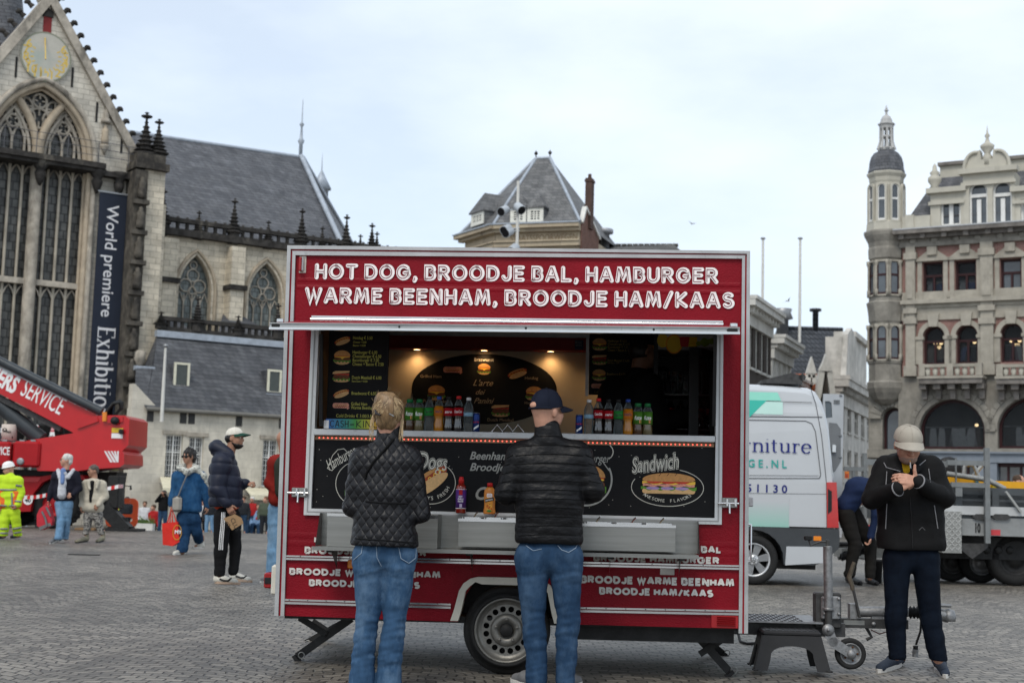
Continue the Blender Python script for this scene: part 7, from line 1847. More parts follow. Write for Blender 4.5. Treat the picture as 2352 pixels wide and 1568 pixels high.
mb=MB();mb.tube([k3(-300,130,.3),k3(335,640,.3)],.2,12);mb.build('lift_cylinder',M_CGREY,crane)
mb=MB();mb.slab([PL((240,655),(600,597),(650,585),(655,470),(800,455),(880,450),(1035,452),(1070,480),(1062,690),(1010,738),(985,735),(880,800),(780,880),(640,900),(330,897))],-.25,1.6,0)
mb.slab([PL((655,475),(810,462),(826,500),(700,545),(655,560))],-.3,-.255,0);mb.slab([PL((880,455),(1020,460),(1020,505),(900,515),(870,490))],-.29,-.255,0)
body=mb.build('slewing_body',M_CRED,crane)
mb=MB()
for x0_,x1_ in((-160,92),(98,330)):
 a=kp(x0_,862,-.3);b=kp(x1_,660,-.3);mb.bbox(a[0],b[0],-.35,.3,a[1],b[1],.05,0)
for x_ in(0,205):q=kp(x_,822);mb.lathe([(.09,0),(.09,-.03),(.05,-.04),(0,-.04)],14,(q[0],-.35,q[1]),(0,1,0),1)
for x_ in(70,210,300):q=kp(x_,657);mb.box(q[0]-.06,q[0]+.06,-.3,-.2,q[1]-.01,q[1]+.03,1)
mb.text('SERVICE',kp(-60,765)[0],kp(-60,765)[1],.2,-.358,2,width=.55,bold=.02)
mb.build('locker',[M_CRED2,M_STEEL0,mat('crane_white',(.8,.8,.8),.4,0,0)],crane)
mb=MB();mb.slab([PL((782,878),(866,745),(905,735),(1025,738),(1045,765),(1046,845),(1010,870),(800,884))],-.45,1.4,0)
for k in range(5):
 x_=885+k*26;mb.slab([PL((x_,740),(x_+14,740),(x_+70 if x_+70<1000 else 1000,830),(x_+50 if x_+50<990 else 990,830))],-.455-.001*k,-.45,1)
mb.build('counterweight',[M_CRED,mat('stripe_white',(.7,.7,.7),.5,0,0)],crane)
mb=MB();q=kp(930,570);mb.box(q[0],q[0]+.28,-.27,-.25,kp(0,608)[1],kp(0,568)[1],1);mb.box(q[0],q[0]+.28,-.27,-.25,kp(0,562)[1],kp(0,525)[1],0);mb.build('warning_label',[mat('label_yellow',(.7,.5,.05),.5),mat('crane_white',(.8,.8,.8),.4,0,0)],body)
mb=MB()
rr=random.Random(11)
for k in range(9):mb.tube([k3(845+k*6,490,-.2+.06*k),k3(860+k*6,420-k*6,-.2+.06*k),k3(915+k*7,350-k*3,-.25+.06*k),k3(970+k*3,345,-.2+.06*k),k3(975+k*2,390,-.1+.06*k),k3(940-k*2,445,-.1+.06*k)],.035,6)
mb.build('hose_bundle',M_RUBBER,crane)
mb=MB();mb.cyl(k3(848,420,-.3),k3(848,495,-.3),.06,n=8);mb.build('beacon',[M_ORANGE],crane);mb=MB();mb.lathe([(.1,-.0),(.1,-.1),(0,-.12)],12,k3(936,490,-.29),(0,1,0));mb.bbox(k3(1000,560).x,k3(1030,560).x,-.45,-.26,k3(0,575).z,k3(0,535).z,.02);mb.build('work_lamp',M_DARK,crane)
mb=MB();mb.slab([PL((-400,945),(330,940),(420,925),(660,930),(700,985),(640,960),(430,945),(330,990),(260,1080),(235,1225),(-400,1235))],.1,2.0,0)
q=kp(216,1132);mb.slab([ellipse(q[0],q[1],.12,.12,24)],.09,.1,1);mb.text('40',q[0],q[1]-.055,.11,.084,2,align='C',bold=.03);mb.slab([PL((-400,955),(320,950),(300,985),(-400,985))],.085,.1,3)
mb.build('chassis',[M_CRED2,mat('crane_white',(.8,.8,.8),.4,0,0),LAB['dk'],M_CRED],crane)
mb=MB();mb.slab([PL((330,900),(870,900),(860,960),(820,1180),(420,1180),(330,1000))],.9,1.9,0);mb.slab([PL((-400,865),(640,900),(640,930),(-400,940))],.3,1.7,0);mb.build('machinery',M_BLACKMETAL,crane)
for cx_,d_ in((440,.25),(150,1.9),(-240,.25)):
 q=kp(cx_,1190,d_);r_=q[1]-0.02;r_=.62
 ee=bpy.data.objects.new('wheel',None);COL.objects.link(ee);ee.parent=crane;cz=r_+.0
 mb=MB();mb.lathe([(.3,.05),(.34,.0),(.5,.0),(.58,.03),(r_,.09),(r_,.4),(.58,.46),(.3,.46)],36,(q[0],d_,cz),(0,1,0),cap=False)
 for k in range(28):t=2*math.pi*k/28;mb.bar((q[0]+(r_-.01)*math.cos(t),d_+.06,cz+(r_-.01)*math.sin(t)),(q[0]+(r_-.01)*math.cos(t+.12),d_+.42,cz+(r_-.01)*math.sin(t+.12)),.06,.05)
 mb.build('tyre',M_RUBBER,ee);mb=MB();mb.lathe([(.31,.03),(.29,.08),(.2,.1),(.12,.04),(0,.03)],24,(q[0],d_,cz),(0,1,0),cap=False);mb.build('rim',M_CRED2,ee)
mb=MB();a=kp(868,1200,-.3);b=kp(995,935,-.3);mb.bbox(a[0],b[0]-.05,-.4,.2,a[1],b[1],.03,0);mb.bar(k3(850,1190,-.3),k3(1030,1385,-.3),.35,.32,0);mb.bar(k3(700,1290,1.2),k3(820,1190,1.2),.2,.2,0);q=k3(1000,1398,-.3);mb.box(q.x-.45,q.x+.45,-.7,.1,.0+.004,.07,0);mb.cyl((q.x,-.3,.05),(q.x,-.3,.35),.1,n=10,m=0)
mb.build('outrigger',M_BLACKMETAL,crane)
e=MB();e.bbox(k3(640,1395,-.3).x,k3(800,1395,-.3).x,-.7,.0,.004,.06,.01);e=e.build('wooden_plank',mat('plank_brown',(.2,.12,.06),.8));e.matrix_world=K.m;tag(e,'brown wooden plank lying on the cobbles by the crane outrigger','plank')
mb=MB();mb.tube([k3(1000,1200,-.5),k3(1000,1015,-.5),k3(1060,1020,-.5),k3(1060,1050,-.5)],.03,6);mb.build('hand_rail',M_BLACKMETAL,crane)
M_BARR=mat('barrier_orange',(.72,.10,.03),.5,0,.1)
def barrier(x0_,x1_,y0_,y1_,d_,lab_):
 e=thing('safety_barrier',lab_,'barrier',K.m);a=kp(x0_,y1_,d_);b=kp(x1_,y0_,d_);z0=.06;mb=MB()
 oo=rrect(a[0],b[0],z0,b[1],.15);w_=b[0]-a[0];hh=b[1]-z0
 hs=[rrect(a[0]+.12,a[0]+w_*.3,z0+.14,b[1]-.14,.06),rrect(a[0]+w_*.36,b[0]-.12,z0+hh*.45,b[1]-.14,.06),rrect(a[0]+w_*.36,b[0]-.12,z0+.14,z0+hh*.35,.06)]
 mb.slab([oo]+[h[::-1]for h in hs],d_,d_+.09,0);mb.build('panel',M_BARR,e);mb=MB()
 for x_ in(a[0]+.2,b[0]-.2):mb.bbox(x_-.06,x_+.06,d_-.3,d_+.4,.003,.075,.02)
 mb.build('foot',M_RUBBER,e)
barrier(850,1120,1120,1350,1.0,'orange plastic barrier with rounded corners beside the crane outrigger')
barrier(40,330,1225,1335,2.6,'orange plastic barrier low behind the hi-vis worker and crane wheels')
mb=MB()
def tape(pts,n=10):
 P_=[]
 for i in range(len(pts)-1):
  for k in range(n):t=k/n;P_.append(k3(pts[i][0]+(pts[i+1][0]-pts[i][0])*t,pts[i][1]+(pts[i+1][1]-pts[i][1])*t+(12*math.sin(math.pi*t)if abs(pts[i+1][0]-pts[i][0])>100 else 0),pts[i][2]+(pts[i+1][2]-pts[i][2])*t))
 P_.append(k3(*pts[-1]))
 for i in range(len(P_)-1):a,b=P_[i],P_[i+1];mb.add([a+Vector((0,0,-.045)),b+Vector((0,0,-.045)),b+Vector((0,0,.045)),a+Vector((0,0,.045))],[(0,1,2,3)],i%2)
tape([(-300,1120,-1.5),(170,1110,-1.5),(420,1080,-1.2),(660,1052,-1.0),(960,1022,-.9),(1000,1020,-.55)]);tape([(1060,1030,-.5),(1055,1150,-.5)],6)
e=mb.build('barrier_tape',[mat('tape_red',(.6,.03,.03),.5),mat('tape_white',(.75,.73,.73),.5)]);e.matrix_world=K.m;tag(e,'red and white barrier tape strung along the crane','tape')
def sign(name,lab_,x0_,x1_,y0_,y1_,d_,words,bgm,bands):
 e=thing(name,lab_,'sign',K.m);a=kp(x0_,y1_,d_);b=kp(x1_,y0_,d_);mb=MB();mb.box(a[0],b[0],d_,d_+.05,a[1],b[1],0)
 for z0,z1,m in bands:mb.rect(a[0]+.05,b[0]-.05,a[1]+(b[1]-a[1])*z0,a[1]+(b[1]-a[1])*z1,d_-.004,m)
 for wd_,fx,fz,fh,m,fw in words:mb.text(wd_,a[0]+(b[0]-a[0])*fx,a[1]+(b[1]-a[1])*fz,(b[1]-a[1])*fh,d_-.008,m,width=(b[0]-a[0])*fw,bold=.02)
 mb.build('sign_board',[bgm,mat('sign_red',(.55,.02,.05),.5,0,0),mat('sign_white',(.78,.78,.78),.5,0,0),LAB['dk']],e)
 mb=MB()
 for x_ in(a[0]+.1,b[0]-.1):mb.box(x_-.04,x_+.04,d_+.06,d_+.12,ground_z(KY+d_)-ground_z(KY),b[1])
 mb.build('sign_post',M_STEEL0,e)
sign('notice_board','black notice board with white words beside the crane lift cylinder',-80,192,535,655,26,[('Meet me',.3,.55,.32,2,.66),('09',.8,.12,.3,2,.15)],mat('sign_black',(.03,.035,.045),.5,0,0),[])
sign('notice_board','white notice board with a red title band seen under the crane boom',236,500,528,655,26,[('WORLD PRESS PHOTO',.2,.68,.16,2,.65),('book now!',.35,.22,.22,3,.4)],mat('sign_white',(.78,.78,.78),.5,0,0),[(.6,.92,1)])
e=thing('site_bin','pale round bin with a dark emblem standing on the crane deck','bin',K.m);q=kp(60,650,.1);mb=MB();mb.lathe([(.19,0),(.19,.40),(.18,.41),(0,.41)],24,(q[0],.19,q[1]));mb.build('bin_wall',mat('bin_cream',(.60,.52,.46),.6,0,.08),e);mb=MB();mb.poly([ellipse(q[0]-.05,q[1]+.26,.06,.05,14)],-.004,0);mb.poly([ellipse(q[0]-.05,q[1]+.27,.03,.02,10)],-.008,1);mb.text('FREE',q[0]-.02,q[1]+.19,.05,-.006,0,bold=.03);mb.rect(q[0]-.15,q[0]+.15,q[1]+.04,q[1]+.11,.05,0)
mb.build('bin_emblem',[LAB['dk'],mat('bin_cream',(.60,.52,.46),.6,0,.08)],e)
e=thing('street_lantern','black ornate street lantern with several arms behind the crane','street lamp',K.m);q=kp(362,620,14);zb=ground_z(KY+14)-ground_z(KY);zt2=kp(362,475,14)[1];mb=MB();mb.tube([(q[0],14,zb),(q[0],14,zb+1),(q[0],14,zt2-.3)],[.16,.09,.07],8);mb.build('lamp_post',M_BLACKMETAL,e)
for k in range(5):
 t=k*1.257;mb=MB();x_,y_=q[0]+.85*math.cos(t),14+.85*math.sin(t);mb.tube([(q[0],14,zt2-.9),(q[0]+.5*math.cos(t),14+.5*math.sin(t),zt2-1.2),(x_,y_,zt2-.8)],.045,6);mb.lathe([(.12,-.8),(.22,-.3),(.26,-.25),(.06,-.05),(0,.1)],8,(x_,y_,zt2));mb.build('lamp_arm',M_BLACKMETAL,e)
 #  white delivery van
VY=19.6
_v=at(1731,1344,VY);V=Frame((_v.x,_v.y,0),(math.cos(R(3)),-math.sin(R(3)),0))
van=thing('delivery_van','white high roofed delivery van with mint graphics and open rear door','van',V.m)
def vp(x,y,d=0.0):return V.p(x,y,d)
M_VAN=mat('van_white',(.47,.49,.51),.28,0,.04,1,coat=.5)
M_VGREY=mat('van_bumper',(.05,.055,.06),.5,0,.1,6)
M_SEAM=mat('van_seam',(.06,.06,.065),.6,0,0)
VW=2.0
def section(pts,ins):
 return pts
side=[vp(1921,1211),vp(1920,1110),vp(1909,985),vp(1902,950),vp(1893,918),vp(1880,896),vp(1862,887),vp(1800,882),vp(1722,878)]
zr=side[-1][1];xl=vp(1160,900)[0]
front=[(xl+.9,zr),(xl+.3,zr-.25),(xl-.35,1.75),(xl-1.25,1.25),(xl-1.5,.9),(xl-1.5,vp(1722,1211)[1])]
o=side+front
inn=[(p[0]*.995-.005,p[1]-.035 if p[1]>2.2 else p[1])for p in o]
mb=MB()
def sect(y,f):
 cx=(o[0][0]+xl)/2;r_=[]
 for p in o:
  zf_=max(0,(p[1]-1.3)/1.4);r_.append(Vector((p[0]-(.0 if p[0]<cx else .05*f),y+.13*zf_*zf_*(1 if y<1 else-1),p[1]-.09*f*(p[1]>2.4))))
 return r_
ss=[sect(.0,1.0),sect(.05,.35),sect(.16,0),sect(VW-.16,0),sect(VW-.05,.35),sect(VW,1.0)]
n=len(o);vs=[v for s_ in ss for v in s_]
fs=[]
for k in range(len(ss)-1):
 for i in range(n):j=(i+1)%n;fs.append((k*n+i,k*n+j,(k+1)*n+j,(k+1)*n+i))
mb.add(vs,fs,0,True)
for s_,flip in((ss[0],False),(ss[-1],True)):
 tr=tessellate_polygon([[Vector((p.x,p.z,0))for p in s_]]);mb.add(s_,[tuple(t)for t in tr],0)
vb=mb.build('body',M_VAN,van)
def sy(z,o_=.004):zf_=max(0,(z-1.3)/1.4);return .13*zf_*zf_-o_
def on_side(mb_,pts,m,o_=.004,sub=8):
 """thin panel lying on the van side, cut in strips so that it follows the curve"""
 zs_=[p[1]for p in pts];xs_=[p[0]for p in pts]
 tr=tessellate_polygon([[Vector((p[0],p[1],0))for p in pts]])
 mb_.add([(p[0],sy(p[1],o_),p[1])for p in pts],[tuple(t)for t in tr],m)
def grid_side(mb_,x0,x1,z0,z1,m,o_=.004,n_=6,slant=0):
 for k in range(n_):
  a,b=z0+(z1-z0)*k/n_,z0+(z1-z0)*(k+1)/n_
  mb_.add([(x0,sy(a,o_),a),(x1+slant*k/n_,sy(a,o_),a),(x1+slant*(k+1)/n_,sy(b,o_),b),(x0,sy(b,o_),b)],[(0,1,2,3)],m)
def vline(mb_,pts,w_,m,o_=.005):
 P_=[]
 for i in range(len(pts)-1):
  for k in range(6):t=k/6;P_.append((pts[i][0]+(pts[i+1][0]-pts[i][0])*t,pts[i][1]+(pts[i+1][1]-pts[i][1])*t))
 P_.append(pts[-1]);mb2=MB();mb2.stroke(P_,w_,0,0,'flat');mb_.add([(v[0],sy(v[2],o_),v[2])for v in mb2.v],mb2.f,m)
M_MINT=mat('mint_print',(.25,.62,.50),.3,0,.03,coat=.4);M_MINTP=mat('pale_mint_print',(.47,.68,.62),.3,0,.03,coat=.4);M_TEAL=mat('teal_print',(.03,.42,.33),.3,0,.03,coat=.4);M_NAVY=mat('navy_print',(.012,.02,.16),.4,0,0);M_TEALT=mat('teal_lettering',(.03,.33,.29),.4,0,0)
mb=MB()
xa,xb=vp(1590,900)[0],vp(1797,900)[0];zt_,zm,zb_=zr-.12,vp(1750,918)[1],vp(1750,950)[1]
grid_side(mb,xa,xb,zm,zt_,0,slant=-.05);grid_side(mb,xa,xb+.02,zb_,zm-.004,1)
grid_side(mb,vp(1690,1000)[0],vp(1722,1000)[0],zb_-.05,zm,2,.007,6,.24)
grid_side(mb,xa,vp(1812,1190)[0],vp(1760,1209)[1],vp(1760,1138)[1],3,.004,6)
M_FADE,t_,b_=_new('mint_fade');n_=t_.nodes.new;tc_=n_('ShaderNodeTexCoord');sx=n_('ShaderNodeSeparateXYZ');mr_=n_('ShaderNodeMapRange');mi_=n_('ShaderNodeMix');mi_.data_type='RGBA'
t_.links.new(tc_.outputs['Object'],sx.inputs[0]);t_.links.new(sx.outputs[2],mr_.inputs[0]);mr_.inputs[1].default_value=vp(1760,1150)[1];mr_.inputs[2].default_value=vp(1760,1209)[1];mi_.inputs[6].default_value=(.47,.49,.51,1);mi_.inputs[7].default_value=(.27,.50,.43,1);t_.links.new(mr_.outputs[0],mi_.inputs[0]);t_.links.new(mi_.outputs[2],b_.inputs['Base Color']);b_.inputs['Roughness'].default_value=.3
mb.build('printed_graphics',[M_MINT,M_MINTP,M_TEAL,M_FADE],vb)
mb=MB()
q0,q1=vp(1660,1040),vp(1867,1040);mb2=MB();serif_text(mb2,'urniture',vp(1678,1039)[0],q1[1],(vp(1800,1000)[1]-q1[1])*.80,q1[0]-vp(1678,1039)[0],0,0);mb.add([(v[0],sy(v[2],.007)+v[1],v[2])for v in mb2.v],mb2.f,0)
def vtxt(body,x0,x1,yt,yb,m,bold=0.0):
 a,b=vp(x0,yb),vp(x1,yb);mb2=MB();h=vp(x0,yt)[1]-a[1]
 vs_,fs_,w_=text_mesh(body,0,bold);mb.add([(a[0]+u*(b[0]-a[0])/w_,sy(a[1]+v*h,.007),a[1]+v*h)for u,v in vs_],fs_,m)
vtxt('N G E . N L',1694,1807,1053,1071,1,.02);vtxt('8 5 1 1 3 0',1694,1808,1110,1128,0,.02)
mb.build('lettering',[M_NAVY,M_TEALT],vb)
mb=MB()
vline(mb,[vp(1700,955),vp(1890,957)],.012,0);vline(mb,[vp(1700,963),vp(1852,966),vp(1866,972),vp(1874,990),vp(1885,1090),vp(1882,1098),vp(1700,1098)],.010,0);vline(mb,[vp(1700,1091),vp(1880,1092)],.006,0);vline(mb,[vp(1700,918),vp(1868,923)],.008,0)
vline(mb,[vp(1864,887),vp(1876,925),vp(1888,1000),vp(1898,1107),vp(1899,1210)],.009,0);vline(mb,[vp(1700,1132),vp(1898,1134)],.005,0)
mb.build('panel_seams',M_SEAM,vb)
mb=MB();zb1=vp(1800,1211)[1];zb2=vp(1850,1254)[1];zb3=vp(1850,1297)[1];xr=vp(1929,1250)[0]
wv=vp(1731,1285);R_=wv[1];ar=R_*1.2
arch_=[(wv[0]+ar*math.cos(R(t)),wv[1]+ar*math.sin(R(t)))for t in range(0,181,15)]
low=[(xr-.35,zb3+.0),(vp(1892,1290)[0],vp(1892,1290)[1]),(xr-.02,zb2-.02),(xr,zb2+.15),(xr-.02,zb1)]+[(xl-1.5,zb1),(xl-1.5,zb3)]+[(wv[0]-ar,zb3)]+arch_[::-1][:-1]+[(wv[0]+ar,zb3)]
mb.slab([low[::-1]],-.015,VW+.01,0);mb.build('lower_cladding',M_VGREY,van)
mb=MB();mb.slab([[(vp(1803,1295)[0],zb3-.01),(vp(1890,1292)[0],vp(1890,1292)[1]),(vp(1890,1255)[0],vp(1890,1255)[1]),(vp(1806,1250)[0],vp(1806,1254)[1])]],-.022,-.0155,0);mb.build('sill_panel',M_VAN,van)
mb=MB();a,b=vp(1868,1241),vp(1886,1231);mb.bbox(a[0],b[0],-.025,-.0155,a[1],b[1],.008);mb.build('side_reflector',M_ORANGE,van)
mb=MB();L_=[vp(1901,1211),vp(1901,1185),vp(1909,1168),vp(1909,1126),vp(1899,1118),vp(1899,1107),vp(1922,1107),vp(1926,1211)]
mb.slab([[(vp(1899,1211)[0],vp(1899,1211)[1]),vp(1926,1211),vp(1921,1107),vp(1898,1107)]],-.02,.2,0);mb.slab([[vp(1901,1180),vp(1910,1172),vp(1910,1128),vp(1901,1122)]],-.026,-.0205,1);mb.build('tail_lamp',[mat('van_tail_red',(.45,.012,.012),.12,0,.2,8,coat=1),M_DARK],van)
mb=MB();q=vp(1937,1222);mb.bbox(q[0]-.06,q[0]-.02,-.02,.3,q[1]-.08,q[1]+.06,.01);mb.build('bumper_corner',M_CLEARLENS,van)
dx=vp(1893,1000,.9)[0]
mb=MB();d_=.85
D=[vp(1896,1150,d_),vp(1934,1150,d_),vp(1936,1040,d_),vp(1938,905,d_),vp(1892,904,d_),vp(1890,940,d_)]
hole_=[vp(1897,960,d_),vp(1912,958,d_),vp(1910,925,d_),vp(1905,921,d_),vp(1895,921,d_)]
mb.slab([D,hole_[::-1]if sum(hole_[i][0]*hole_[(i+1)%5][1]-hole_[(i+1)%5][0]*hole_[i][1]for i in range(5))>0 else hole_],d_,d_+.06,0)
mb.poly([[vp(1904,1090,d_),vp(1918,1082,d_),vp(1931,1060,d_),vp(1931,985,d_),vp(1922,972,d_),vp(1904,970,d_)]],d_-.004,1)
mb.slab([hole_],d_+.02,d_+.03,2)
for px,py in((1931,908),(1918,920),(1925,920),(1918,925),(1925,925),(1930,1000),(1930,1050)):q=vp(px,py,d_);mb.bbox(q[0]-.02,q[0]+.02,d_-.02,d_-.001,q[1]-.012,q[1]+.012,.004,1)
q=vp(1914,1030,d_);mb.bbox(q[0]-.03,q[0]+.03,d_-.05,d_-.001,q[1]-.06,q[1]+.06,.01,3)
mb.build('rear_door',[mat('door_silver',(.42,.44,.46),.4,.2,.06),mat('door_recess',(.16,.17,.18),.5),mat('door_pane',(.10,.12,.14),.1),M_CHROME],van)
mb=MB();a,b=vp(1748,880,.3),vp(1843,866,.3);mb.add([(a[0],.3,a[1]),(b[0],.3,a[1]),(b[0],.3,b[1]+.02),(b[0]-.15,.3,b[1]+.06),(a[0],.3,a[1]+.04),(a[0],1.7,a[1]),(b[0],1.7,a[1]),(b[0],1.7,b[1]+.02),(b[0]-.15,1.7,b[1]+.06),(a[0],1.7,a[1]+.04)],[(0,1,2,3,4),(9,8,7,6,5),(0,4,9,5),(4,3,8,9),(3,2,7,8),(2,1,6,7),(0,5,6,1)]);mb.cyl((b[0],.3,b[1]),(b[0],1.7,b[1]),.05,n=8);mb.build('roof_spoiler',M_DGREY,van)
def van_wheel(x,y):
 ee=bpy.data.objects.new('wheel',None);COL.objects.link(ee);ee.parent=van
 Rr_=R_*.66
 mb=MB();mb.lathe([(Rr_,.02),(Rr_+.02,.0),(R_-.04,.0),(R_-.01,.02),(R_,.05),(R_,.2),(R_-.02,.24),(Rr_,.24)],40,(x,y,R_),(0,1,0),cap=False);mb.build('tyre',M_RUBBER,ee)
 mb=MB();mb.lathe([(Rr_+.003,.015),(Rr_-.015,.01),(Rr_-.02,.05),(Rr_-.03,.12)],40,(x,y,R_),(0,1,0),0,cap=False);mb.lathe([(.075,.03),(.07,.015),(.03,.01),(0,.008)],20,(x,y,R_),(0,1,0),0)
 for k in range(6):
  t=k*math.pi/3+.2;u=Vector((math.cos(t),0,math.sin(t)));w_=Vector((-math.sin(t),0,math.cos(t)));c_=Vector((x,y,R_))
  P_=[c_+u*.06-w_*.035,c_+u*(Rr_-.015)-w_*.055,c_+u*(Rr_-.015)+w_*.055,c_+u*.06+w_*.035]
  mb.add([p+Vector((0,.03,0))for p in P_]+[p+Vector((0,.08,0))for p in P_],[(0,1,2,3),(0,4,5,1),(2,6,7,3),(3,2,1,0),(1,5,4,0),(3,7,6,2)],0)
  mb.lathe([(.012,.02),(.012,.008),(0,.006)],6,c_+u*.055,(0,1,0),0)
 for k in range(3):t=k*2.094+1.57;mb.stroke([(x,R_),(x+.028*math.cos(t),R_+.028*math.sin(t))],.006,y+.006-.0003*k,1,'flat')
 mb.stroke(ellipse(x,R_,.03,.03,20),.005,y+.005,1,closed=True)
 mb.build('rim',[mat('alloy_silver',(.55,.56,.57),.35,.5,.05),M_DARK],ee);mb=MB();mb.lathe([(Rr_-.02,.1),(0,.1)],24,(x,y,R_),(0,1,0));mb.build('brake_disc',M_BLACKMETAL,ee)
van_wheel(wv[0],.0);van_wheel(xl-.5,.0)
mb=MB();mb.box(xl-1.4,vp(1880,1290)[0],.25,VW-.1,.22,zb3+.05,0);mb.cyl((wv[0],.2,R_),(wv[0],VW-.05,R_),R_*.95,n=24);mb.build('underbody',M_BLACKMETAL,van)
#  flatbed road-works trailer on the right
FY=21.0
_q=at(2100,1330,FY);Q=Frame((_q.x,_q.y,0),(math.cos(R(2)),-math.sin(R(2)),0))
def qp(x,y,d=0.0):return Q.p(1868+.2057*x,1056.7+.2057*y,d)
def q3(x,y,d=0.0):r_=qp(x,y,d);return Vector((r_[0],d,r_[1]))
flat=thing('flatbed_trailer','grey flatbed works trailer with steel side rails and number 10','trailer',Q.m)
M_FGREY=mat('dropside_grey',(.075,.083,.088),.5,.2,.15,4);M_FLIGHT=mat('light_grey_paint',(.27,.28,.28),.5,.1,.15,5,var2=((.15,.14,.12),.6,.85,4,(1,1,.5)));M_FALU=mat('bare_aluminium',(.30,.30,.285),.45,.5,.2,12)
xe=qp(3400,500)[0];xs=qp(560,500)[0]
def qb(x0_,x1_,y0_,y1_,d0,d1,m,mb_):a=qp(x0_,y1_,d0);b=qp(x1_,y0_,d0);mb_.box(a[0],b[0],d0,d1,a[1],b[1],m)
mb=MB();qb(900,3400,345,405,0,.05,0,mb);qb(900,3400,425,480,.0,.05,0,mb);qb(900,3400,500,556,0,.05,0,mb);qb(900,3400,400,505,.02,.04,0,mb)
for x_ in(1590,2000,2600):qb(x_,x_+75,335,556,-.02,.06,0,mb)
mb.build('dropside',M_FGREY,flat)
mb=MB();qb(1445,3400,557,598,-.06,.1,0,mb);qb(700,3400,600,650,-.01,2.2,1,mb);mb.build('deck_edge',[mat('rail_white',(.50,.51,.51),.45,.2),M_FGREY],flat)
mb=MB();qb(1660,1915,655,835,-.03,.3,0,mb);qb(1980,3400,680,842,-.03,.3,0,mb);qb(700,1450,660,900,.0,.3,0,mb);p=qp(1808,800,-.03);mb.text('10',p[0],p[1],qp(1808,700,-.03)[1]-p[1],-.036,1,width=qp(1860,800)[0]-p[0],bold=.05);qb(1985,2090,775,835,-.036,-.031,2,mb);qb(600,640,720,785,-.036,.1,2,mb)
mb.build('side_box',[M_FLIGHT,LAB['dk'],mat('red_marker',(.55,.06,.07),.5)],flat)
mb=MB();qb(1440,1655,572,1030,-.12,.5,0,mb)
for i in range(6):
 for j in range(11):
  p=q3(1462+i*34,600+j*38,-.12);s_=1 if(i+j)%2 else-1;mb.bar(p+Vector((-.03,-.002,-.03*s_)),p+Vector((.03,-.002,.03*s_)),.012,.012,1)
mb.build('checker_box',[M_FALU,mat('tread_bright',(.5,.5,.48),.4,.5)],flat)
mb=MB();qb(1925,1972,-140,925,-.16,-.08,0,mb);qb(1500,1925,6,50,-.15,-.09,0,mb);qb(1545,1925,253,296,-.15,-.09,0,mb);qb(1590,1665,296,400,-.14,-.1,0,mb);qb(560,600,-80,900,.1,.2,0,mb);qb(350,560,75,115,.1,.2,0,mb);qb(440,470,115,300,.1,.2,0,mb);qb(1590,1602,-30,250,.3,.34,0,mb);qb(600,1500,10,50,.1,.2,0,mb);qb(600,1545,255,296,.1,.2,0,mb)
mb.build('side_railing',mat('rail_grey',(.21,.22,.22),.5,.5,.15,8),flat)
for x_,w_ in((1870,.0),(2085,.0)):
 mb=MB();p=qp(x_,630);mb.slab([[(p[0]-.14,p[1]-.0),(p[0]-.09,p[1]-.04),(p[0]+.09,p[1]-.04),(p[0]+.14,p[1]),(p[0]+.09,p[1]+.04),(p[0]-.09,p[1]+.04)]],-.07,-.02);mb.build('tie_hook',M_DGREY,flat)
mb=MB();qb(1300,3400,900,1085,.3,1.9,0,mb);mb.slab([[qp(1655,1000),qp(1660,925),qp(1960,930),qp(1955,975),qp(1780,1100)][::-1]],.02,.1,1)
for x_ in(2010,2140,2270):p=qp(x_,1010);mb.lathe([(.06,0),(.05,.02),(0,.02)],14,(p[0],.3,p[1]),(0,-1,0),0)
mb.build('chassis',[M_BLACKMETAL,M_DGREY],flat)
def fl_wheel(px,rr_,d_,mr=None):
 p=qp(px,1200,d_);ee=bpy.data.objects.new('wheel',None);COL.objects.link(ee);ee.parent=flat;mb=MB();mb.lathe([(rr_*.6,.03),(rr_*.65,0),(rr_*.9,0),(rr_,.05),(rr_,.22),(rr_*.9,.26),(rr_*.6,.25)],36,(p[0],d_,rr_),(0,1,0),cap=False);mb.build('tyre',M_RUBBER,ee);mb=MB();mb.lathe([(rr_*.61,.02),(rr_*.55,.02),(rr_*.52,.08),(rr_*.3,.07),(rr_*.25,.02),(0,.02)],30,(p[0],d_,rr_),(0,1,0),cap=False);mb.build('rim',mr or M_GALV,ee)
fl_wheel(1885,.30,.9);fl_wheel(1560,.30,1.1,M_DGREY);fl_wheel(2270,.40,.3,M_BLACKMETAL)  # rims after the first are coloured dark to stand for unlit metal
mb=MB();mb.bar(q3(300,1030,.9),q3(1300,1000,.9),.12,.2,0);mb.box(q3(410,0).x,q3(760,0).x,.6,1.2,q3(0,1090).z,q3(0,985).z,0);qb(560,620,1080,1110,.7,.9,0,mb);mb.cyl(q3(280,1030,.9),q3(410,1030,.9),.11,n=12,m=1);mb.bar(q3(390,990,.5),q3(700,785,.5),.05,.03,0);mb.build('drawbar',[M_FALU,M_DARK],flat)
mb=MB();pts=[q3(300,1080,.6)+Vector((0,0,.04*math.sin(0)))]
for k in range(120):t=k/120;b_=q3(310+380*t,1085-110*t**.7,.6);pts.append(b_+Vector((0,.05*math.cos(k*1.1),.055*math.sin(k*1.1))))
mb.tube(pts,.016,5);mb.tube([q3(290,935,.5),q3(430,935,.5),q3(540,975,.5),q3(640,960,.5)],.035,6);mb.build('coiled_cable',M_DARK,flat)
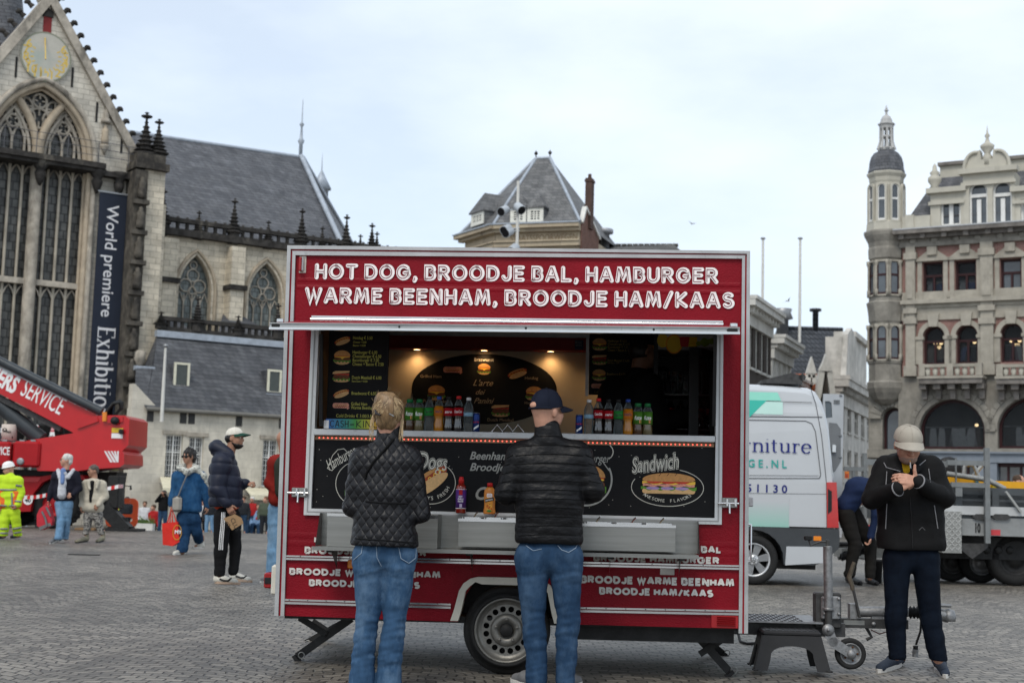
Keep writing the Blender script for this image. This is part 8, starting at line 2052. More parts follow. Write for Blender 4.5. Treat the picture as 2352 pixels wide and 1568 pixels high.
e=thing('yellow_roller','yellow road machine lying behind the grey dropside','machine',Q.m);mb=MB();mb.slab([[qp(1480,340),qp(2500,340),qp(2500,240),qp(1960,215),qp(1620,180),qp(1560,235)]],.5,1.6,0);mb.build('hood',mat('machine_yellow',(.72,.36,.02),.4,0,.12,3),e);mb=MB();c=q3(1525,105,.7);mb.lathe([(.17,0),(.2,.03),(.2,.1),(.17,.12)],20,c,(0,1,0),1);
for k in range(6):t=k*1.047;mb.bar(c+Vector((0,.05,0)),c+Vector((.17*math.cos(t),.05,.17*math.sin(t))),.03,.03,0)
mb.lathe([(.17,.02),(.14,.02),(.14,.08),(.17,.08)],20,c,(0,1,0),0);mb.build('spoked_wheel',[mat('machine_yellow',(.72,.36,.02),.4,0,.12,3),M_DARK],e);mb=MB();mb.cyl(q3(1990,300,.4),q3(2060,310,.4),.06,n=10);mb.build('arm_end',mat('machine_yellow2',(.7,.5,.03),.4),e)
def tube_thing(name,label,pts,r_,m,cat):e=MB();e.tube([Q.m@Vector(p)for p in pts],r_,8);tag(e.build(name,m),label,cat)
tube_thing('metal_pole','long silver pole lying across the yellow machine',[q3(1490,150,.35),q3(1940,215,.35),q3(2140,320,.35)],.04,M_FALU,'pole')
tube_thing('metal_pole','thin crossed support tube standing in the works trailer',[q3(1680,150,.6),q3(1690,60,.6),q3(1720,48,.6),q3(1790,48,.6),q3(1850,190,.6)],.03,M_FALU,'pole')
tube_thing('metal_pole','slanted support tube crossing the thin tube in the works trailer',[q3(1790,170,.7),q3(1900,40,.7)],.03,M_FALU,'pole')
e=MB();e.bar(Q.m@q3(2150,350,-.1),Q.m@q3(2320,580,-.1),.05,.03);tag(e.build('tie_strap',mat('strap_grey',(.33,.34,.33),.7)),'grey tie strap pulled down over the grey dropside','strap')
e=MB();e.bar(Q.m@q3(1800,180,.45),Q.m@q3(1870,330,.45),.06,.03);tag(e.build('tie_strap',mat('strap_cyan',(.2,.45,.5),.7)),'pale blue strap over the yellow machine','strap')
e=thing('rubber_tub','black rubber tub standing under the trailer drawbar behind the smoker','tub',Q.m);p0=qp(690,1390,-.3);mb=MB();x0_,x1_=qp(665,1390,-.3)[0],qp(810,1390,-.3)[0];hh=qp(700,1110,-.3)[1];mb.lathe([((x1_-x0_)*.42,.004),((x1_-x0_)*.5,hh*.9),((x1_-x0_)*.54,hh*.9),((x1_-x0_)*.54,hh)],20,((x0_+x1_)/2,-.1,0));mb.build('tub_wall',M_DARK,e)
e=thing('works_sign','small orange sign hanging on the railing behind the van door','sign',Q.m);mb=MB();qb(352,400,122,200,.05,.07,0,mb);qb(358,394,150,190,.045,.0495,1,mb);mb.build('sign_plate',[mat('sign_orange',(.75,.22,.04),.5),mat('sign_redtext',(.5,.08,.04),.5)],e)
#  people: blended round bones turned into one skin
class SDF:
 def __init__(s):s.o=[]
 def cap(s,a,b,ra,rb=None,k=.02):s.o.append((0,np.array(a),np.array(b),ra,ra if rb is None else rb,k));return s
 def ell(s,c,r,k=.02,rot=None,sub=False):s.o.append((1,np.array(c),np.array(r),None if rot is None else np.array(rot),sub,k));return s
 def cut(s,p,n,k=0):s.o.append((2,np.array(p),np.array(n)/np.linalg.norm(n),k));return s
 def mesh(s,h):
  lo,hi=np.full(3,9e9),np.full(3,-9e9)
  for o in s.o:
   if o[0]==0:r=max(o[3],o[4]);P=[o[1]-r,o[1]+r,o[2]-r,o[2]+r]
   elif o[0]==1 and not o[4]:r=max(o[2]);P=[o[1]-r,o[1]+r]
   else:continue
   for p in P:lo=np.minimum(lo,p);hi=np.maximum(hi,p)
  lo=lo-3*h;n=np.ceil((hi+3*h-lo)/h).astype(int)+1
  F=np.full(n,1.0,np.float32)
  ax=[lo[i]+h*np.arange(n[i])for i in range(3)]
  for o in s.o:
   if o[0]==2:
    X=(ax[0][:,None,None]-o[1][0])*o[2][0]+(ax[1][None,:,None]-o[1][1])*o[2][1]+(ax[2][None,None,:]-o[1][2])*o[2][2]
    F=np.maximum(F,X.astype(np.float32));continue
   k=o[5]
   if o[0]==0:r=max(o[3],o[4]);a,b=np.minimum(o[1],o[2])-r-k-2*h,np.maximum(o[1],o[2])+r+k+2*h
   else:r=max(o[2]);a,b=o[1]-r-k-2*h,o[1]+r+k+2*h
   i0=np.clip(((a-lo)/h).astype(int),0,n-1);i1=np.clip(((b-lo)/h).astype(int)+2,1,n)
   sl=tuple(slice(i0[i],i1[i])for i in range(3))
   X,Y,Z=[ax[i][sl[i]]for i in range(3)]
   X=X[:,None,None]-o[1][0];Y=Y[None,:,None]-o[1][1];Z=Z[None,None,:]-o[1][2]
   if o[0]==0:
    d=o[2]-o[1];t=np.clip((X*d[0]+Y*d[1]+Z*d[2])/max(d.dot(d),1e-9),0,1)
    D=np.sqrt((X-t*d[0])**2+(Y-t*d[1])**2+(Z-t*d[2])**2)-(o[3]+(o[4]-o[3])*t)
   else:
    M=o[3];r=o[2]
    if M is not None:X,Y,Z=M[0,0]*X+M[1,0]*Y+M[2,0]*Z,M[0,1]*X+M[1,1]*Y+M[2,1]*Z,M[0,2]*X+M[1,2]*Y+M[2,2]*Z
    q=np.sqrt((X/r[0])**2+(Y/r[1])**2+(Z/r[2])**2);q2=np.sqrt((X/r[0]**2)**2+(Y/r[1]**2)**2+(Z/r[2]**2)**2)
    D=q*(q-1)/np.maximum(q2,1e-6)
   A=F[sl]
   if o[0]==1 and o[4]:D=-D;hh=np.clip(.5-.5*(D-A)/-k if k>1e-6 else(D>A),0,1)if False else None;F[sl]=np.maximum(A,D)
   else:
    hh=np.clip(.5+.5*(A-D)/max(k,1e-6),0,1);F[sl]=A*(1-hh)+D*hh-k*hh*(1-hh)
  ins=F<0
  c=[(i,j,l)for i in(0,1)for j in(0,1)for l in(0,1)]
  def sh(A,q):return A[q[0]:A.shape[0]-1+q[0],q[1]:A.shape[1]-1+q[1],q[2]:A.shape[2]-1+q[2]]
  cnt=sum(sh(ins,q).astype(np.int8)for q in c);act=(cnt>0)&(cnt<8)
  idx=np.argwhere(act);ID=np.full(act.shape,-1,np.int64);ID[act]=np.arange(len(idx))
  acc=np.zeros((len(idx),3));w_=np.zeros(len(idx))
  for q in c:
   for ax_ in range(3):
    if q[ax_]:continue
    q2=list(q);q2[ax_]=1
    f0=sh(F,q)[act];f1=sh(F,q2)[act];m=(f0<0)!=(f1<0)
    t=np.where(m,f0/np.where(f0==f1,1,f0-f1),0)
    P=np.tile(np.array(q,float),(len(idx),1));P[:,ax_]=t
    acc[m]+=P[m];w_[m]+=1
  V=lo+h*(idx+acc/w_[:,None])
  Q=[]
  for ax_ in range(3):
   u,v=(ax_+1)%3,(ax_+2)%3
   s0=[slice(1,-1)]*3;s0[ax_]=slice(0,-1);s1=list(s0);s1[ax_]=slice(1,None)
   a=ins[tuple(s0)];b=ins[tuple(s1)];e=np.argwhere(a!=b)
   if not len(e):continue
   fl=a[tuple(e.T)];g=e.copy();g[:,u]+=1;g[:,v]+=1
   def cell(du,dv):z=g.copy();z[:,u]+=du;z[:,v]+=dv;return ID[tuple(z.T)]
   qd=np.stack([cell(-1,-1),cell(0,-1),cell(0,0),cell(-1,0)],1);qd[~fl]=qd[~fl][:,::-1];Q.append(qd)
  return V,np.concatenate(Q)
def vnormals(V,Q):
 n=np.cross(V[Q[:,2]]-V[Q[:,0]],V[Q[:,3]]-V[Q[:,1]]);N_=np.zeros_like(V)
 for i in range(4):np.add.at(N_,Q[:,i],n)
 return N_/np.maximum(np.linalg.norm(N_,axis=1),1e-9)[:,None]
_rg=np.random.RandomState(5)
_WD=[(_rg.normal(size=(10,3)),_rg.uniform(0,6.28,10))for _ in range(4)]
def wob(V,f,sc=(1,1,1),i=0):
 """smooth pseudo noise, about -1..1"""
 D,ph=_WD[i];P=V*np.array(sc)*f;return np.sin(P@(D*1.3).T+ph+1.5*np.sin(P@D[::-1].T)).mean(1)*2.2
def mesh_obj(name,V,Q,m,parent,disp=None):
 if disp is not None:V=V+vnormals(V,Q)*disp(V)[:,None]
 me=bpy.data.meshes.new(name);me.vertices.add(len(V));me.vertices.foreach_set('co',V.astype(np.float32).ravel())
 me.loops.add(len(Q)*4);me.loops.foreach_set('vertex_index',Q.astype(np.int32).ravel());me.polygons.add(len(Q));me.polygons.foreach_set('loop_start',np.arange(0,len(Q)*4,4,dtype=np.int32))
 me.update(calc_edges=True);me.polygons.foreach_set('use_smooth',np.ones(len(Q),bool));me.materials.append(m)
 o=bpy.data.objects.new(name,me);COL.objects.link(o);o.parent=parent;return o
def hands(S,wr,d,n,s,curl=.5,th=.6,sc=1.0,tdir=None):
 """palm and five bent fingers: d along the fingers, n the way they curl, s towards the thumb"""
 d,n,s,wr=Vector(d).normalized(),Vector(n),Vector(s),Vector(wr);n=(n-d*n.dot(d)).normalized();c=d.cross(n);s=c if c.dot(s)>0 else-c;k=sc
 for u in(-.028,-.009,.01,.028):S.cap(wr+d*.01*k+s*u*.6*k,wr+d*.085*k+s*u*k,.014*k,.0125*k,.012)
 for i,(u,l)in enumerate(((.031,.9),(.011,1.0),(-.010,.93),(-.030,.72))):
  p=wr+d*.09*k+s*u*k;dr,nn,r=d,n,.0098*k
  for j,L_ in enumerate((.044,.028,.022)):
   a=curl*(.9,1.15,.8)[j]*(1+.08*i);dr,nn=dr*math.cos(a)+nn*math.sin(a),nn*math.cos(a)-dr*math.sin(a)
   q=p+dr*L_*l*k;S.cap(p,q,r,r*.92,.004);p=q;r*=.94
 t0=wr+d*.025*k+s*.028*k;td=(d*.75+s*.75*(1-th*.5)+n*.5*th).normalized();td=td if tdir is None else(Vector(tdir)+d*.25).normalized();t1=t0+td*.045*k;S.cap(t0,t1,.014*k,.0115*k,.01);td=(td+d*.5+n*.4*th-s*.3*th).normalized()if tdir is None else Vector(tdir).normalized();S.cap(t1,t1+td*.034*k,.0112*k,.0095*k,.004)
from mathutils.bvhtree import BVHTree
_bv={}
def onto(f,o,pts,off=.003):
 """points of the measuring grid dropped onto a garment's front surface"""
 if o.name not in _bv:_bv[o.name]=BVHTree.FromPolygons([v.co for v in o.data.vertices],[p.vertices for p in o.data.polygons])
 r_=[]
 for px,py in pts:
  d=ray(px,py).normalized();h,n,i,q=_bv[o.name].ray_cast(CAMLOC-f.b,d)
  if h is not None:r_.append(h-d*off)
 return r_
def line(f,o,pts,r,m,name,n=6):
 P_=[]
 for a,b in zip(pts[:-1],pts[1:]):P_+=[(a[0]+(b[0]-a[0])*k/n,a[1]+(b[1]-a[1])*k/n)for k in range(n)]
 P_=onto(f,o,P_+[pts[-1]])
 if len(P_)>1:mb=MB();mb.tube(P_,r,5);return mb.build(name,m,o)
SKIN={'pale':mat('skin_pale',(.50,.27,.19),.5,0,.12,40,.1,150,dist=.001),'tan':mat('skin_tan',(.36,.19,.125),.5,0,.12,40,.1,150,dist=.001),'brown':mat('skin_brown',(.22,.115,.075),.5,0,.12,40,.1,150,dist=.001)}
def cloth(n,c,rough=.85,var=.18,vs=9,bump=.25,bs=140,**k):return mat('fabric_'+n,c,rough,0,var,vs,bump,bs,spec=k.pop('spec',.15),dist=.003,**k)
def denim(n,c,hi):return mat('denim_'+n,c,.85,0,.22,26,.3,260,spec=.12,dist=.002,stretch=(1,1,.5),var2=(hi,.47,.72,5.5,(1,1,.6)))
class Fig:
 """a person placed by joints; J(px, py, dy) reads a joint off the measuring grid at the person's own distance"""
 def __init__(f,name,label,px,py,Y=None,h=.012,skin='pale',group=None,z=None):
  g=ground_at(px,py)if Y is None else at(px,py,Y)
  if z is None:z=ground_z(g.y)
  f.b=Vector((g.x,g.y,z));f.h=h;f.e=thing(name,label,'person',Matrix.Translation(f.b),group);f.skin=SKIN[skin];f.S=SDF()
 def J(f,px,py,dy=0.0):return at(px,py,f.b.y+dy)-f.b
 def head(f,c,fd,ud=(0,0,1),sc=1.0,neck=None,beard=None,eyes=True):
  c=Vector(c);fd=Vector(fd).normalized();ud=Vector(ud);ud=(ud-fd*ud.dot(fd)).normalized();l=fd.cross(ud);S=f.S
  M=np.array([[l.x,fd.x,ud.x],[l.y,fd.y,ud.y],[l.z,fd.z,ud.z]]);f.hm=(c,l,fd,ud,sc)
  P=lambda a,b,u:f.hp(a,b,u)
  S.ell(P(0,-.008,.02),np.array((.076,.096,.092))*sc,.02,M);S.ell(P(0,.022,-.045),np.array((.060,.072,.070))*sc,.03,M);S.ell(P(0,.062,-.095),np.array((.028,.024,.022))*sc,.02,M)
  S.cap(P(0,.088,.012),P(0,.108,-.028),.009*sc,.0135*sc,.012);S.cap(P(-.012,.098,-.032),P(.012,.098,-.032),.008*sc,.008*sc,.008)
  S.cap(P(-.034,.078,.028),P(.034,.078,.028),.012*sc,.012*sc,.02)
  S.cap(P(-.02,.086,-.058),P(.02,.086,-.058),.0085*sc,.0085*sc,.01);S.cap(P(-.018,.083,-.068),P(.018,.083,-.068),.009*sc,.009*sc,.01)
  for q in(-1,1):S.ell(P(q*.078,-.012,-.01),np.array((.010,.02,.032))*sc,.006,M);S.ell(P(q*.03,.094,.005),np.array((.014,.01,.009))*sc,.0,M,True);S.cap(P(q*.045,.06,-.025),P(q*.04,.05,-.05),.022*sc,.02*sc,.03)
  if neck is not None:S.cap(P(0,-.025,-.06),neck,.054*sc,.058,.03)
  if eyes:
   for q in(-1,1):
    mb=MB();r_=np.array((.0125,.0085,.008))*sc;mb.ell(P(q*.03,.080,.006),(.012*sc,)*3,8,6,0);mb.ell(P(q*.03,.0885,.006),(.0055*sc,)*3,6,5,1);mb.build('eye',[mat('eye_white',(.6,.57,.54),.2,0,0),mat('eye_dark',(.02,.014,.01),.15,0,0)],f.e)
    mb=MB();mb.tube([P(q*.014,.094,.026),P(q*.03,.094,.031),P(q*.05,.078,.026)],[.003,.0042,.002],6);mb.build('eyebrow',f.browm if hasattr(f,'browm')else mat('hair_brown',(.06,.035,.02),.6),f.e)
   mb=MB();mb.tube([P(-.024,.083,-.0625),P(-.008,.0945,-.0605),P(.008,.0945,-.0605),P(.024,.083,-.0625)],[.002,.0045,.0045,.002],6);mb.build('lips',mat('lips',(.30,.10,.09),.45,0,.1),f.e)
 def hp(f,a,b,u):c,l,fd,ud,sc=f.hm;return c+l*a*sc+fd*b*sc+ud*u*sc
 def rot(f):c,l,fd,ud,sc=f.hm;return np.array([[l.x,fd.x,ud.x],[l.y,fd.y,ud.y],[l.z,fd.z,ud.z]])
 def hair(f,parts,m,amp=.008,fr=60,cuts=(),name='hair',h=None,st=(1,1,.25)):
  S=SDF();M=f.rot();sc=f.hm[4]
  for a,r in parts:S.ell(f.hp(*a),np.array(r)*sc,.015,M)
  for p,n in cuts:S.cut(f.hp(*p),M@np.array(n))
  V,Q=S.mesh(h or f.h*.75);mesh_obj(name,V,Q,m,f.e,lambda V:amp*wob(V,fr,st,1)+amp*.5*wob(V,fr*2.2,st,2))
 def hat(f,m,mb_,brim=True,tilt=0.0,up=0.0,dome=(.086,.104,.088)):
  """baseball cap: six-panel dome, curved peak, button"""
  sc=f.hm[4];vs,fs=[],[];mb=MB();nu,nv=24,8
  for j in range(nv+1):
   t=math.pi/2*j/nv;rr_=math.cos(t)**.8
   for i in range(nu):a=2*math.pi*i/nu;q=1-.012*abs(math.cos(3*a))if j<nv else 1;vs.append(f.hp(dome[0]*rr_*q*math.cos(a),-.004+dome[1]*rr_*q*math.sin(a),.038+up+dome[2]*math.sin(t)+(.012*math.sin(a)if j==0 else 0)))
  for j in range(nv):
   for i in range(nu):k=(i+1)%nu;fs.append((j*nu+i,j*nu+k,(j+1)*nu+k,(j+1)*nu+i))
  mb.add(vs,fs,0,True);c=f.hp(0,-.004,.04+up+dome[2]);mb.ell(c,(.008,.008,.006),8,5,0);
  for q in range(6):
   a=math.pi*(q/3+.5);mb.tube([f.hp(dome[0]*1.004*math.cos(t)**.8*math.cos(a),-.004+dome[1]*1.004*math.cos(t)**.8*math.sin(a),.039+up+dome[2]*1.004*math.sin(t)+.012*math.sin(a)*(t<.05))for t in[k*1.5/7 for k in range(8)]],.0012,4,0)
  hat=mb.build('cap',m,f.e)
  if brim:
   mb=MB();vs,fs=[],[];n=12
   for k in(0,1):
    for j in range(5):
     for i in range(n+1):a=math.pi*(.08+.84*i/n);r_=1+.95*j/4*math.sin(a)**.6;x=dome[0]*1.0*math.cos(a)*(1+.06*j/4);vs.append(f.hp(x,-.004+dome[1]*math.sin(a)*r_,(.060)+up-.022*(x/.08)**2-.02*j/4+tilt*j-.004*k))
   N5=5*(n+1)
   for k in(0,1):
    for j in range(4):
     for i in range(n):a=k*N5+j*(n+1)+i;q=(a,a+1,a+n+2,a+n+1);fs.append(q if k else q[::-1])
   for i in range(n):a=4*(n+1)+i;fs.append((a,a+1,a+1+N5,a+N5))
   mb.add(vs,fs,0,True);mb.build('cap_peak',mb_,hat)
 def body(f,h=None):V,Q=f.S.mesh(h or f.h);mesh_obj('body',V,Q,f.skin,f.e)
 def top(f,chest,waist,hem,shL,elL,wrL,shR,elR,wrR,m,cw=.085,rc=.10,rw=.10,rh=.115,hw=.085,ra=(.06,.052,.042),zcut=None,disp=None,neck=None,name='jacket',extra=(),k=.05,h=None,open_top=None):
  lat=(shR-shL).normalized();lat=Vector((lat.x,lat.y,lat.z*.3)).normalized();S=SDF()
  for q in(-1,0,1):S.cap(chest+lat*q*cw,waist+lat*q*hw*.9,rc,rw,k);S.cap(waist+lat*q*hw*.9,hem+lat*q*hw,rw,rh,k)
  nb=Vector(neck[0])if neck is not None else(shL+shR)/2+Vector((0,0,.055))
  for q in(shL,shR):S.cap(nb+Vector((0,0,-.02)),q,.07,ra[0]*.9,.05)
  if zcut is not None:S.cut((0,0,zcut),(0,0,-1))
  S.cap(shL+Vector((0,0,-.03)),shR+Vector((0,0,-.03)),ra[0],ra[0],.04)
  for sh_,el,wr in((shL,elL,wrL),(shR,elR,wrR)):
   S.cap(sh_,el,ra[0],ra[1],.03);S.cap(el,wr,ra[1],ra[2],.015);f.S.cap(sh_,el,.04,.036,.02);f.S.cap(el,wr,.034,.026,.015)
  for q in(-1,1):f.S.cap(chest+lat*q*cw*.7,hem+lat*q*hw*.7,.06,.06,.05)
  f.S.cap(shL,shR,.04,.04,.05)
  if neck is not None:S.cap(neck[0],neck[1],neck[2],neck[2],.03);f.S.cap(neck[0],chest,.05,.06,.05)
  for x in extra:S.cap(*x)
  if open_top is not None:S.cut(*open_top)
  V,Q=S.mesh(h or f.h);return mesh_obj(name,V,Q,m,f.e,disp)
 def legs(f,hip,L,Rr,m,rh=.10,zt=None,disp=None,name='trousers',cuts=(),h=None,k=.03):
  """L, Rr = lists of (point, radius) from hip joint to hem"""
  S=SDF();S.cap(L[0][0]+Vector((0,0,.03)),Rr[0][0]+Vector((0,0,.03)),rh*.88,rh*.88,.04);S.cap(hip,hip+Vector((0,0,.06)),rh*.86,rh*.84,.05)
  if zt is not None:S.cut((0,0,zt),(0,0,1))
  for leg in(L,Rr):
   for(a,ra),(b,rb)in zip(leg[:-1],leg[1:]):S.cap(a,b,ra,rb,k if a is leg[0][0]else .005);f.S.cap(a,b,ra*.6,rb*.6,.02)
  f.S.cap(hip,L[0][0],.06,.06,.05);f.S.cap(hip,Rr[0][0],.06,.06,.05)
  S.cut((0,0,min(L[-1][0].z,Rr[-1][0].z)-.015),(0,0,-1))
  for p,n in cuts:S.cut(p,n)
  V,Q=S.mesh(h or f.h);return mesh_obj(name,V,Q,m,f.e,disp)
 def shoe(f,heel,toe,m,sole,w=.042,hgt=.075,trim=None):
  heel,toe=Vector(heel),Vector(toe);d=toe-heel;d.z=0;L_=d.length;d.normalize();S=SDF();z=max(heel.z,0)
  S.cap(heel+Vector((0,0,.045)),heel+d*L_*.35+Vector((0,0,.05)),w*.85,w*.85,.02);S.cap(heel+d*L_*.3+Vector((0,0,.05)),toe-d*w+Vector((0,0,.03)),w*.85,w*.7,.03);S.cap(heel+Vector((0,0,.05)),heel+Vector((0,0,hgt+.02)),w*.8,w*.72,.02);f.S.cap(heel+Vector((0,0,.05)),heel+d*.12+Vector((0,0,.04)),.03,.022,.02);f.S.cap(heel+Vector((0,0,.05)),heel+Vector((0,0,.2)),.03,.032,.02)
  S.cut((0,0,heel.z+.012),(0,0,-1));V,Q=S.mesh(min(f.h,.012));o=mesh_obj('shoe',V,Q,m,f.e)
  mb=MB();s_=Vector((-d.y,d.x,0));pts=[]
  for i in range(16):
   t=2*math.pi*i/16;pts.append(heel+d*(L_*.5-w*.1+(L_*.5+w*.55)*math.cos(t))+s_*(w*.98*math.sin(t)*(1 if math.cos(t)<0 else .95)))
  vs=[p+Vector((0,0,.001))for p in pts]+[p+Vector((0,0,.026))for p in pts];mb.add(vs,[tuple(range(15,-1,-1)),tuple(range(16,32))]+[(i,(i+1)%16,16+(i+1)%16,16+i)for i in range(16)],0);mb.build('sole',sole,o);return o
def folds(amp=.004,fr=14,zk=1.6,i=0):return lambda V:amp*wob(V,fr,(1,1,zk),i)+amp*.45*wob(V,fr*2.6,(1,1,zk),(i+1)%4)
def jean_disp(zs,amp=.006):
 """folds that gather at the given heights"""
 def f(V):
  d=.003*wob(V,16,(1,1,1.2),0)
  for z,w_,n in zs:
   g=np.exp(-((V[:,2]-z)/w_)**2);d=d+amp*g*wob(V+z,n*.24,(.5,.5,1.7),1)+amp*.4*g*wob(V,n*.5,(.5,.5,1.7),2)
  return d
 return f
M_SOLEW=mat('sole_white',(.62,.60,.56),.6,0,.1,30);M_SOLEB=mat('sole_black',(.02,.02,.02),.7)
V3=Vector
def quilt_rows(p,amp,i=0,fr=9):
 return lambda V:amp*(np.abs(np.sin(math.pi*(V[:,2]/p+.12*wob(V,5,(1,1,.3),i))))**.4-.6)+amp*.35*wob(V,fr*3,(1,1,1),2)
def diamond_mat():
 """black quilted nylon: a diamond grid pressed into the cloth"""
 m,t,b=_new('fabric_diamond_quilt');n=t.nodes.new;l=t.links.new
 tc=n('ShaderNodeTexCoord');sp=n('ShaderNodeSeparateXYZ');l(tc.outputs['Object'],sp.inputs[0])
 hs=[]
 for sg in(1,-1):
  a=n('ShaderNodeMath');a.operation='MULTIPLY_ADD';a.inputs[1].default_value=sg*.75;l(sp.outputs[2],a.inputs[0]);l(sp.outputs[0],a.inputs[2])
  q=n('ShaderNodeMath');q.operation='MULTIPLY';q.inputs[1].default_value=math.pi/.052;l(a.outputs[0],q.inputs[0])
  s_=n('ShaderNodeMath');s_.operation='SINE';l(q.outputs[0],s_.inputs[0]);ab=n('ShaderNodeMath');ab.operation='ABSOLUTE';l(s_.outputs[0],ab.inputs[0])
  pw=n('ShaderNodeMath');pw.operation='POWER';pw.inputs[1].default_value=.45;l(ab.outputs[0],pw.inputs[0]);hs.append(pw.outputs[0])
 mn=n('ShaderNodeMath');mn.operation='MULTIPLY';l(hs[0],mn.inputs[0]);l(hs[1],mn.inputs[1])
 bp=n('ShaderNodeBump');bp.inputs['Strength'].default_value=1;bp.inputs['Distance'].default_value=.006;l(mn.outputs[0],bp.inputs['Height'])
 nz=n('ShaderNodeTexNoise');nz.inputs['Scale'].default_value=45;l(tc.outputs['Object'],nz.inputs['Vector']);b2=n('ShaderNodeBump');b2.inputs['Strength'].default_value=.5;b2.inputs['Distance'].default_value=.006
 l(nz.outputs[0],b2.inputs['Height']);l(bp.outputs[0],b2.inputs['Normal']);l(b2.outputs[0],b.inputs['Normal'])
 b.inputs['Base Color'].default_value=(.008,.008,.010,1);b.inputs['Roughness'].default_value=.45;b.inputs['Specular IOR Level'].default_value=.3
 return m
M_HAIRB=mat('hair_blonde',(.20,.125,.062),.45,0,.55,70,.4,90,stretch=(1,1,.22),dist=.004,spec=.4)
M_HAIRBL=mat('hair_blonde_light',(.46,.335,.19),.4,0,.3,60,spec=.4);M_HAIRD=mat('hair_dark',(.012,.009,.008),.45,0,.4,60,.3,90,dist=.004,spec=.4)
M_HAIRG=mat('hair_grey',(.24,.22,.20),.6,0,.4,80,.3,120,dist=.003);M_HAIRW=mat('hair_white',(.55,.54,.51),.6,0,.2,60,.3,90,dist=.004);M_HAIRBR=mat('hair_brown',(.06,.035,.02),.6)
M_JEAN=denim('mid_blue',(.034,.078,.150),(.115,.19,.29));M_JEAN2=denim('deep_blue',(.020,.048,.098),(.06,.108,.18));M_JEAN3=denim('pale_blue',(.14,.26,.40),(.24,.36,.5));M_NAVYJ=denim('navy',(.0025,.005,.011),(.005,.010,.020));M_DENJ=denim('denim_jacket',(.012,.055,.135),(.035,.10,.2))
M_BLK=cloth('black',(.008,.008,.009));M_GREYC=cloth('grey',(.16,.16,.165))
M_STITCH=mat('stitching',(.26,.33,.42),.8,0,.1,60)
# ---- blonde customer, back to the camera
f=Fig('person','blonde woman in black quilted jacket and blue jeans at the counter, seen from behind',890,1400,8.1,.0075,'pale')
J=f.J
f.head(J(893,953),(.12,1,.0),neck=J(892,1012),eyes=False)
sh=(J(834,1052),J(941,1052));wrs=(J(862,1168,.26),J(925,1165,.26))
jk=f.top(J(888,1068),J(882,1132),J(884,1240),sh[0],J(810,1162,.0),wrs[0],sh[1],J(966,1180,.0),wrs[1],diamond_mat(),.082,.098,.098,.128,.062,(.066,.058,.048),J(884,1252).z,folds(.0055,13,1.5),(J(892,1022),J(893,990),.070),h=.007)
for w_,s_ in zip(wrs,(1,-1)):hands(f.S,w_+V3((0,.02,0)),(s_*.5,1,.15),(s_,-.2,0),(0,0,1),.9)
zk=J(880,1430).z;jn=f.legs(J(883,1275),[(J(849,1280),.098),(J(845,1420),.064),(J(834,1500),.066),(J(831,1566),.076)],[(J(919,1280),.098),(J(907,1420),.066),(J(896,1500),.066),(J(893,1566),.074)],M_JEAN,.098,J(880,1235).z,jean_disp([(zk,.10,75),(zk-.18,.09,85),(J(880,1310).z,.05,95),(.2,.12,60)],.007),h=.007)
line(f,jn,[(914,1248),(921,1282),(939,1293),(955,1281),(957,1248)],.0022,M_STITCH,'pocket_stitching');line(f,jn,[(833,1248),(830,1270),(812,1285)],.0022,M_STITCH,'pocket_stitching');line(f,jn,[(864,1248),(866,1280),(876,1300)],.002,M_STITCH,'seam');
line(f,jk,[(905,1008),(886,1030),(858,1060),(842,1085),(838,1100)],.007,cloth('strap_black',(.004,.004,.004)),'bag_strap');line(f,jk,[(840,1151),(880,1154),(936,1156)],.006,M_BLK,'waistband');line(f,jk,[(815,1236),(880,1240),(955,1246)],.004,M_BLK,'hem_seam')
for a,b in((830,1572),(890,1574)):g=ground_at(a,b+14)-f.b;f.shoe(V3((g.x,g.y,0)),V3((g.x,g.y+.22,0)),M_GREYC,M_SOLEW)
f.hair([((0,-.008,.035),(.087,.104,.092)),((.005,-.085,.03),(.062,.045,.085)),((-.01,-.05,.088),(.065,.06,.042)),((0,-.055,-.04),(.064,.05,.05))],M_HAIRB,.004,45,[((0,.05,-.02),(0,1,-.35))])
rr=random.Random(2);mb=MB()
for k in range(220):
 u=rr.uniform(-1,1);v=rr.uniform(-.2,1);P_=[]
 for i in range(9):
  t=i/8;a=u*(1-t*.75)*1.25+.5*math.sin(t*2.2)*(.4+.3*u);e_=-.75+v*.9+t*(.9-.3*v)
  ra_=(.091+.009*math.sin(t*3)+rr.uniform(0,.004));P_.append(f.hp(ra_*math.sin(a)*math.cos(e_*.9),-ra_*1.22*math.cos(a)*math.cos(e_*.8)-.004,.03+.100*math.sin(e_)))
 mb.tube(P_,[.001]+[.002]*7+[.0008],4,rr.choice((0,0,1,1,1)))
for k in range(16):
 s_=rr.choice((-1,1));x0_=s_*rr.uniform(.07,.088);mb.tube([f.hp(x0_,-.02,.0),f.hp(x0_*1.12,-.03,-.04),f.hp(x0_*rr.uniform(1.0,1.3),-.04,-.10),f.hp(x0_*rr.uniform(.9,1.3),-.04,-.15)],[.002,.002,.0015,.0006],4,1)
for k in range(12):a=rr.uniform(-1.4,1.4);mb.tube([f.hp(.09*math.sin(a),-.05,.03+.11*math.cos(a)),f.hp(.105*math.sin(a+.1),-.06,.045+.115*math.cos(a))],[.0014,.0005],4,1)
mb.build('hair_strands',[M_HAIRB,M_HAIRBL],f.e)
mb=MB();mb.tube([f.hp(-.055,-.105,.02),f.hp(-.045,-.128,.0),f.hp(-.02,-.136,-.008)],[.006,.009,.006],8,0);mb.tube([f.hp(.03,-.135,.0),f.hp(.055,-.13,-.012)],.004,6,1);mb.build('hair_clip',[mat('clip_dark',(.03,.025,.025),.2),M_GALV],f.e)
f.body()
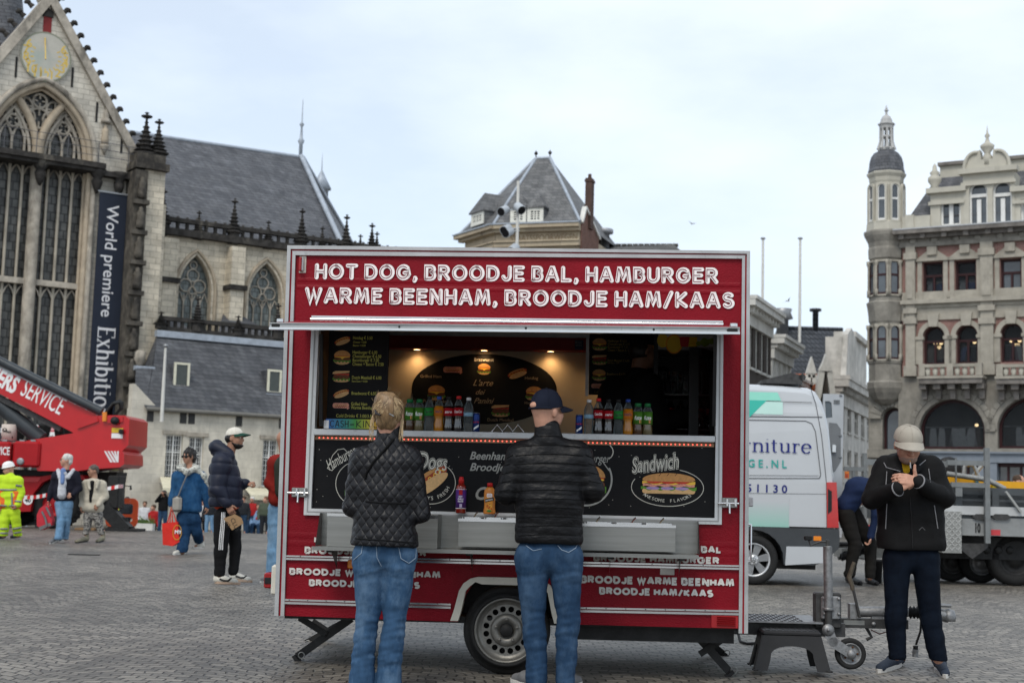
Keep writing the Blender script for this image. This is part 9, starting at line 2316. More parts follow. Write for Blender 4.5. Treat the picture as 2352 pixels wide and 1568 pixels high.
# ---- capped customer, back to the camera
f=Fig('person','man in black padded jacket, jeans and dark blue cap at the counter, seen from behind',1260,1400,8.3,.0075,'pale')
J=f.J
f.head(J(1256,944),(.72,.68,.02),neck=J(1256,1000),eyes=False)
sh=(J(1197,1045),J(1327,1045));wrs=(J(1200,1118,.27),J(1318,1116,.27))
M_PUFF=mat('fabric_black_nylon',(.0055,.0055,.0065),.46,0,.15,9,.55,24,spec=.22,dist=.012,stretch=(1,1,1.6))
jk=f.top(J(1262,1078),J(1262,1150),J(1261,1232),sh[0],J(1163,1132,-.02),wrs[0],sh[1],J(1362,1126,-.02),wrs[1],M_PUFF,.10,.112,.112,.112,.085,(.078,.066,.05),J(1261,1248).z,quilt_rows(.056,.0055),(J(1258,1012),J(1257,984),.074),h=.007)
for w_,s_ in zip(wrs,(1,-1)):hands(f.S,w_+V3((0,.02,0)),(s_*.5,1,.15),(s_,-.2,0),(0,0,1),.9)
zk=J(1260,1425).z;jn=f.legs(J(1260,1275),[(J(1221,1284),.100),(J(1226,1420),.068),(J(1231,1500),.063),(J(1231,1562),.060)],[(J(1300,1284),.100),(J(1304,1420),.070),(J(1301,1500),.060),(J(1299,1562),.056)],M_JEAN2,.10,J(1260,1235).z,jean_disp([(zk,.11,70),(.12,.08,85),(.28,.07,80),(J(1260,1320).z,.05,80)],.007),h=.007)
line(f,jn,[(1281,1252),(1290,1262),(1306,1268),(1322,1258),(1326,1250)],.0022,M_STITCH,'pocket_stitching');line(f,jn,[(1208,1252),(1225,1264),(1244,1260)],.002,M_STITCH,'pocket_stitching')
g=ground_at(1222,1580)-f.b;f.shoe(g+V3((.0,.02,0)),g+V3((-.11,.25,0)),M_GREYC,M_SOLEW);g=ground_at(1300,1584)-f.b;f.shoe(g,g+V3((.09,.26,0)),M_GREYC,M_SOLEW)
M_NCAP=cloth('navy_cap',(.009,.012,.024));f.hat(M_NCAP,M_NCAP,up=-.02,dome=(.089,.107,.112));mb=MB();mb.ell(f.hp(0,-.098,.030),(.030,.020,.022),12,8,0);mb.build('cap_opening',SKIN['pale'],f.e);mb=MB();mb.bbox(-.012,.012,-.004,.004,-.009,.009,.002);mb.tube([f.hp(.09*math.cos(t),-.004+.108*math.sin(t),.014)for t in[math.pi*(1.12+.76*k/14)for k in range(15)]],.007,6);mb.build('cap_strap',M_NCAP,f.e)
f.body()
M_SEAMB=cloth('seam_black',(.003,.003,.003))
for k in range(12):y=1002+k*20.5;line(f,jk,[(1178+max(0,3-k)*6,y+3),(1225,y),(1262,y-1),(1300,y),(1345-max(0,3-k)*6,y+3)],.0018,M_SEAMB,'quilt_seam',4)
for k in range(6):line(f,jk,[(1146+max(0,2-k)*9,1052+k*19),(1172+max(0,1-k)*6,1044+k*20)],.0018,M_SEAMB,'quilt_seam',4);line(f,jk,[(1352-max(0,1-k)*6,1044+k*20),(1380-max(0,2-k)*9,1052+k*19)],.0018,M_SEAMB,'quilt_seam',4)
# ---- man lighting a cigarette
f=Fig('person','man in beige cap and black jacket lighting a cigarette beside the drawbar',2092,1400,9.5,.0068,'pale')
J=f.J
f.head(J(2085,1021,-.03),(-.02,-.92,-.40),(0,-.40,.92),neck=J(2086,1060,.08),eyes=False)
shL,shR,eL,eR,wL,wR=J(2036,1076,.06),J(2138,1076,.06),J(2003,1146,-.0),J(2170,1144,-.0),J(2058,1124,-.20),J(2112,1107,-.20)
M_FLC=cloth('black_fleece',(.0085,.0085,.009),.8,.2,14,.4,90)
jk=f.top(J(2087,1100,.07),J(2091,1170,.06),J(2092,1250,.06),shL,eL,wL,shR,eR,wR,M_FLC,.095,.115,.122,.128,.098,(.082,.068,.047),J(2092,1263).z,folds(.007,9,1.2),None,extra=[(J(2044,1058,.08),J(2066,1084,-.075),.03,.022,.02),(J(2126,1056,.08),J(2104,1082,-.075),.03,.022,.02),(J(2050,1054,.12),J(2120,1054,.12),.035,.035,.03)],h=.0075)
S=SDF();S.cap(J(2079,1057,.035),J(2078,1084,.0),.055,.045);V,Q=S.mesh(.0075);mesh_obj('polo_shirt',V,Q,cloth('yellow',(.42,.25,.01)),f.e)
hands(f.S,wL,(.78,-.12,.55),(.5,.85,-.2),(-.3,-.3,.9),1.25,.8,1.0);hands(f.S,wR,(-.95,-.1,.18),(-.1,.9,-.45),(.1,-.1,1),.32,.15,1.02,(.02,-.12,1))
zk=J(2092,1420).z;jn=f.legs(J(2092,1285,.05),[(J(2060,1285,.05),.092),(J(2058,1420,.03),.068),(J(2060,1504,.03),.057)],[(J(2126,1285,.05),.092),(J(2138,1420,.04),.069),(J(2155,1512,.02),.059)],M_NAVYJ,.094,J(2092,1250).z,jean_disp([(zk,.09,60),(.1,.09,85)],.007),h=.0085)
M_PIPE=mat('grey_piping',(.22,.22,.23),.6,0,.1,60);M_SHN=cloth('shoe_navy',(.035,.045,.065));M_TAN=cloth('shoe_tan',(.28,.11,.04))
for pts in(((2133,1076),(2137,1106)),((2037,1082),(2035,1112)),((2146,1160),(2154,1213)),((2037,1156),(2034,1214)),((2030,1062),(2036,1073),(2068,1082)),((2126,1056),(2112,1068))):line(f,jk,pts,.0035,M_PIPE,'piping')
line(f,jk,[(2090,1140),(2094,1200),(2096,1258)],.003,M_DARK,'zip');line(f,jk,[(2111,1217),(2118,1210),(2125,1217)],.0012,M_PIPE,'chest_mark')
for w_,e_ in((wL,eL),(wR,eR)):d=(w_-e_).normalized();mb=MB();u_=d.orthogonal().normalized();v_=d.cross(u_);mb.tube([w_+d*.016+(u_*math.cos(t)+v_*math.sin(t))*.0455 for t in[k*math.pi/8 for k in range(17)]],.0055,6);mb.build('cuff',M_PIPE,f.e)
for(a,b),(c,d)in(((2066,1527),(2018,1545)),((2153,1530),(2172,1557))):
 h_=ground_at(a,b)-f.b;t_=ground_at(c,d)-f.b;o_=f.shoe(h_,t_,M_SHN,M_SOLEW,.045);d2=(t_-h_).normalized();mb=MB()
 S=SDF();S.cap(h_+V3((0,0,.055))+d2*.01,h_+V3((0,0,.072))+d2*.13,.0445,.034,.02);V,Q=S.mesh(.008);mesh_obj('shoe_quarter',V,Q,M_TAN,o_)
 sd=V3((-d2.y,d2.x,0))
 for k in range(4):p=h_+d2*(.10+.022*k)+V3((0,0,.108-.014*k));mb.tube([p-sd*.024+V3((0,0,-.012)),p,p+sd*.024+V3((0,0,-.012))],.004,6)
 mb.build('laces',M_DARK,o_)
f.hair([((0,.045,-.075),(.060,.056,.045))],mat('stubble_grey',(.30,.20,.155),.8,0,.3,200),.001,90,name='beard');f.hair([((0,-.025,.0),(.079,.085,.06))],M_HAIRG,.002,90,[((0,.02,0),(0,1,0))])
M_BCAP=cloth('beige_cap',(.36,.33,.28),.8,.1,12);f.hat(M_BCAP,M_BCAP,dome=(.095,.112,.096))
f.body(.0062)
a=f.hp(.0,.092,-.064);b=a+V3((0,-.012,-.062));mb=MB();mb.cyl(a,a+(b-a)*.35,.0045,n=8,m=1);mb.cyl(a+(b-a)*.35,b,.0042,n=8,m=0);mb.xf=None;e=mb.build('cigarette',[mat('cig_paper',(.75,.74,.7),.7,0,0),mat('cig_filter',(.55,.24,.06),.7,0,.1)]);e.location=f.b;tag(e,'cigarette with orange filter between the lips of the man in the beige cap','cigarette')
# ---- bearded man in the blue puffer jacket
f=Fig('person','bearded man in dark blue puffer jacket and white cap standing left of the trailer',520,1280,16.5,.011,'tan')
J=f.J;f.browm=M_HAIRD
f.head(J(539,1006),(.98,-.2,.03),neck=J(528,1040))
sR,sL,eR,eL,wR,wL=J(508,1062,-.17),J(518,1062,.17),J(500,1120,-.23),J(538,1118,.2),J(520,1155,-.24),J(562,1110,.08)
M_NPUF=cloth('navy_puffer',(.008,.011,.026),.55,.12,8,.3,60,spec=.3)
jk=f.top(J(514,1076),J(518,1112),J(519,1150),sL,eL,wL,sR,eR,wR,M_NPUF,.06,.15,.165,.175,.05,(.105,.088,.06),J(520,1163).z,quilt_rows(.125,.017,0,4),None,extra=[(J(498,1028,-.03),J(528,1044,-.10),.085,.055,.05),(J(498,1028,.03),J(528,1044,.10),.085,.055,.05)])
S=SDF();S.cap(J(506,1154,-.06),J(536,1154,-.06),.085,.085);S.cut((0,0,J(0,1168).z),(0,0,-1));V,Q=S.mesh(.012);mesh_obj('shirt_hem',V,Q,cloth('orange_red',(.55,.06,.02)),f.e)
hands(f.S,wR+V3((.01,0,-.015)),(.55,-.05,-.85),(-.1,.95,0),(.8,-.3,.4),.7,.4);hands(f.S,wL+V3((.015,0,.0)),(.97,-.15,.12),(.1,.2,-1),(0,-1,.2),1.2,.8)
jn=f.legs(J(520,1178),[(J(533,1188,.09),.10),(J(541,1255,.08),.072),(J(536,1312,.06),.052)],[(J(512,1188,-.09),.105),(J(507,1255,-.1),.078),(J(504,1319,-.1),.056)],M_BLK,.10,J(520,1160).z,jean_disp([(.45,.1,40),(.12,.08,50)],.008))
for a,b in((509.5,503),(513,507),(516.5,511)):line(f,jn,[(a,1176),(a-1,1200),(b+1,1240),(b,1262)],.0055,LAB['white'],'stripe')
M_SHW=cloth('shoe_white',(.55,.53,.47))
for a,c in(((497,1339),(549,1342)),((534,1332),(577,1337))):
 h_,t_=ground_at(*a)-f.b,ground_at(*c)-f.b;o_=f.shoe(h_,t_,M_SHW,mat('sole_gum',(.42,.30,.22),.6),.045,.09);x0_,y0_=a;line(f,o_,[(x0_+8,y0_-10),(x0_+18,y0_-6),(x0_+27,y0_-6),(x0_+34,y0_-12)],.011,M_DARK,'shoe_mark')
f.hair([((0,-.03,.0),(.083,.085,.07))],M_HAIRD,.004,60,[((0,.045,0),(0,1,-.2))]);f.hair([((0,.04,-.07),(.064,.068,.058)),((0,.01,-.04),(.075,.05,.05))],M_HAIRD,.002,90,[((0,.0,-.052),(0,.25,1))],'beard')
f.hat(cloth('cream_cap',(.60,.57,.50)),cloth('green_peak',(.012,.05,.035)));f.body()
P_=[(513,1190),(539,1180),(555,1189),(559,1201),(533,1217)]
mb=MB();lp=[J(px,py,-.30)for px,py in P_];mb.slab([[(p.x,p.z)for p in lp][::-1]],lp[0].y,lp[0].y+.006,0);ang=math.atan2(lp[2].z-lp[1].z,lp[2].x-lp[1].x)
mb.xf=Matrix.Translation((J(529,1192,-.30).x,0,J(529,1192,-.30).z))@Matrix.Rotation(R(62),4,'Y');mb.text('CLUE',0,0,.05,lp[0].y-.002,1);mb.text('#2',.0,-.075,.05,lp[0].y-.002,1);mb.xf=None
e=mb.build('cardboard_sign',[mat('cardboard',(.30,.19,.10),.85,0,.1,20),LAB['dk']]);e.location=f.b;tag(e,'brown cardboard tag reading CLUE #2 held by the bearded man','sign')
# ---- woman in denim with scarf, red tote bag
f=Fig('person','dark haired woman in blue denim with sunglasses and checked scarf walking with a red bag',432,1240,23.9,.012,'tan')
J=f.J;f.browm=M_HAIRD
f.head(J(433,1049),(-.5,-.86,.0),neck=J(437,1078),sc=.98)
sL,sR,eL,eR,wL,wR=J(408,1092),J(461,1093),J(398,1130,-.02),J(470,1130,.03),J(394,1160,-.06),J(476,1160,.08)
jk=f.top(J(435,1100),J(433,1135),J(431,1166),sL,eL,wL,sR,eR,wR,M_DENJ,.10,.115,.125,.14,.095,(.085,.07,.05),J(431,1175).z,folds(.010,7,1.2))
hands(f.S,wL,(-.05,-.1,-1),(1,0,0),(0,-1,0),1.2);hands(f.S,wR,(.1,0,-1),(-1,.2,0),(-.2,-1,0),.5)
f.legs(J(432,1178),[(J(421,1188),.115),(J(424,1225,-.05),.095),(J(418,1266,-.16),.085)],[(J(444,1188),.115),(J(452,1222,.05),.09),(J(457,1240,.25),.078)],denim('wide_leg',(.010,.035,.085),(.02,.06,.12)),.11,J(432,1165).z,jean_disp([(.5,.12,30),(.12,.1,40)],.012))
h_,t_=ground_at(424,1271)-f.b,ground_at(399,1274)-f.b;f.shoe(h_,t_,M_SHW,M_SOLEW,.048,.09);h_=J(464,1252,.3);h_.z=max(h_.z-.05,.06);t_=J(443,1272,.2);t_.z=.0;f.shoe(h_,t_,M_SHW,M_SOLEW,.048,.09)
f.hair([((0,-.02,.05),(.098,.11,.095)),((.03,-.04,.11),(.07,.07,.06)),((0,-.05,-.03),(.1,.07,.1))],M_HAIRD,.02,40,[((0,.07,.0),(0,1,-.35))])
mb=MB();[mb.ell(f.hp(q*.034,.098,.004),(.034,.014,.024),10,6,0)for q in(-1,1)];mb.tube([f.hp(-.08,.02,.015),f.hp(-.06,.085,.012),f.hp(.06,.085,.012),f.hp(.08,.02,.015)],.006,6);mb.build('sunglasses',mat('black_lens',(.006,.006,.007),.1),f.e)
S=SDF();[S.cap(J(a,b,c),J(d,e_,g_),.055,.05,.03)for a,b,c,d,e_,g_ in((414,1076,-.02,430,1084,-.13),(430,1084,-.13,452,1074,-.06),(452,1074,-.0,434,1066,.08),(412,1074,.02,434,1066,.08),(454,1078,-.04,468,1094,-.04),(468,1094,-.04,476,1118,.04))]
V,Q=S.mesh(.012);mesh_obj('scarf',V,Q,brick('scarf_check',(.55,.55,.5),(.04,.05,.05),(.5,.5,.45),.035,.03,.006,.9,.1,var=.1),f.e,folds(.008,14));f.body()
q=J(408,1157,-.16);mb=MB();mb.bbox(q.x-.085,q.x+.07,q.y-.05,q.y+.05,q.z-.13,q.z+.13,.04);e=thing('shoulder_bag','small pale grey shoulder bag hanging on the woman in denim','bag',Matrix.Translation(f.b));mb.build('bag_body',cloth('bag_grey',(.30,.28,.25)),e);mb=MB();mb.tube([V3((q.x,q.y,q.z+.12)),J(420,1112,-.19),J(433,1082,-.19),J(448,1074,-.02)],.012,6);mb.build('strap',M_GREYC,e)
def tote(name,label,f,pts,dpt,m,hands_,words=None):
 e=thing(name,label,'bag',Matrix.Translation(f.b));P_=[f.J(px,py,dpt)for px,py in pts];mb=MB();n=len(P_);c=sum(P_,V3())/n;ft=[p+V3((0,-.09,0))for p in P_];bk=[p+V3((0,.09,0))for p in P_]
 mb.add(ft+bk,[tuple(range(n))[::-1],tuple(range(n,2*n))]+[(i,(i+1)%n,n+(i+1)%n,n+i)for i in range(n)]);o=mb.build('bag_body',m,e);mb=MB();[mb.tube([f.J(*h[0],dpt-.08),f.J(*h[1],dpt-.02),f.J(*h[2],dpt-.08)],.012,6)for h in hands_];mb.build('handles',m,e);return e
M_TOTE=mat('tote_red',(.62,.025,.015),.5,0,.15,8,.3,12,dist=.02)
e=tote('tote_bag','bright red tote bag carried by the woman in denim',f,[(375,1201),(410,1197),(415,1243),(399,1253),(377,1250)],-.1,M_TOTE,[((385,1200),(393,1168),(390,1199)),((396,1199),(395,1166),(405,1198))]);q=J(407,1222,-.2)
mb=MB();mb.stroke(ellipse(q.x,q.z,.07,.12,24),.012,q.y-.002,0,closed=True);mb.text('MY',q.x-.04,q.z-.02,.06,q.y-.002,1,bold=.03);mb.build('bag_emblem',[mat('emblem_gold',(.5,.25,.03),.5),LAB['white']],e)
# ---- white haired man with a red backpack
f=Fig('person','white haired man in dark jacket and pale jeans walking with a red backpack',148,1200,27.0,.013,'pale')
J=f.J;f.head(J(152,1057),(-.92,-.38,.0),neck=J(151,1080))
jk=f.top(J(151,1096),J(149,1122),J(148,1142),J(130,1091),J(120,1121),J(112,1148,-.06),J(173,1091),J(182,1120),J(168,1134,-.14),cloth('dark_jacket',(.012,.012,.020)),.10,.11,.115,.12,.09,(.08,.066,.05),J(148,1150).z,folds(.010,7))
S=SDF();S.cap(J(145,1088,-.10),J(142,1136,-.12),.07,.085);S.cap(J(134,1080,-.05),J(138,1096,-.12),.04,.04);S.cap(J(168,1080,-.04),J(156,1096,-.12),.04,.04);V,Q=S.mesh(.012);mesh_obj('hoodie',V,Q,cloth('light_hoodie',(.48,.49,.52)),f.e,folds(.006,12));S=SDF();S.cap(J(145,1080,-.11),J(143,1108,-.18),.05,.035);V,Q=S.mesh(.012);mesh_obj('shirt',V,Q,cloth('blue_shirt',(.14,.22,.42)),f.e)
hands(f.S,J(112,1148,-.06),(-.1,0,-1),(1,0,0),(0,-1,0),1.1);hands(f.S,J(168,1134,-.14),(-.8,0,-.5),(0,1,0),(0,0,1),.6)
f.legs(J(147,1150),[(J(138,1158),.10),(J(140,1196,-.06),.075),(J(134,1234,-.12),.065)],[(J(156,1158),.10),(J(153,1198,.06),.072),(J(150,1236,.14),.062)],M_JEAN3,.10,J(147,1138).z,jean_disp([(.45,.12,30),(.12,.1,40)],.010))
for a,c in(((134,1240),(122,1249)),((152,1238),(141,1244))):f.shoe(ground_at(*a)-f.b,ground_at(*c)-f.b-V3((.06,.0,0)),M_GREYC,M_SOLEW,.05,.09)
f.hair([((0,-.02,.045),(.088,.1,.082)),((0,-.06,-.02),(.075,.055,.07))],M_HAIRW,.008,40,[((0,.08,.02),(0,1,-.4))])
mb=MB();[mb.tube([f.hp(q*.032+.024*math.cos(t),.098,.005+.018*math.sin(t))for t in[k*.7 for k in range(10)]],.003,5)for q in(-1,1)];mb.tube([f.hp(.07,.02,.01),f.hp(.055,.095,.01)],.003,5);mb.build('glasses',M_DARK,f.e);f.body()
e=tote('backpack','red and grey backpack carried low by the white haired man',f,[(88,1182),(94,1168),(104,1160),(116,1164),(123,1196),(121,1206),(100,1216),(88,1206)],-.1,mat('backpack_red',(.50,.03,.045),.6,0,.15,8,.3,12),[((100,1164),(110,1152),(112,1164))]);mb=MB();mb.tube([J(96,1174,-.21),J(104,1190,-.215),J(108,1208,-.21)],.02,6);mb.tube([J(106,1164,-.21),J(116,1185,-.21)],.02,6);mb.bar(J(94,1213,-.1),J(120,1203,-.1),.2,.06);mb.build('trim',M_GREYC,e)
# ---- woman in a cream coat
f=Fig('person','short haired woman in cream coat and patterned trousers beside the white haired man',214,1200,27.2,.013,'tan')
J=f.J;f.head(J(214,1081),(-.8,-.58,-.05),neck=J(217,1101),sc=.96)
jk=f.top(J(215,1117),J(213,1142),J(212,1164),J(197,1112),J(190,1140),J(187,1160,-.06),J(234,1112),J(241,1140),J(226,1158,-.15),cloth('cream_coat',(.46,.42,.34)),.09,.11,.115,.13,.085,(.08,.066,.052),J(212,1176).z,folds(.010,7),extra=[(J(203,1106,-.1),J(206,1122,-.15),.04,.03,.02),(J(226,1106,-.1),J(222,1120,-.14),.04,.03,.02)])
S=SDF();S.cap(J(212,1108,-.1),J(208,1150,-.125),.045,.03);V,Q=S.mesh(.012);mesh_obj('top',V,Q,M_BLK,f.e);hands(f.S,J(187,1160,-.06),(0,0,-1),(1,0,0),(0,-1,0),.6);hands(f.S,J(226,1158,-.15),(-.5,0,-.8),(0,1,0),(-.5,-.8,.3),.6)
f.legs(J(213,1176),[(J(203,1184),.095),(J(200,1212,-.04),.068),(J(196,1226,-.05),.056)],[(J(224,1184),.095),(J(229,1212,.03),.066),(J(233,1226,.05),.054)],brick('patterned_cloth',(.40,.38,.35),(.03,.03,.03),(.35,.33,.3),.05,.04,.012,.9,.1,dirt=(.03,.03,.03),dlo=.47,dhi=.56,dsc=22,dst=(1,1,1),var=.2),.10,J(213,1165).z,folds(.006,10))
M_BOOT=cloth('boot_olive',(.22,.20,.14))
for a,c in(((199,1243),(180,1247)),((236,1242),(228,1246))):f.shoe(ground_at(*a)-f.b,ground_at(*c)-f.b-V3((.03,.06,0)),M_BOOT,M_SOLEB,.05,.16)
f.hair([((0,-.015,.045),(.086,.1,.08)),((0,-.06,.0),(.075,.05,.07))],mat('hair_grey_brown',(.09,.075,.065),.6),.008,40,[((0,.08,.02),(0,1,-.4))]);mb=MB();[mb.tube([f.hp(q*.032+.022*math.cos(t),.098,.005+.016*math.sin(t))for t in[k*.7 for k in range(10)]],.003,5)for q in(-1,1)];mb.build('glasses',M_DARK,f.e);f.body()
# ---- worker in hi-vis clothing
f=Fig('person','worker in yellow and orange high visibility suit and white helmet',22,1200,27.9,.013,'pale')
J=f.J;f.head(J(20,1077),(-.75,-.6,-.25),neck=J(25,1098));HV=cloth('hi_vis_yellow',(.50,.72,.03),.7,.1);RB=mat('reflective_band',(.22,.22,.22),.4,.2,.1)
tp_=dict(shL=J(4,1101),elL=J(-8,1132),wrL=J(-4,1158,-.08),shR=J(42,1103),elR=J(47,1132),wrR=J(41,1158,-.1))
jk=f.top(J(23,1108),J(23,1135),J(24,1155),*tp_.values(),HV,.10,.115,.12,.125,.09,(.085,.075,.06),J(24,1167).z,folds(.012,7),(J(24,1096),J(23,1090),.07))
S=SDF();[S.cap(J(23,1108)+V3((q*.1,0,0)),J(24,1155)+V3((q*.092,0,0)),.122,.132,.05)for q in(-1,1)];S.cut((0,0,J(0,1167).z),(0,0,-1));S.cut((0,0,J(0,1126).z),(0,0,1));V,Q=S.mesh(.013);ov=mesh_obj('orange_band',V,Q,cloth('hi_vis_orange',(.80,.16,.03),.7,.1),f.e,folds(.008,7))
for y in(1124,1160):line(f,ov if y>1130 else jk,[(0,y),(22,y+1),(38,y)],.02,RB,'reflective_stripe')
line(f,ov,[(27,1126),(28,1158)],.018,RB,'reflective_stripe');line(f,jk,[(36,1114),(50,1116)],.02,RB,'reflective_stripe');line(f,jk,[(34,1150),(48,1152)],.02,RB,'reflective_stripe')
hands(f.S,tp_['wrR'],(-.4,-.3,-.8),(-1,0,0),(0,-1,0),.8);hands(f.S,tp_['wrL'],(0,-.2,-1),(1,0,0),(0,-1,0),.8)
jn=f.legs(J(24,1170),[(J(13,1178),.105),(J(10,1205,-.03),.085),(J(8,1228,-.04),.08)],[(J(34,1178),.105),(J(38,1205,.03),.085),(J(41,1228,.1),.08)],HV,.105,J(24,1160).z,jean_disp([(.4,.14,26),(.12,.1,40)],.012))
for y in(1214,1224):line(f,jn,[(1,y),(17,y)],.02,RB,'reflective_stripe');line(f,jn,[(30,y),(48,y-3)],.02,RB,'reflective_stripe')
for a,c in(((9,1235),(2,1238)),((44,1232),(40,1236))):f.shoe(ground_at(*a)-f.b,ground_at(*c)-f.b+V3((-.08,-.12,0)),M_DARK,M_SOLEB,.05,.14)
mb=MB();c=[f.hp(.095*r_*math.cos(t),.118*r_*math.sin(t)-.004,z)for z,r_ in((.045,1.12),(.05,1.0),(.09,.97),(.125,.8),(.148,.5),(.158,.05))for t in[2*math.pi*k/20 for k in range(20)]];mb.add(c,[(j*20+i,j*20+(i+1)%20,j*20+20+(i+1)%20,j*20+20+i)for j in range(5)for i in range(20)],0,True);mb.build('helmet',mat('helmet_white',(.75,.75,.73),.3),f.e);f.body()
# ---- worker bending behind the van
f=Fig('person','worker in dark blue jersey bending over the trailer coupling behind the van',1965,1340,19.9,.013,'pale')
J=f.J;f.head(J(2040,1150,.1),(.7,0,-.7),(.7,0,.7),neck=J(2018,1130,.05),eyes=False)
S=SDF();S.cap(J(1945,1158,-.08),J(1972,1122,-.1),.15,.16,.06);S.cap(J(1950,1158,.1),J(1975,1122,.12),.14,.16,.06);S.cap(J(1972,1122,-.1),J(2006,1122,-.1),.16,.14,.06);S.cap(J(1972,1122,.1),J(2006,1122,.12),.16,.14,.06);S.cap(J(2006,1125,-.14),J(2012,1180,-.1),.08,.065);S.cap(J(2012,1180,-.1),J(2000,1230,-.05),.06,.05);V,Q=S.mesh(.013);mesh_obj('jersey',V,Q,cloth('navy_jersey',(.012,.022,.06)),f.e,folds(.012,6));f.S.cap(J(1960,1150),J(2010,1125),.1);f.S.cap(J(2012,1180,-.1),J(2000,1232,-.05),.04);hands(f.S,J(2000,1232,-.05),(-.2,0,-1),(-1,0,0),(0,-1,0),.8)
f.legs(J(1945,1172),[(J(1942,1180,-.1),.125),(J(1964,1250,-.12),.09),(J(1951,1318,-.1),.07)],[(J(1960,1180,.12),.12),(J(2000,1250,.12),.09),(J(1998,1325,.1),.07)],cloth('work_trousers',(.012,.011,.010)),.13,J(0,1158).z,jean_disp([(.6,.15,30),(.15,.1,40)],.012))
for a,c in(((1948,1336),(1978,1344)),((1994,1338),(2015,1345))):f.shoe(ground_at(*a)-f.b,ground_at(*c)-f.b,M_DARK,M_SOLEB,.05,.13)
f.body()
# ---- worker behind the flatbed, vendor, person behind the trailer end
f=Fig('person','young worker in blue and orange top behind the flatbed dropside',2336,1340,23.6,.013,'pale',z=0)
J=f.J;f.head(J(2340,1106),(.85,-.35,-.35),neck=J(2332,1122));f.top(J(2333,1145),J(2333,1180),J(2333,1210),J(2312,1136),J(2306,1170),J(2318,1195,-.15),J(2354,1136),J(2360,1170),J(2348,1195,-.15),cloth('royal_blue',(.015,.05,.22)),.1,.11,.11,.11,.09,(.08,.07,.06),J(0,1215).z,folds(.01,7),(J(2333,1128),J(2332,1122),.065));S=SDF();S.cap(J(2304,1138,-.03),J(2322,1134,-.06),.07,.06);V,Q=S.mesh(.014);mesh_obj('shoulder_patch',V,Q,cloth('hi_vis_orange',(.80,.16,.03),.7,.1),f.e)
f.legs(J(2333,1220),[(J(2322,1228),.10),(J(2322,1275),.075),(J(2322,1315),.06)],[(J(2344,1228),.10),(J(2344,1275),.075),(J(2344,1315),.06)],M_BLK,.10);f.hair([((0,-.02,.03),(.08,.095,.08))],M_HAIRBR,.004,60,[((0,.06,.02),(0,1,-.5))]);f.body()
vz=(T.m@V3((tp(1450,900,1.0)[0],1.0,zf))).z
f=Fig('person','vendor in black clothes and yellow peaked cap reaching into the fridge inside the trailer',1450,1000,10.2,.010,'brown',z=vz)
J=f.J;f.head(J(1480,806),(.93,.3,-.1),neck=J(1466,855))
f.top(J(1446,912),J(1450,980),J(1452,1060),J(1408,900,.12),J(1490,905,.25),J(1522,858,.15),J(1488,890,-.12),J(1520,975,-.15),J(1572,955,-.1),M_BLK,.13,.13,.14,.13,.1,(.095,.08,.06),J(0,1080).z,folds(.01,6),(J(1464,872),J(1466,862),.075))
hands(f.S,J(1524,857,.15),(1,.05,.05),(.1,0,-1),(0,-1,.2),.8);hands(f.S,J(1576,953,-.1),(1,.1,.15),(.2,.6,-.6),(0,-.3,1),.6)
f.legs(J(1452,1090),[(J(1436,1110),.1),(J(1436,1180),.08),(f.J(1436,1240),.06)],[(J(1470,1110),.1),(J(1470,1180),.08),(J(1470,1240),.06)],M_BLK,.11);f.hair([((0,-.03,.0),(.083,.09,.08))],M_HAIRD,.003,60,[((0,.02,0),(0,1,0))]);f.hat(M_BLK,cloth('yellow_peak',(.50,.23,.015)));f.body()
q=J(1548,866,.1);e=thing('drink_bottle','clear water bottle held by the vendor at the fridge','bottle',Matrix.Translation(f.b+q)@Matrix.Rotation(R(125),4,'Y'));mb=MB();mb.lathe(bottle('straight'),14);mb.build('bottle_body',M_CLEAR,e);mb=MB();mb.lathe([(.016,.2),(.016,.218),(0,.219)],12);mb.build('bottle_cap',WH,e)
f=Fig('person','person in red sweater and pale jeans half hidden behind the left end of the trailer',640,1330,16.8,.012,'tan')
J=f.J;f.head(J(655,1010),(.9,.3,0),neck=J(652,1035),eyes=False);f.top(J(650,1065),J(650,1110),J(650,1140),J(636,1062,-.1),J(620,1108,-.1),J(634,1125,-.15),J(664,1062,.1),J(676,1105,.1),J(670,1130,-.1),cloth('red_sweater',(.20,.016,.012)),.09,.11,.11,.12,.09,(.085,.075,.06),J(0,1150).z,folds(.01,6));f.legs(J(645,1160),[(J(636,1170),.11),(J(632,1240),.09),(J(628,1318),.095)],[(J(660,1170),.11),(J(660,1240),.09),(J(658,1318),.09)],M_JEAN3,.11,None,folds(.01,8));f.shoe(ground_at(626,1336)-f.b,ground_at(600,1339)-f.b,M_GREYC,M_SOLEW,.05);f.shoe(ground_at(655,1336)-f.b,ground_at(636,1341)-f.b,M_GREYC,M_SOLEW,.05);f.body()
S=SDF();S.cap(J(655,1070,-.2),J(655,1125,-.2),.13,.12);V,Q=S.mesh(.02);o=mesh_obj('backpack',V,Q,cloth('olive_pack',(.03,.035,.025)),None);o.location=f.b;tag(o,'dark backpack on the person behind the trailer end','backpack')
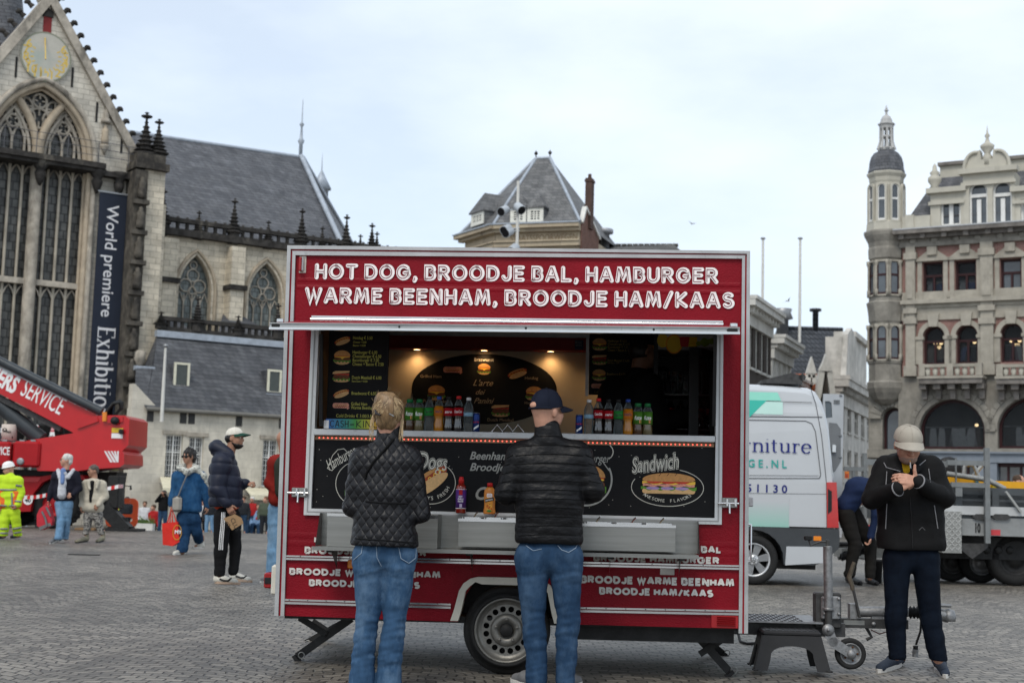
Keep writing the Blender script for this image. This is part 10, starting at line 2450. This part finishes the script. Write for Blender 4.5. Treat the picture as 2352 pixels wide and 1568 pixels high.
# ---- people far off in front of the annex
def small(label,px,ytop,yfeet,Y,c_top,c_leg,skin='pale',hair=M_HAIRBR,seated=False,arms=0,h=.026):
 f=Fig('person',label,px,yfeet,Y,h,skin,'people far off in front of the annex');J=f.J;k=FPX/Y;zt_=J(px,ytop).z
 if seated:H0=zt_;hipz=H0-.82
 else:H0=zt_;hipz=H0*.53
 A=lambda x,z,y=0.0:V3((x,y,z))
 f.head(A(0,H0-.12,-.02),(random.uniform(-1,1),-.8,0),neck=A(0,H0-.28),eyes=False,sc=1.0);zs_=H0-.34
 e1,e2,w1,w2=A(-.25,zs_-.28),A(.25,zs_-.28),A(-.22,zs_-.5,-.1),A(.22,zs_-.5,-.1)
 if arms:w1,w2=A(-.05,zs_+.18,-.2),A(.08,zs_+.2,-.2);e1,e2=A(-.26,zs_-.1,-.1),A(.26,zs_-.1,-.1)
 f.top(A(0,zs_-.1),A(0,hipz+.2),A(0,hipz+.06),A(-.16,zs_),e1,w1,A(.16,zs_),e2,w2,c_top,.09,.11,.11,.12,.08,(.075,.06,.05),hipz-.08)
 f.S.ell(w1,(.045,.045,.06));f.S.ell(w2,(.045,.045,.06))
 if seated:f.legs(A(0,hipz),[(A(-.1,hipz),.09),(A(-.12,hipz,-.42),.08),(A(-.12,.08,-.45),.06)],[(A(.1,hipz),.09),(A(.12,hipz,-.42),.08),(A(.12,.08,-.4),.06)],c_leg,.1)
 else:f.legs(A(0,hipz),[(A(-.09,hipz-.04),.1),(A(-.1,hipz*.5),.075),(A(-.1,.06),.06)],[(A(.09,hipz-.04),.1),(A(.1,hipz*.5,.03),.075),(A(.11,.06,.05),.06)],c_leg,.1)
 for q in(-.1,.1):f.shoe(A(q,0,.0 if not seated else-.4),A(q*1.2,0,-.26 if not seated else-.62),M_DARK,M_SOLEB,.05)
 f.hair([((0,-.02,.04),(.09,.1,.085))],hair,.006,30,[((0,.07,.0),(0,1,-.4))]);f.body()
 if seated:e=thing('stool','low dark stool under the '+label[:label.index(',')]if ',' in label else 'low dark stool under the '+label,'stool',Matrix.Translation(f.b));mb=MB();mb.box(-.2,.2,-.2,.2,hipz-.14,hipz-.09);[mb.box(x-.02,x+.02,y-.02,y+.02,0,hipz-.141)for x in(-.17,.17)for y in(-.17,.17)];mb.build('stool_frame',M_DARK,e)
cg=cloth
WHS=cg('white_shirt',(.55,.55,.56));RDS=cg('red_top',(.35,.02,.02));GRS=cg('olive_top',(.07,.085,.06));BLS=cg('sky_top',(.2,.32,.5));DKS=cg('dark_top',(.02,.022,.026))
for a in(('man in black jacket raising a camera in front of the cream awning',372,1125,1217,56,M_BLK,M_JEAN2,'tan',M_HAIRD,False,1),('person in white shirt left of the planter, seated',330,1150,1214,57,WHS,M_BLK,'tan',M_HAIRBR,True),('person in red top beside the white planter, seated',350,1158,1214,57,RDS,M_BLK,'pale',M_HAIRBR,True),('person in dark top and pale jeans behind the denim woman',480,1140,1218,54,DKS,M_JEAN3,'tan',M_HAIRD),('person in white top beside the woman in denim',462,1146,1217,57,WHS,M_BLK,'pale',M_HAIRBR),('person in dark coat right of the man in the puffer jacket',556,1138,1218,54,DKS,M_JEAN2,'pale',M_HAIRBR),('person in red top and white hat in the far crowd',576,1140,1218,55,RDS,M_JEAN2,'tan',M_HAIRW),('person in pale blue top in the far crowd, seated',590,1156,1216,55,BLS,M_JEAN2,'pale',M_HAIRBR,True),('long haired person in olive top and dark trousers near the trailer end',607,1139,1219,53,GRS,DKS,'pale',mat('hair_chestnut',(.12,.06,.03),.6)),('person in hooded dark coat behind the orange barrier',288,1140,1212,57,DKS,DKS,'tan',M_HAIRD),('person in yellow green top behind the orange barrier',272,1146,1212,58,cg('lime_top',(.3,.35,.05)),DKS,'tan',M_HAIRD)):small(*a)
# ---- planter and gulls
p=at(334,1217,52);gz=ground_z(52);e=thing('planter','white rectangular planter with low green plants in front of the annex','planter',Matrix.Translation((p.x,p.y,gz)));mb=MB();mb.slab([[(-.28,0),(.28,0),(.3,.36),(-.3,.36)]],-.2,.2,0);mb.build('box',mat('planter_white',(.6,.59,.55),.6),e);mb=MB();rr=random.Random(8)
for k in range(420):a=V3((rr.uniform(-.3,.3),rr.uniform(-.2,.2),.34+abs(rr.gauss(0,.09))));d=V3((rr.gauss(0,1),rr.gauss(0,1),rr.gauss(.6,.6))).normalized()*.06;s_=d.cross(V3((rr.gauss(0,1),rr.gauss(0,1),.3))).normalized()*.018;mb.add([a,a+d*.5+s_,a+d,a+d*.5-s_],[(0,1,2,3)],rr.choice((0,0,1)))
mb.build('leaves',[mat('leaf_green',(.06,.12,.025),.6),mat('leaf_light',(.13,.19,.04),.6)],e)
for px,py,Y,t_,lb in((1589,514,70,.3,'gull gliding in the sky above the tiled roof'),(1810,691,80,-.5,'gull flying between the two flagpoles')):
 p=at(px,py,Y);mb=MB();mb.xf=Matrix.Scale(.6,4);mb.ell((0,0,0),(.2,.06,.06),10,6,0)
 for q in(-1,1):mb.add([(.1,0,.02),(-.08,0,.02),(-.05,q*.3,.14),(-.12,q*.62,.06),(.0,q*.32,.15),(.1,q*.1,.03)],[(0,1,2,4),(2,3,4),(0,4,5)],1)
 mb.add([(-.18,0,0),(-.32,-.05,.0),(-.32,.05,.0)],[(0,1,2)],0);e=mb.build('gull',[mat('gull_white',(.5,.5,.5),.7),mat('gull_grey',(.14,.14,.15),.7)]);e.matrix_world=Matrix.Translation(p)@Matrix.Rotation(t_+1.2,4,'Z')@Matrix.Rotation(t_,4,'X');tag(e,lb,'bird')
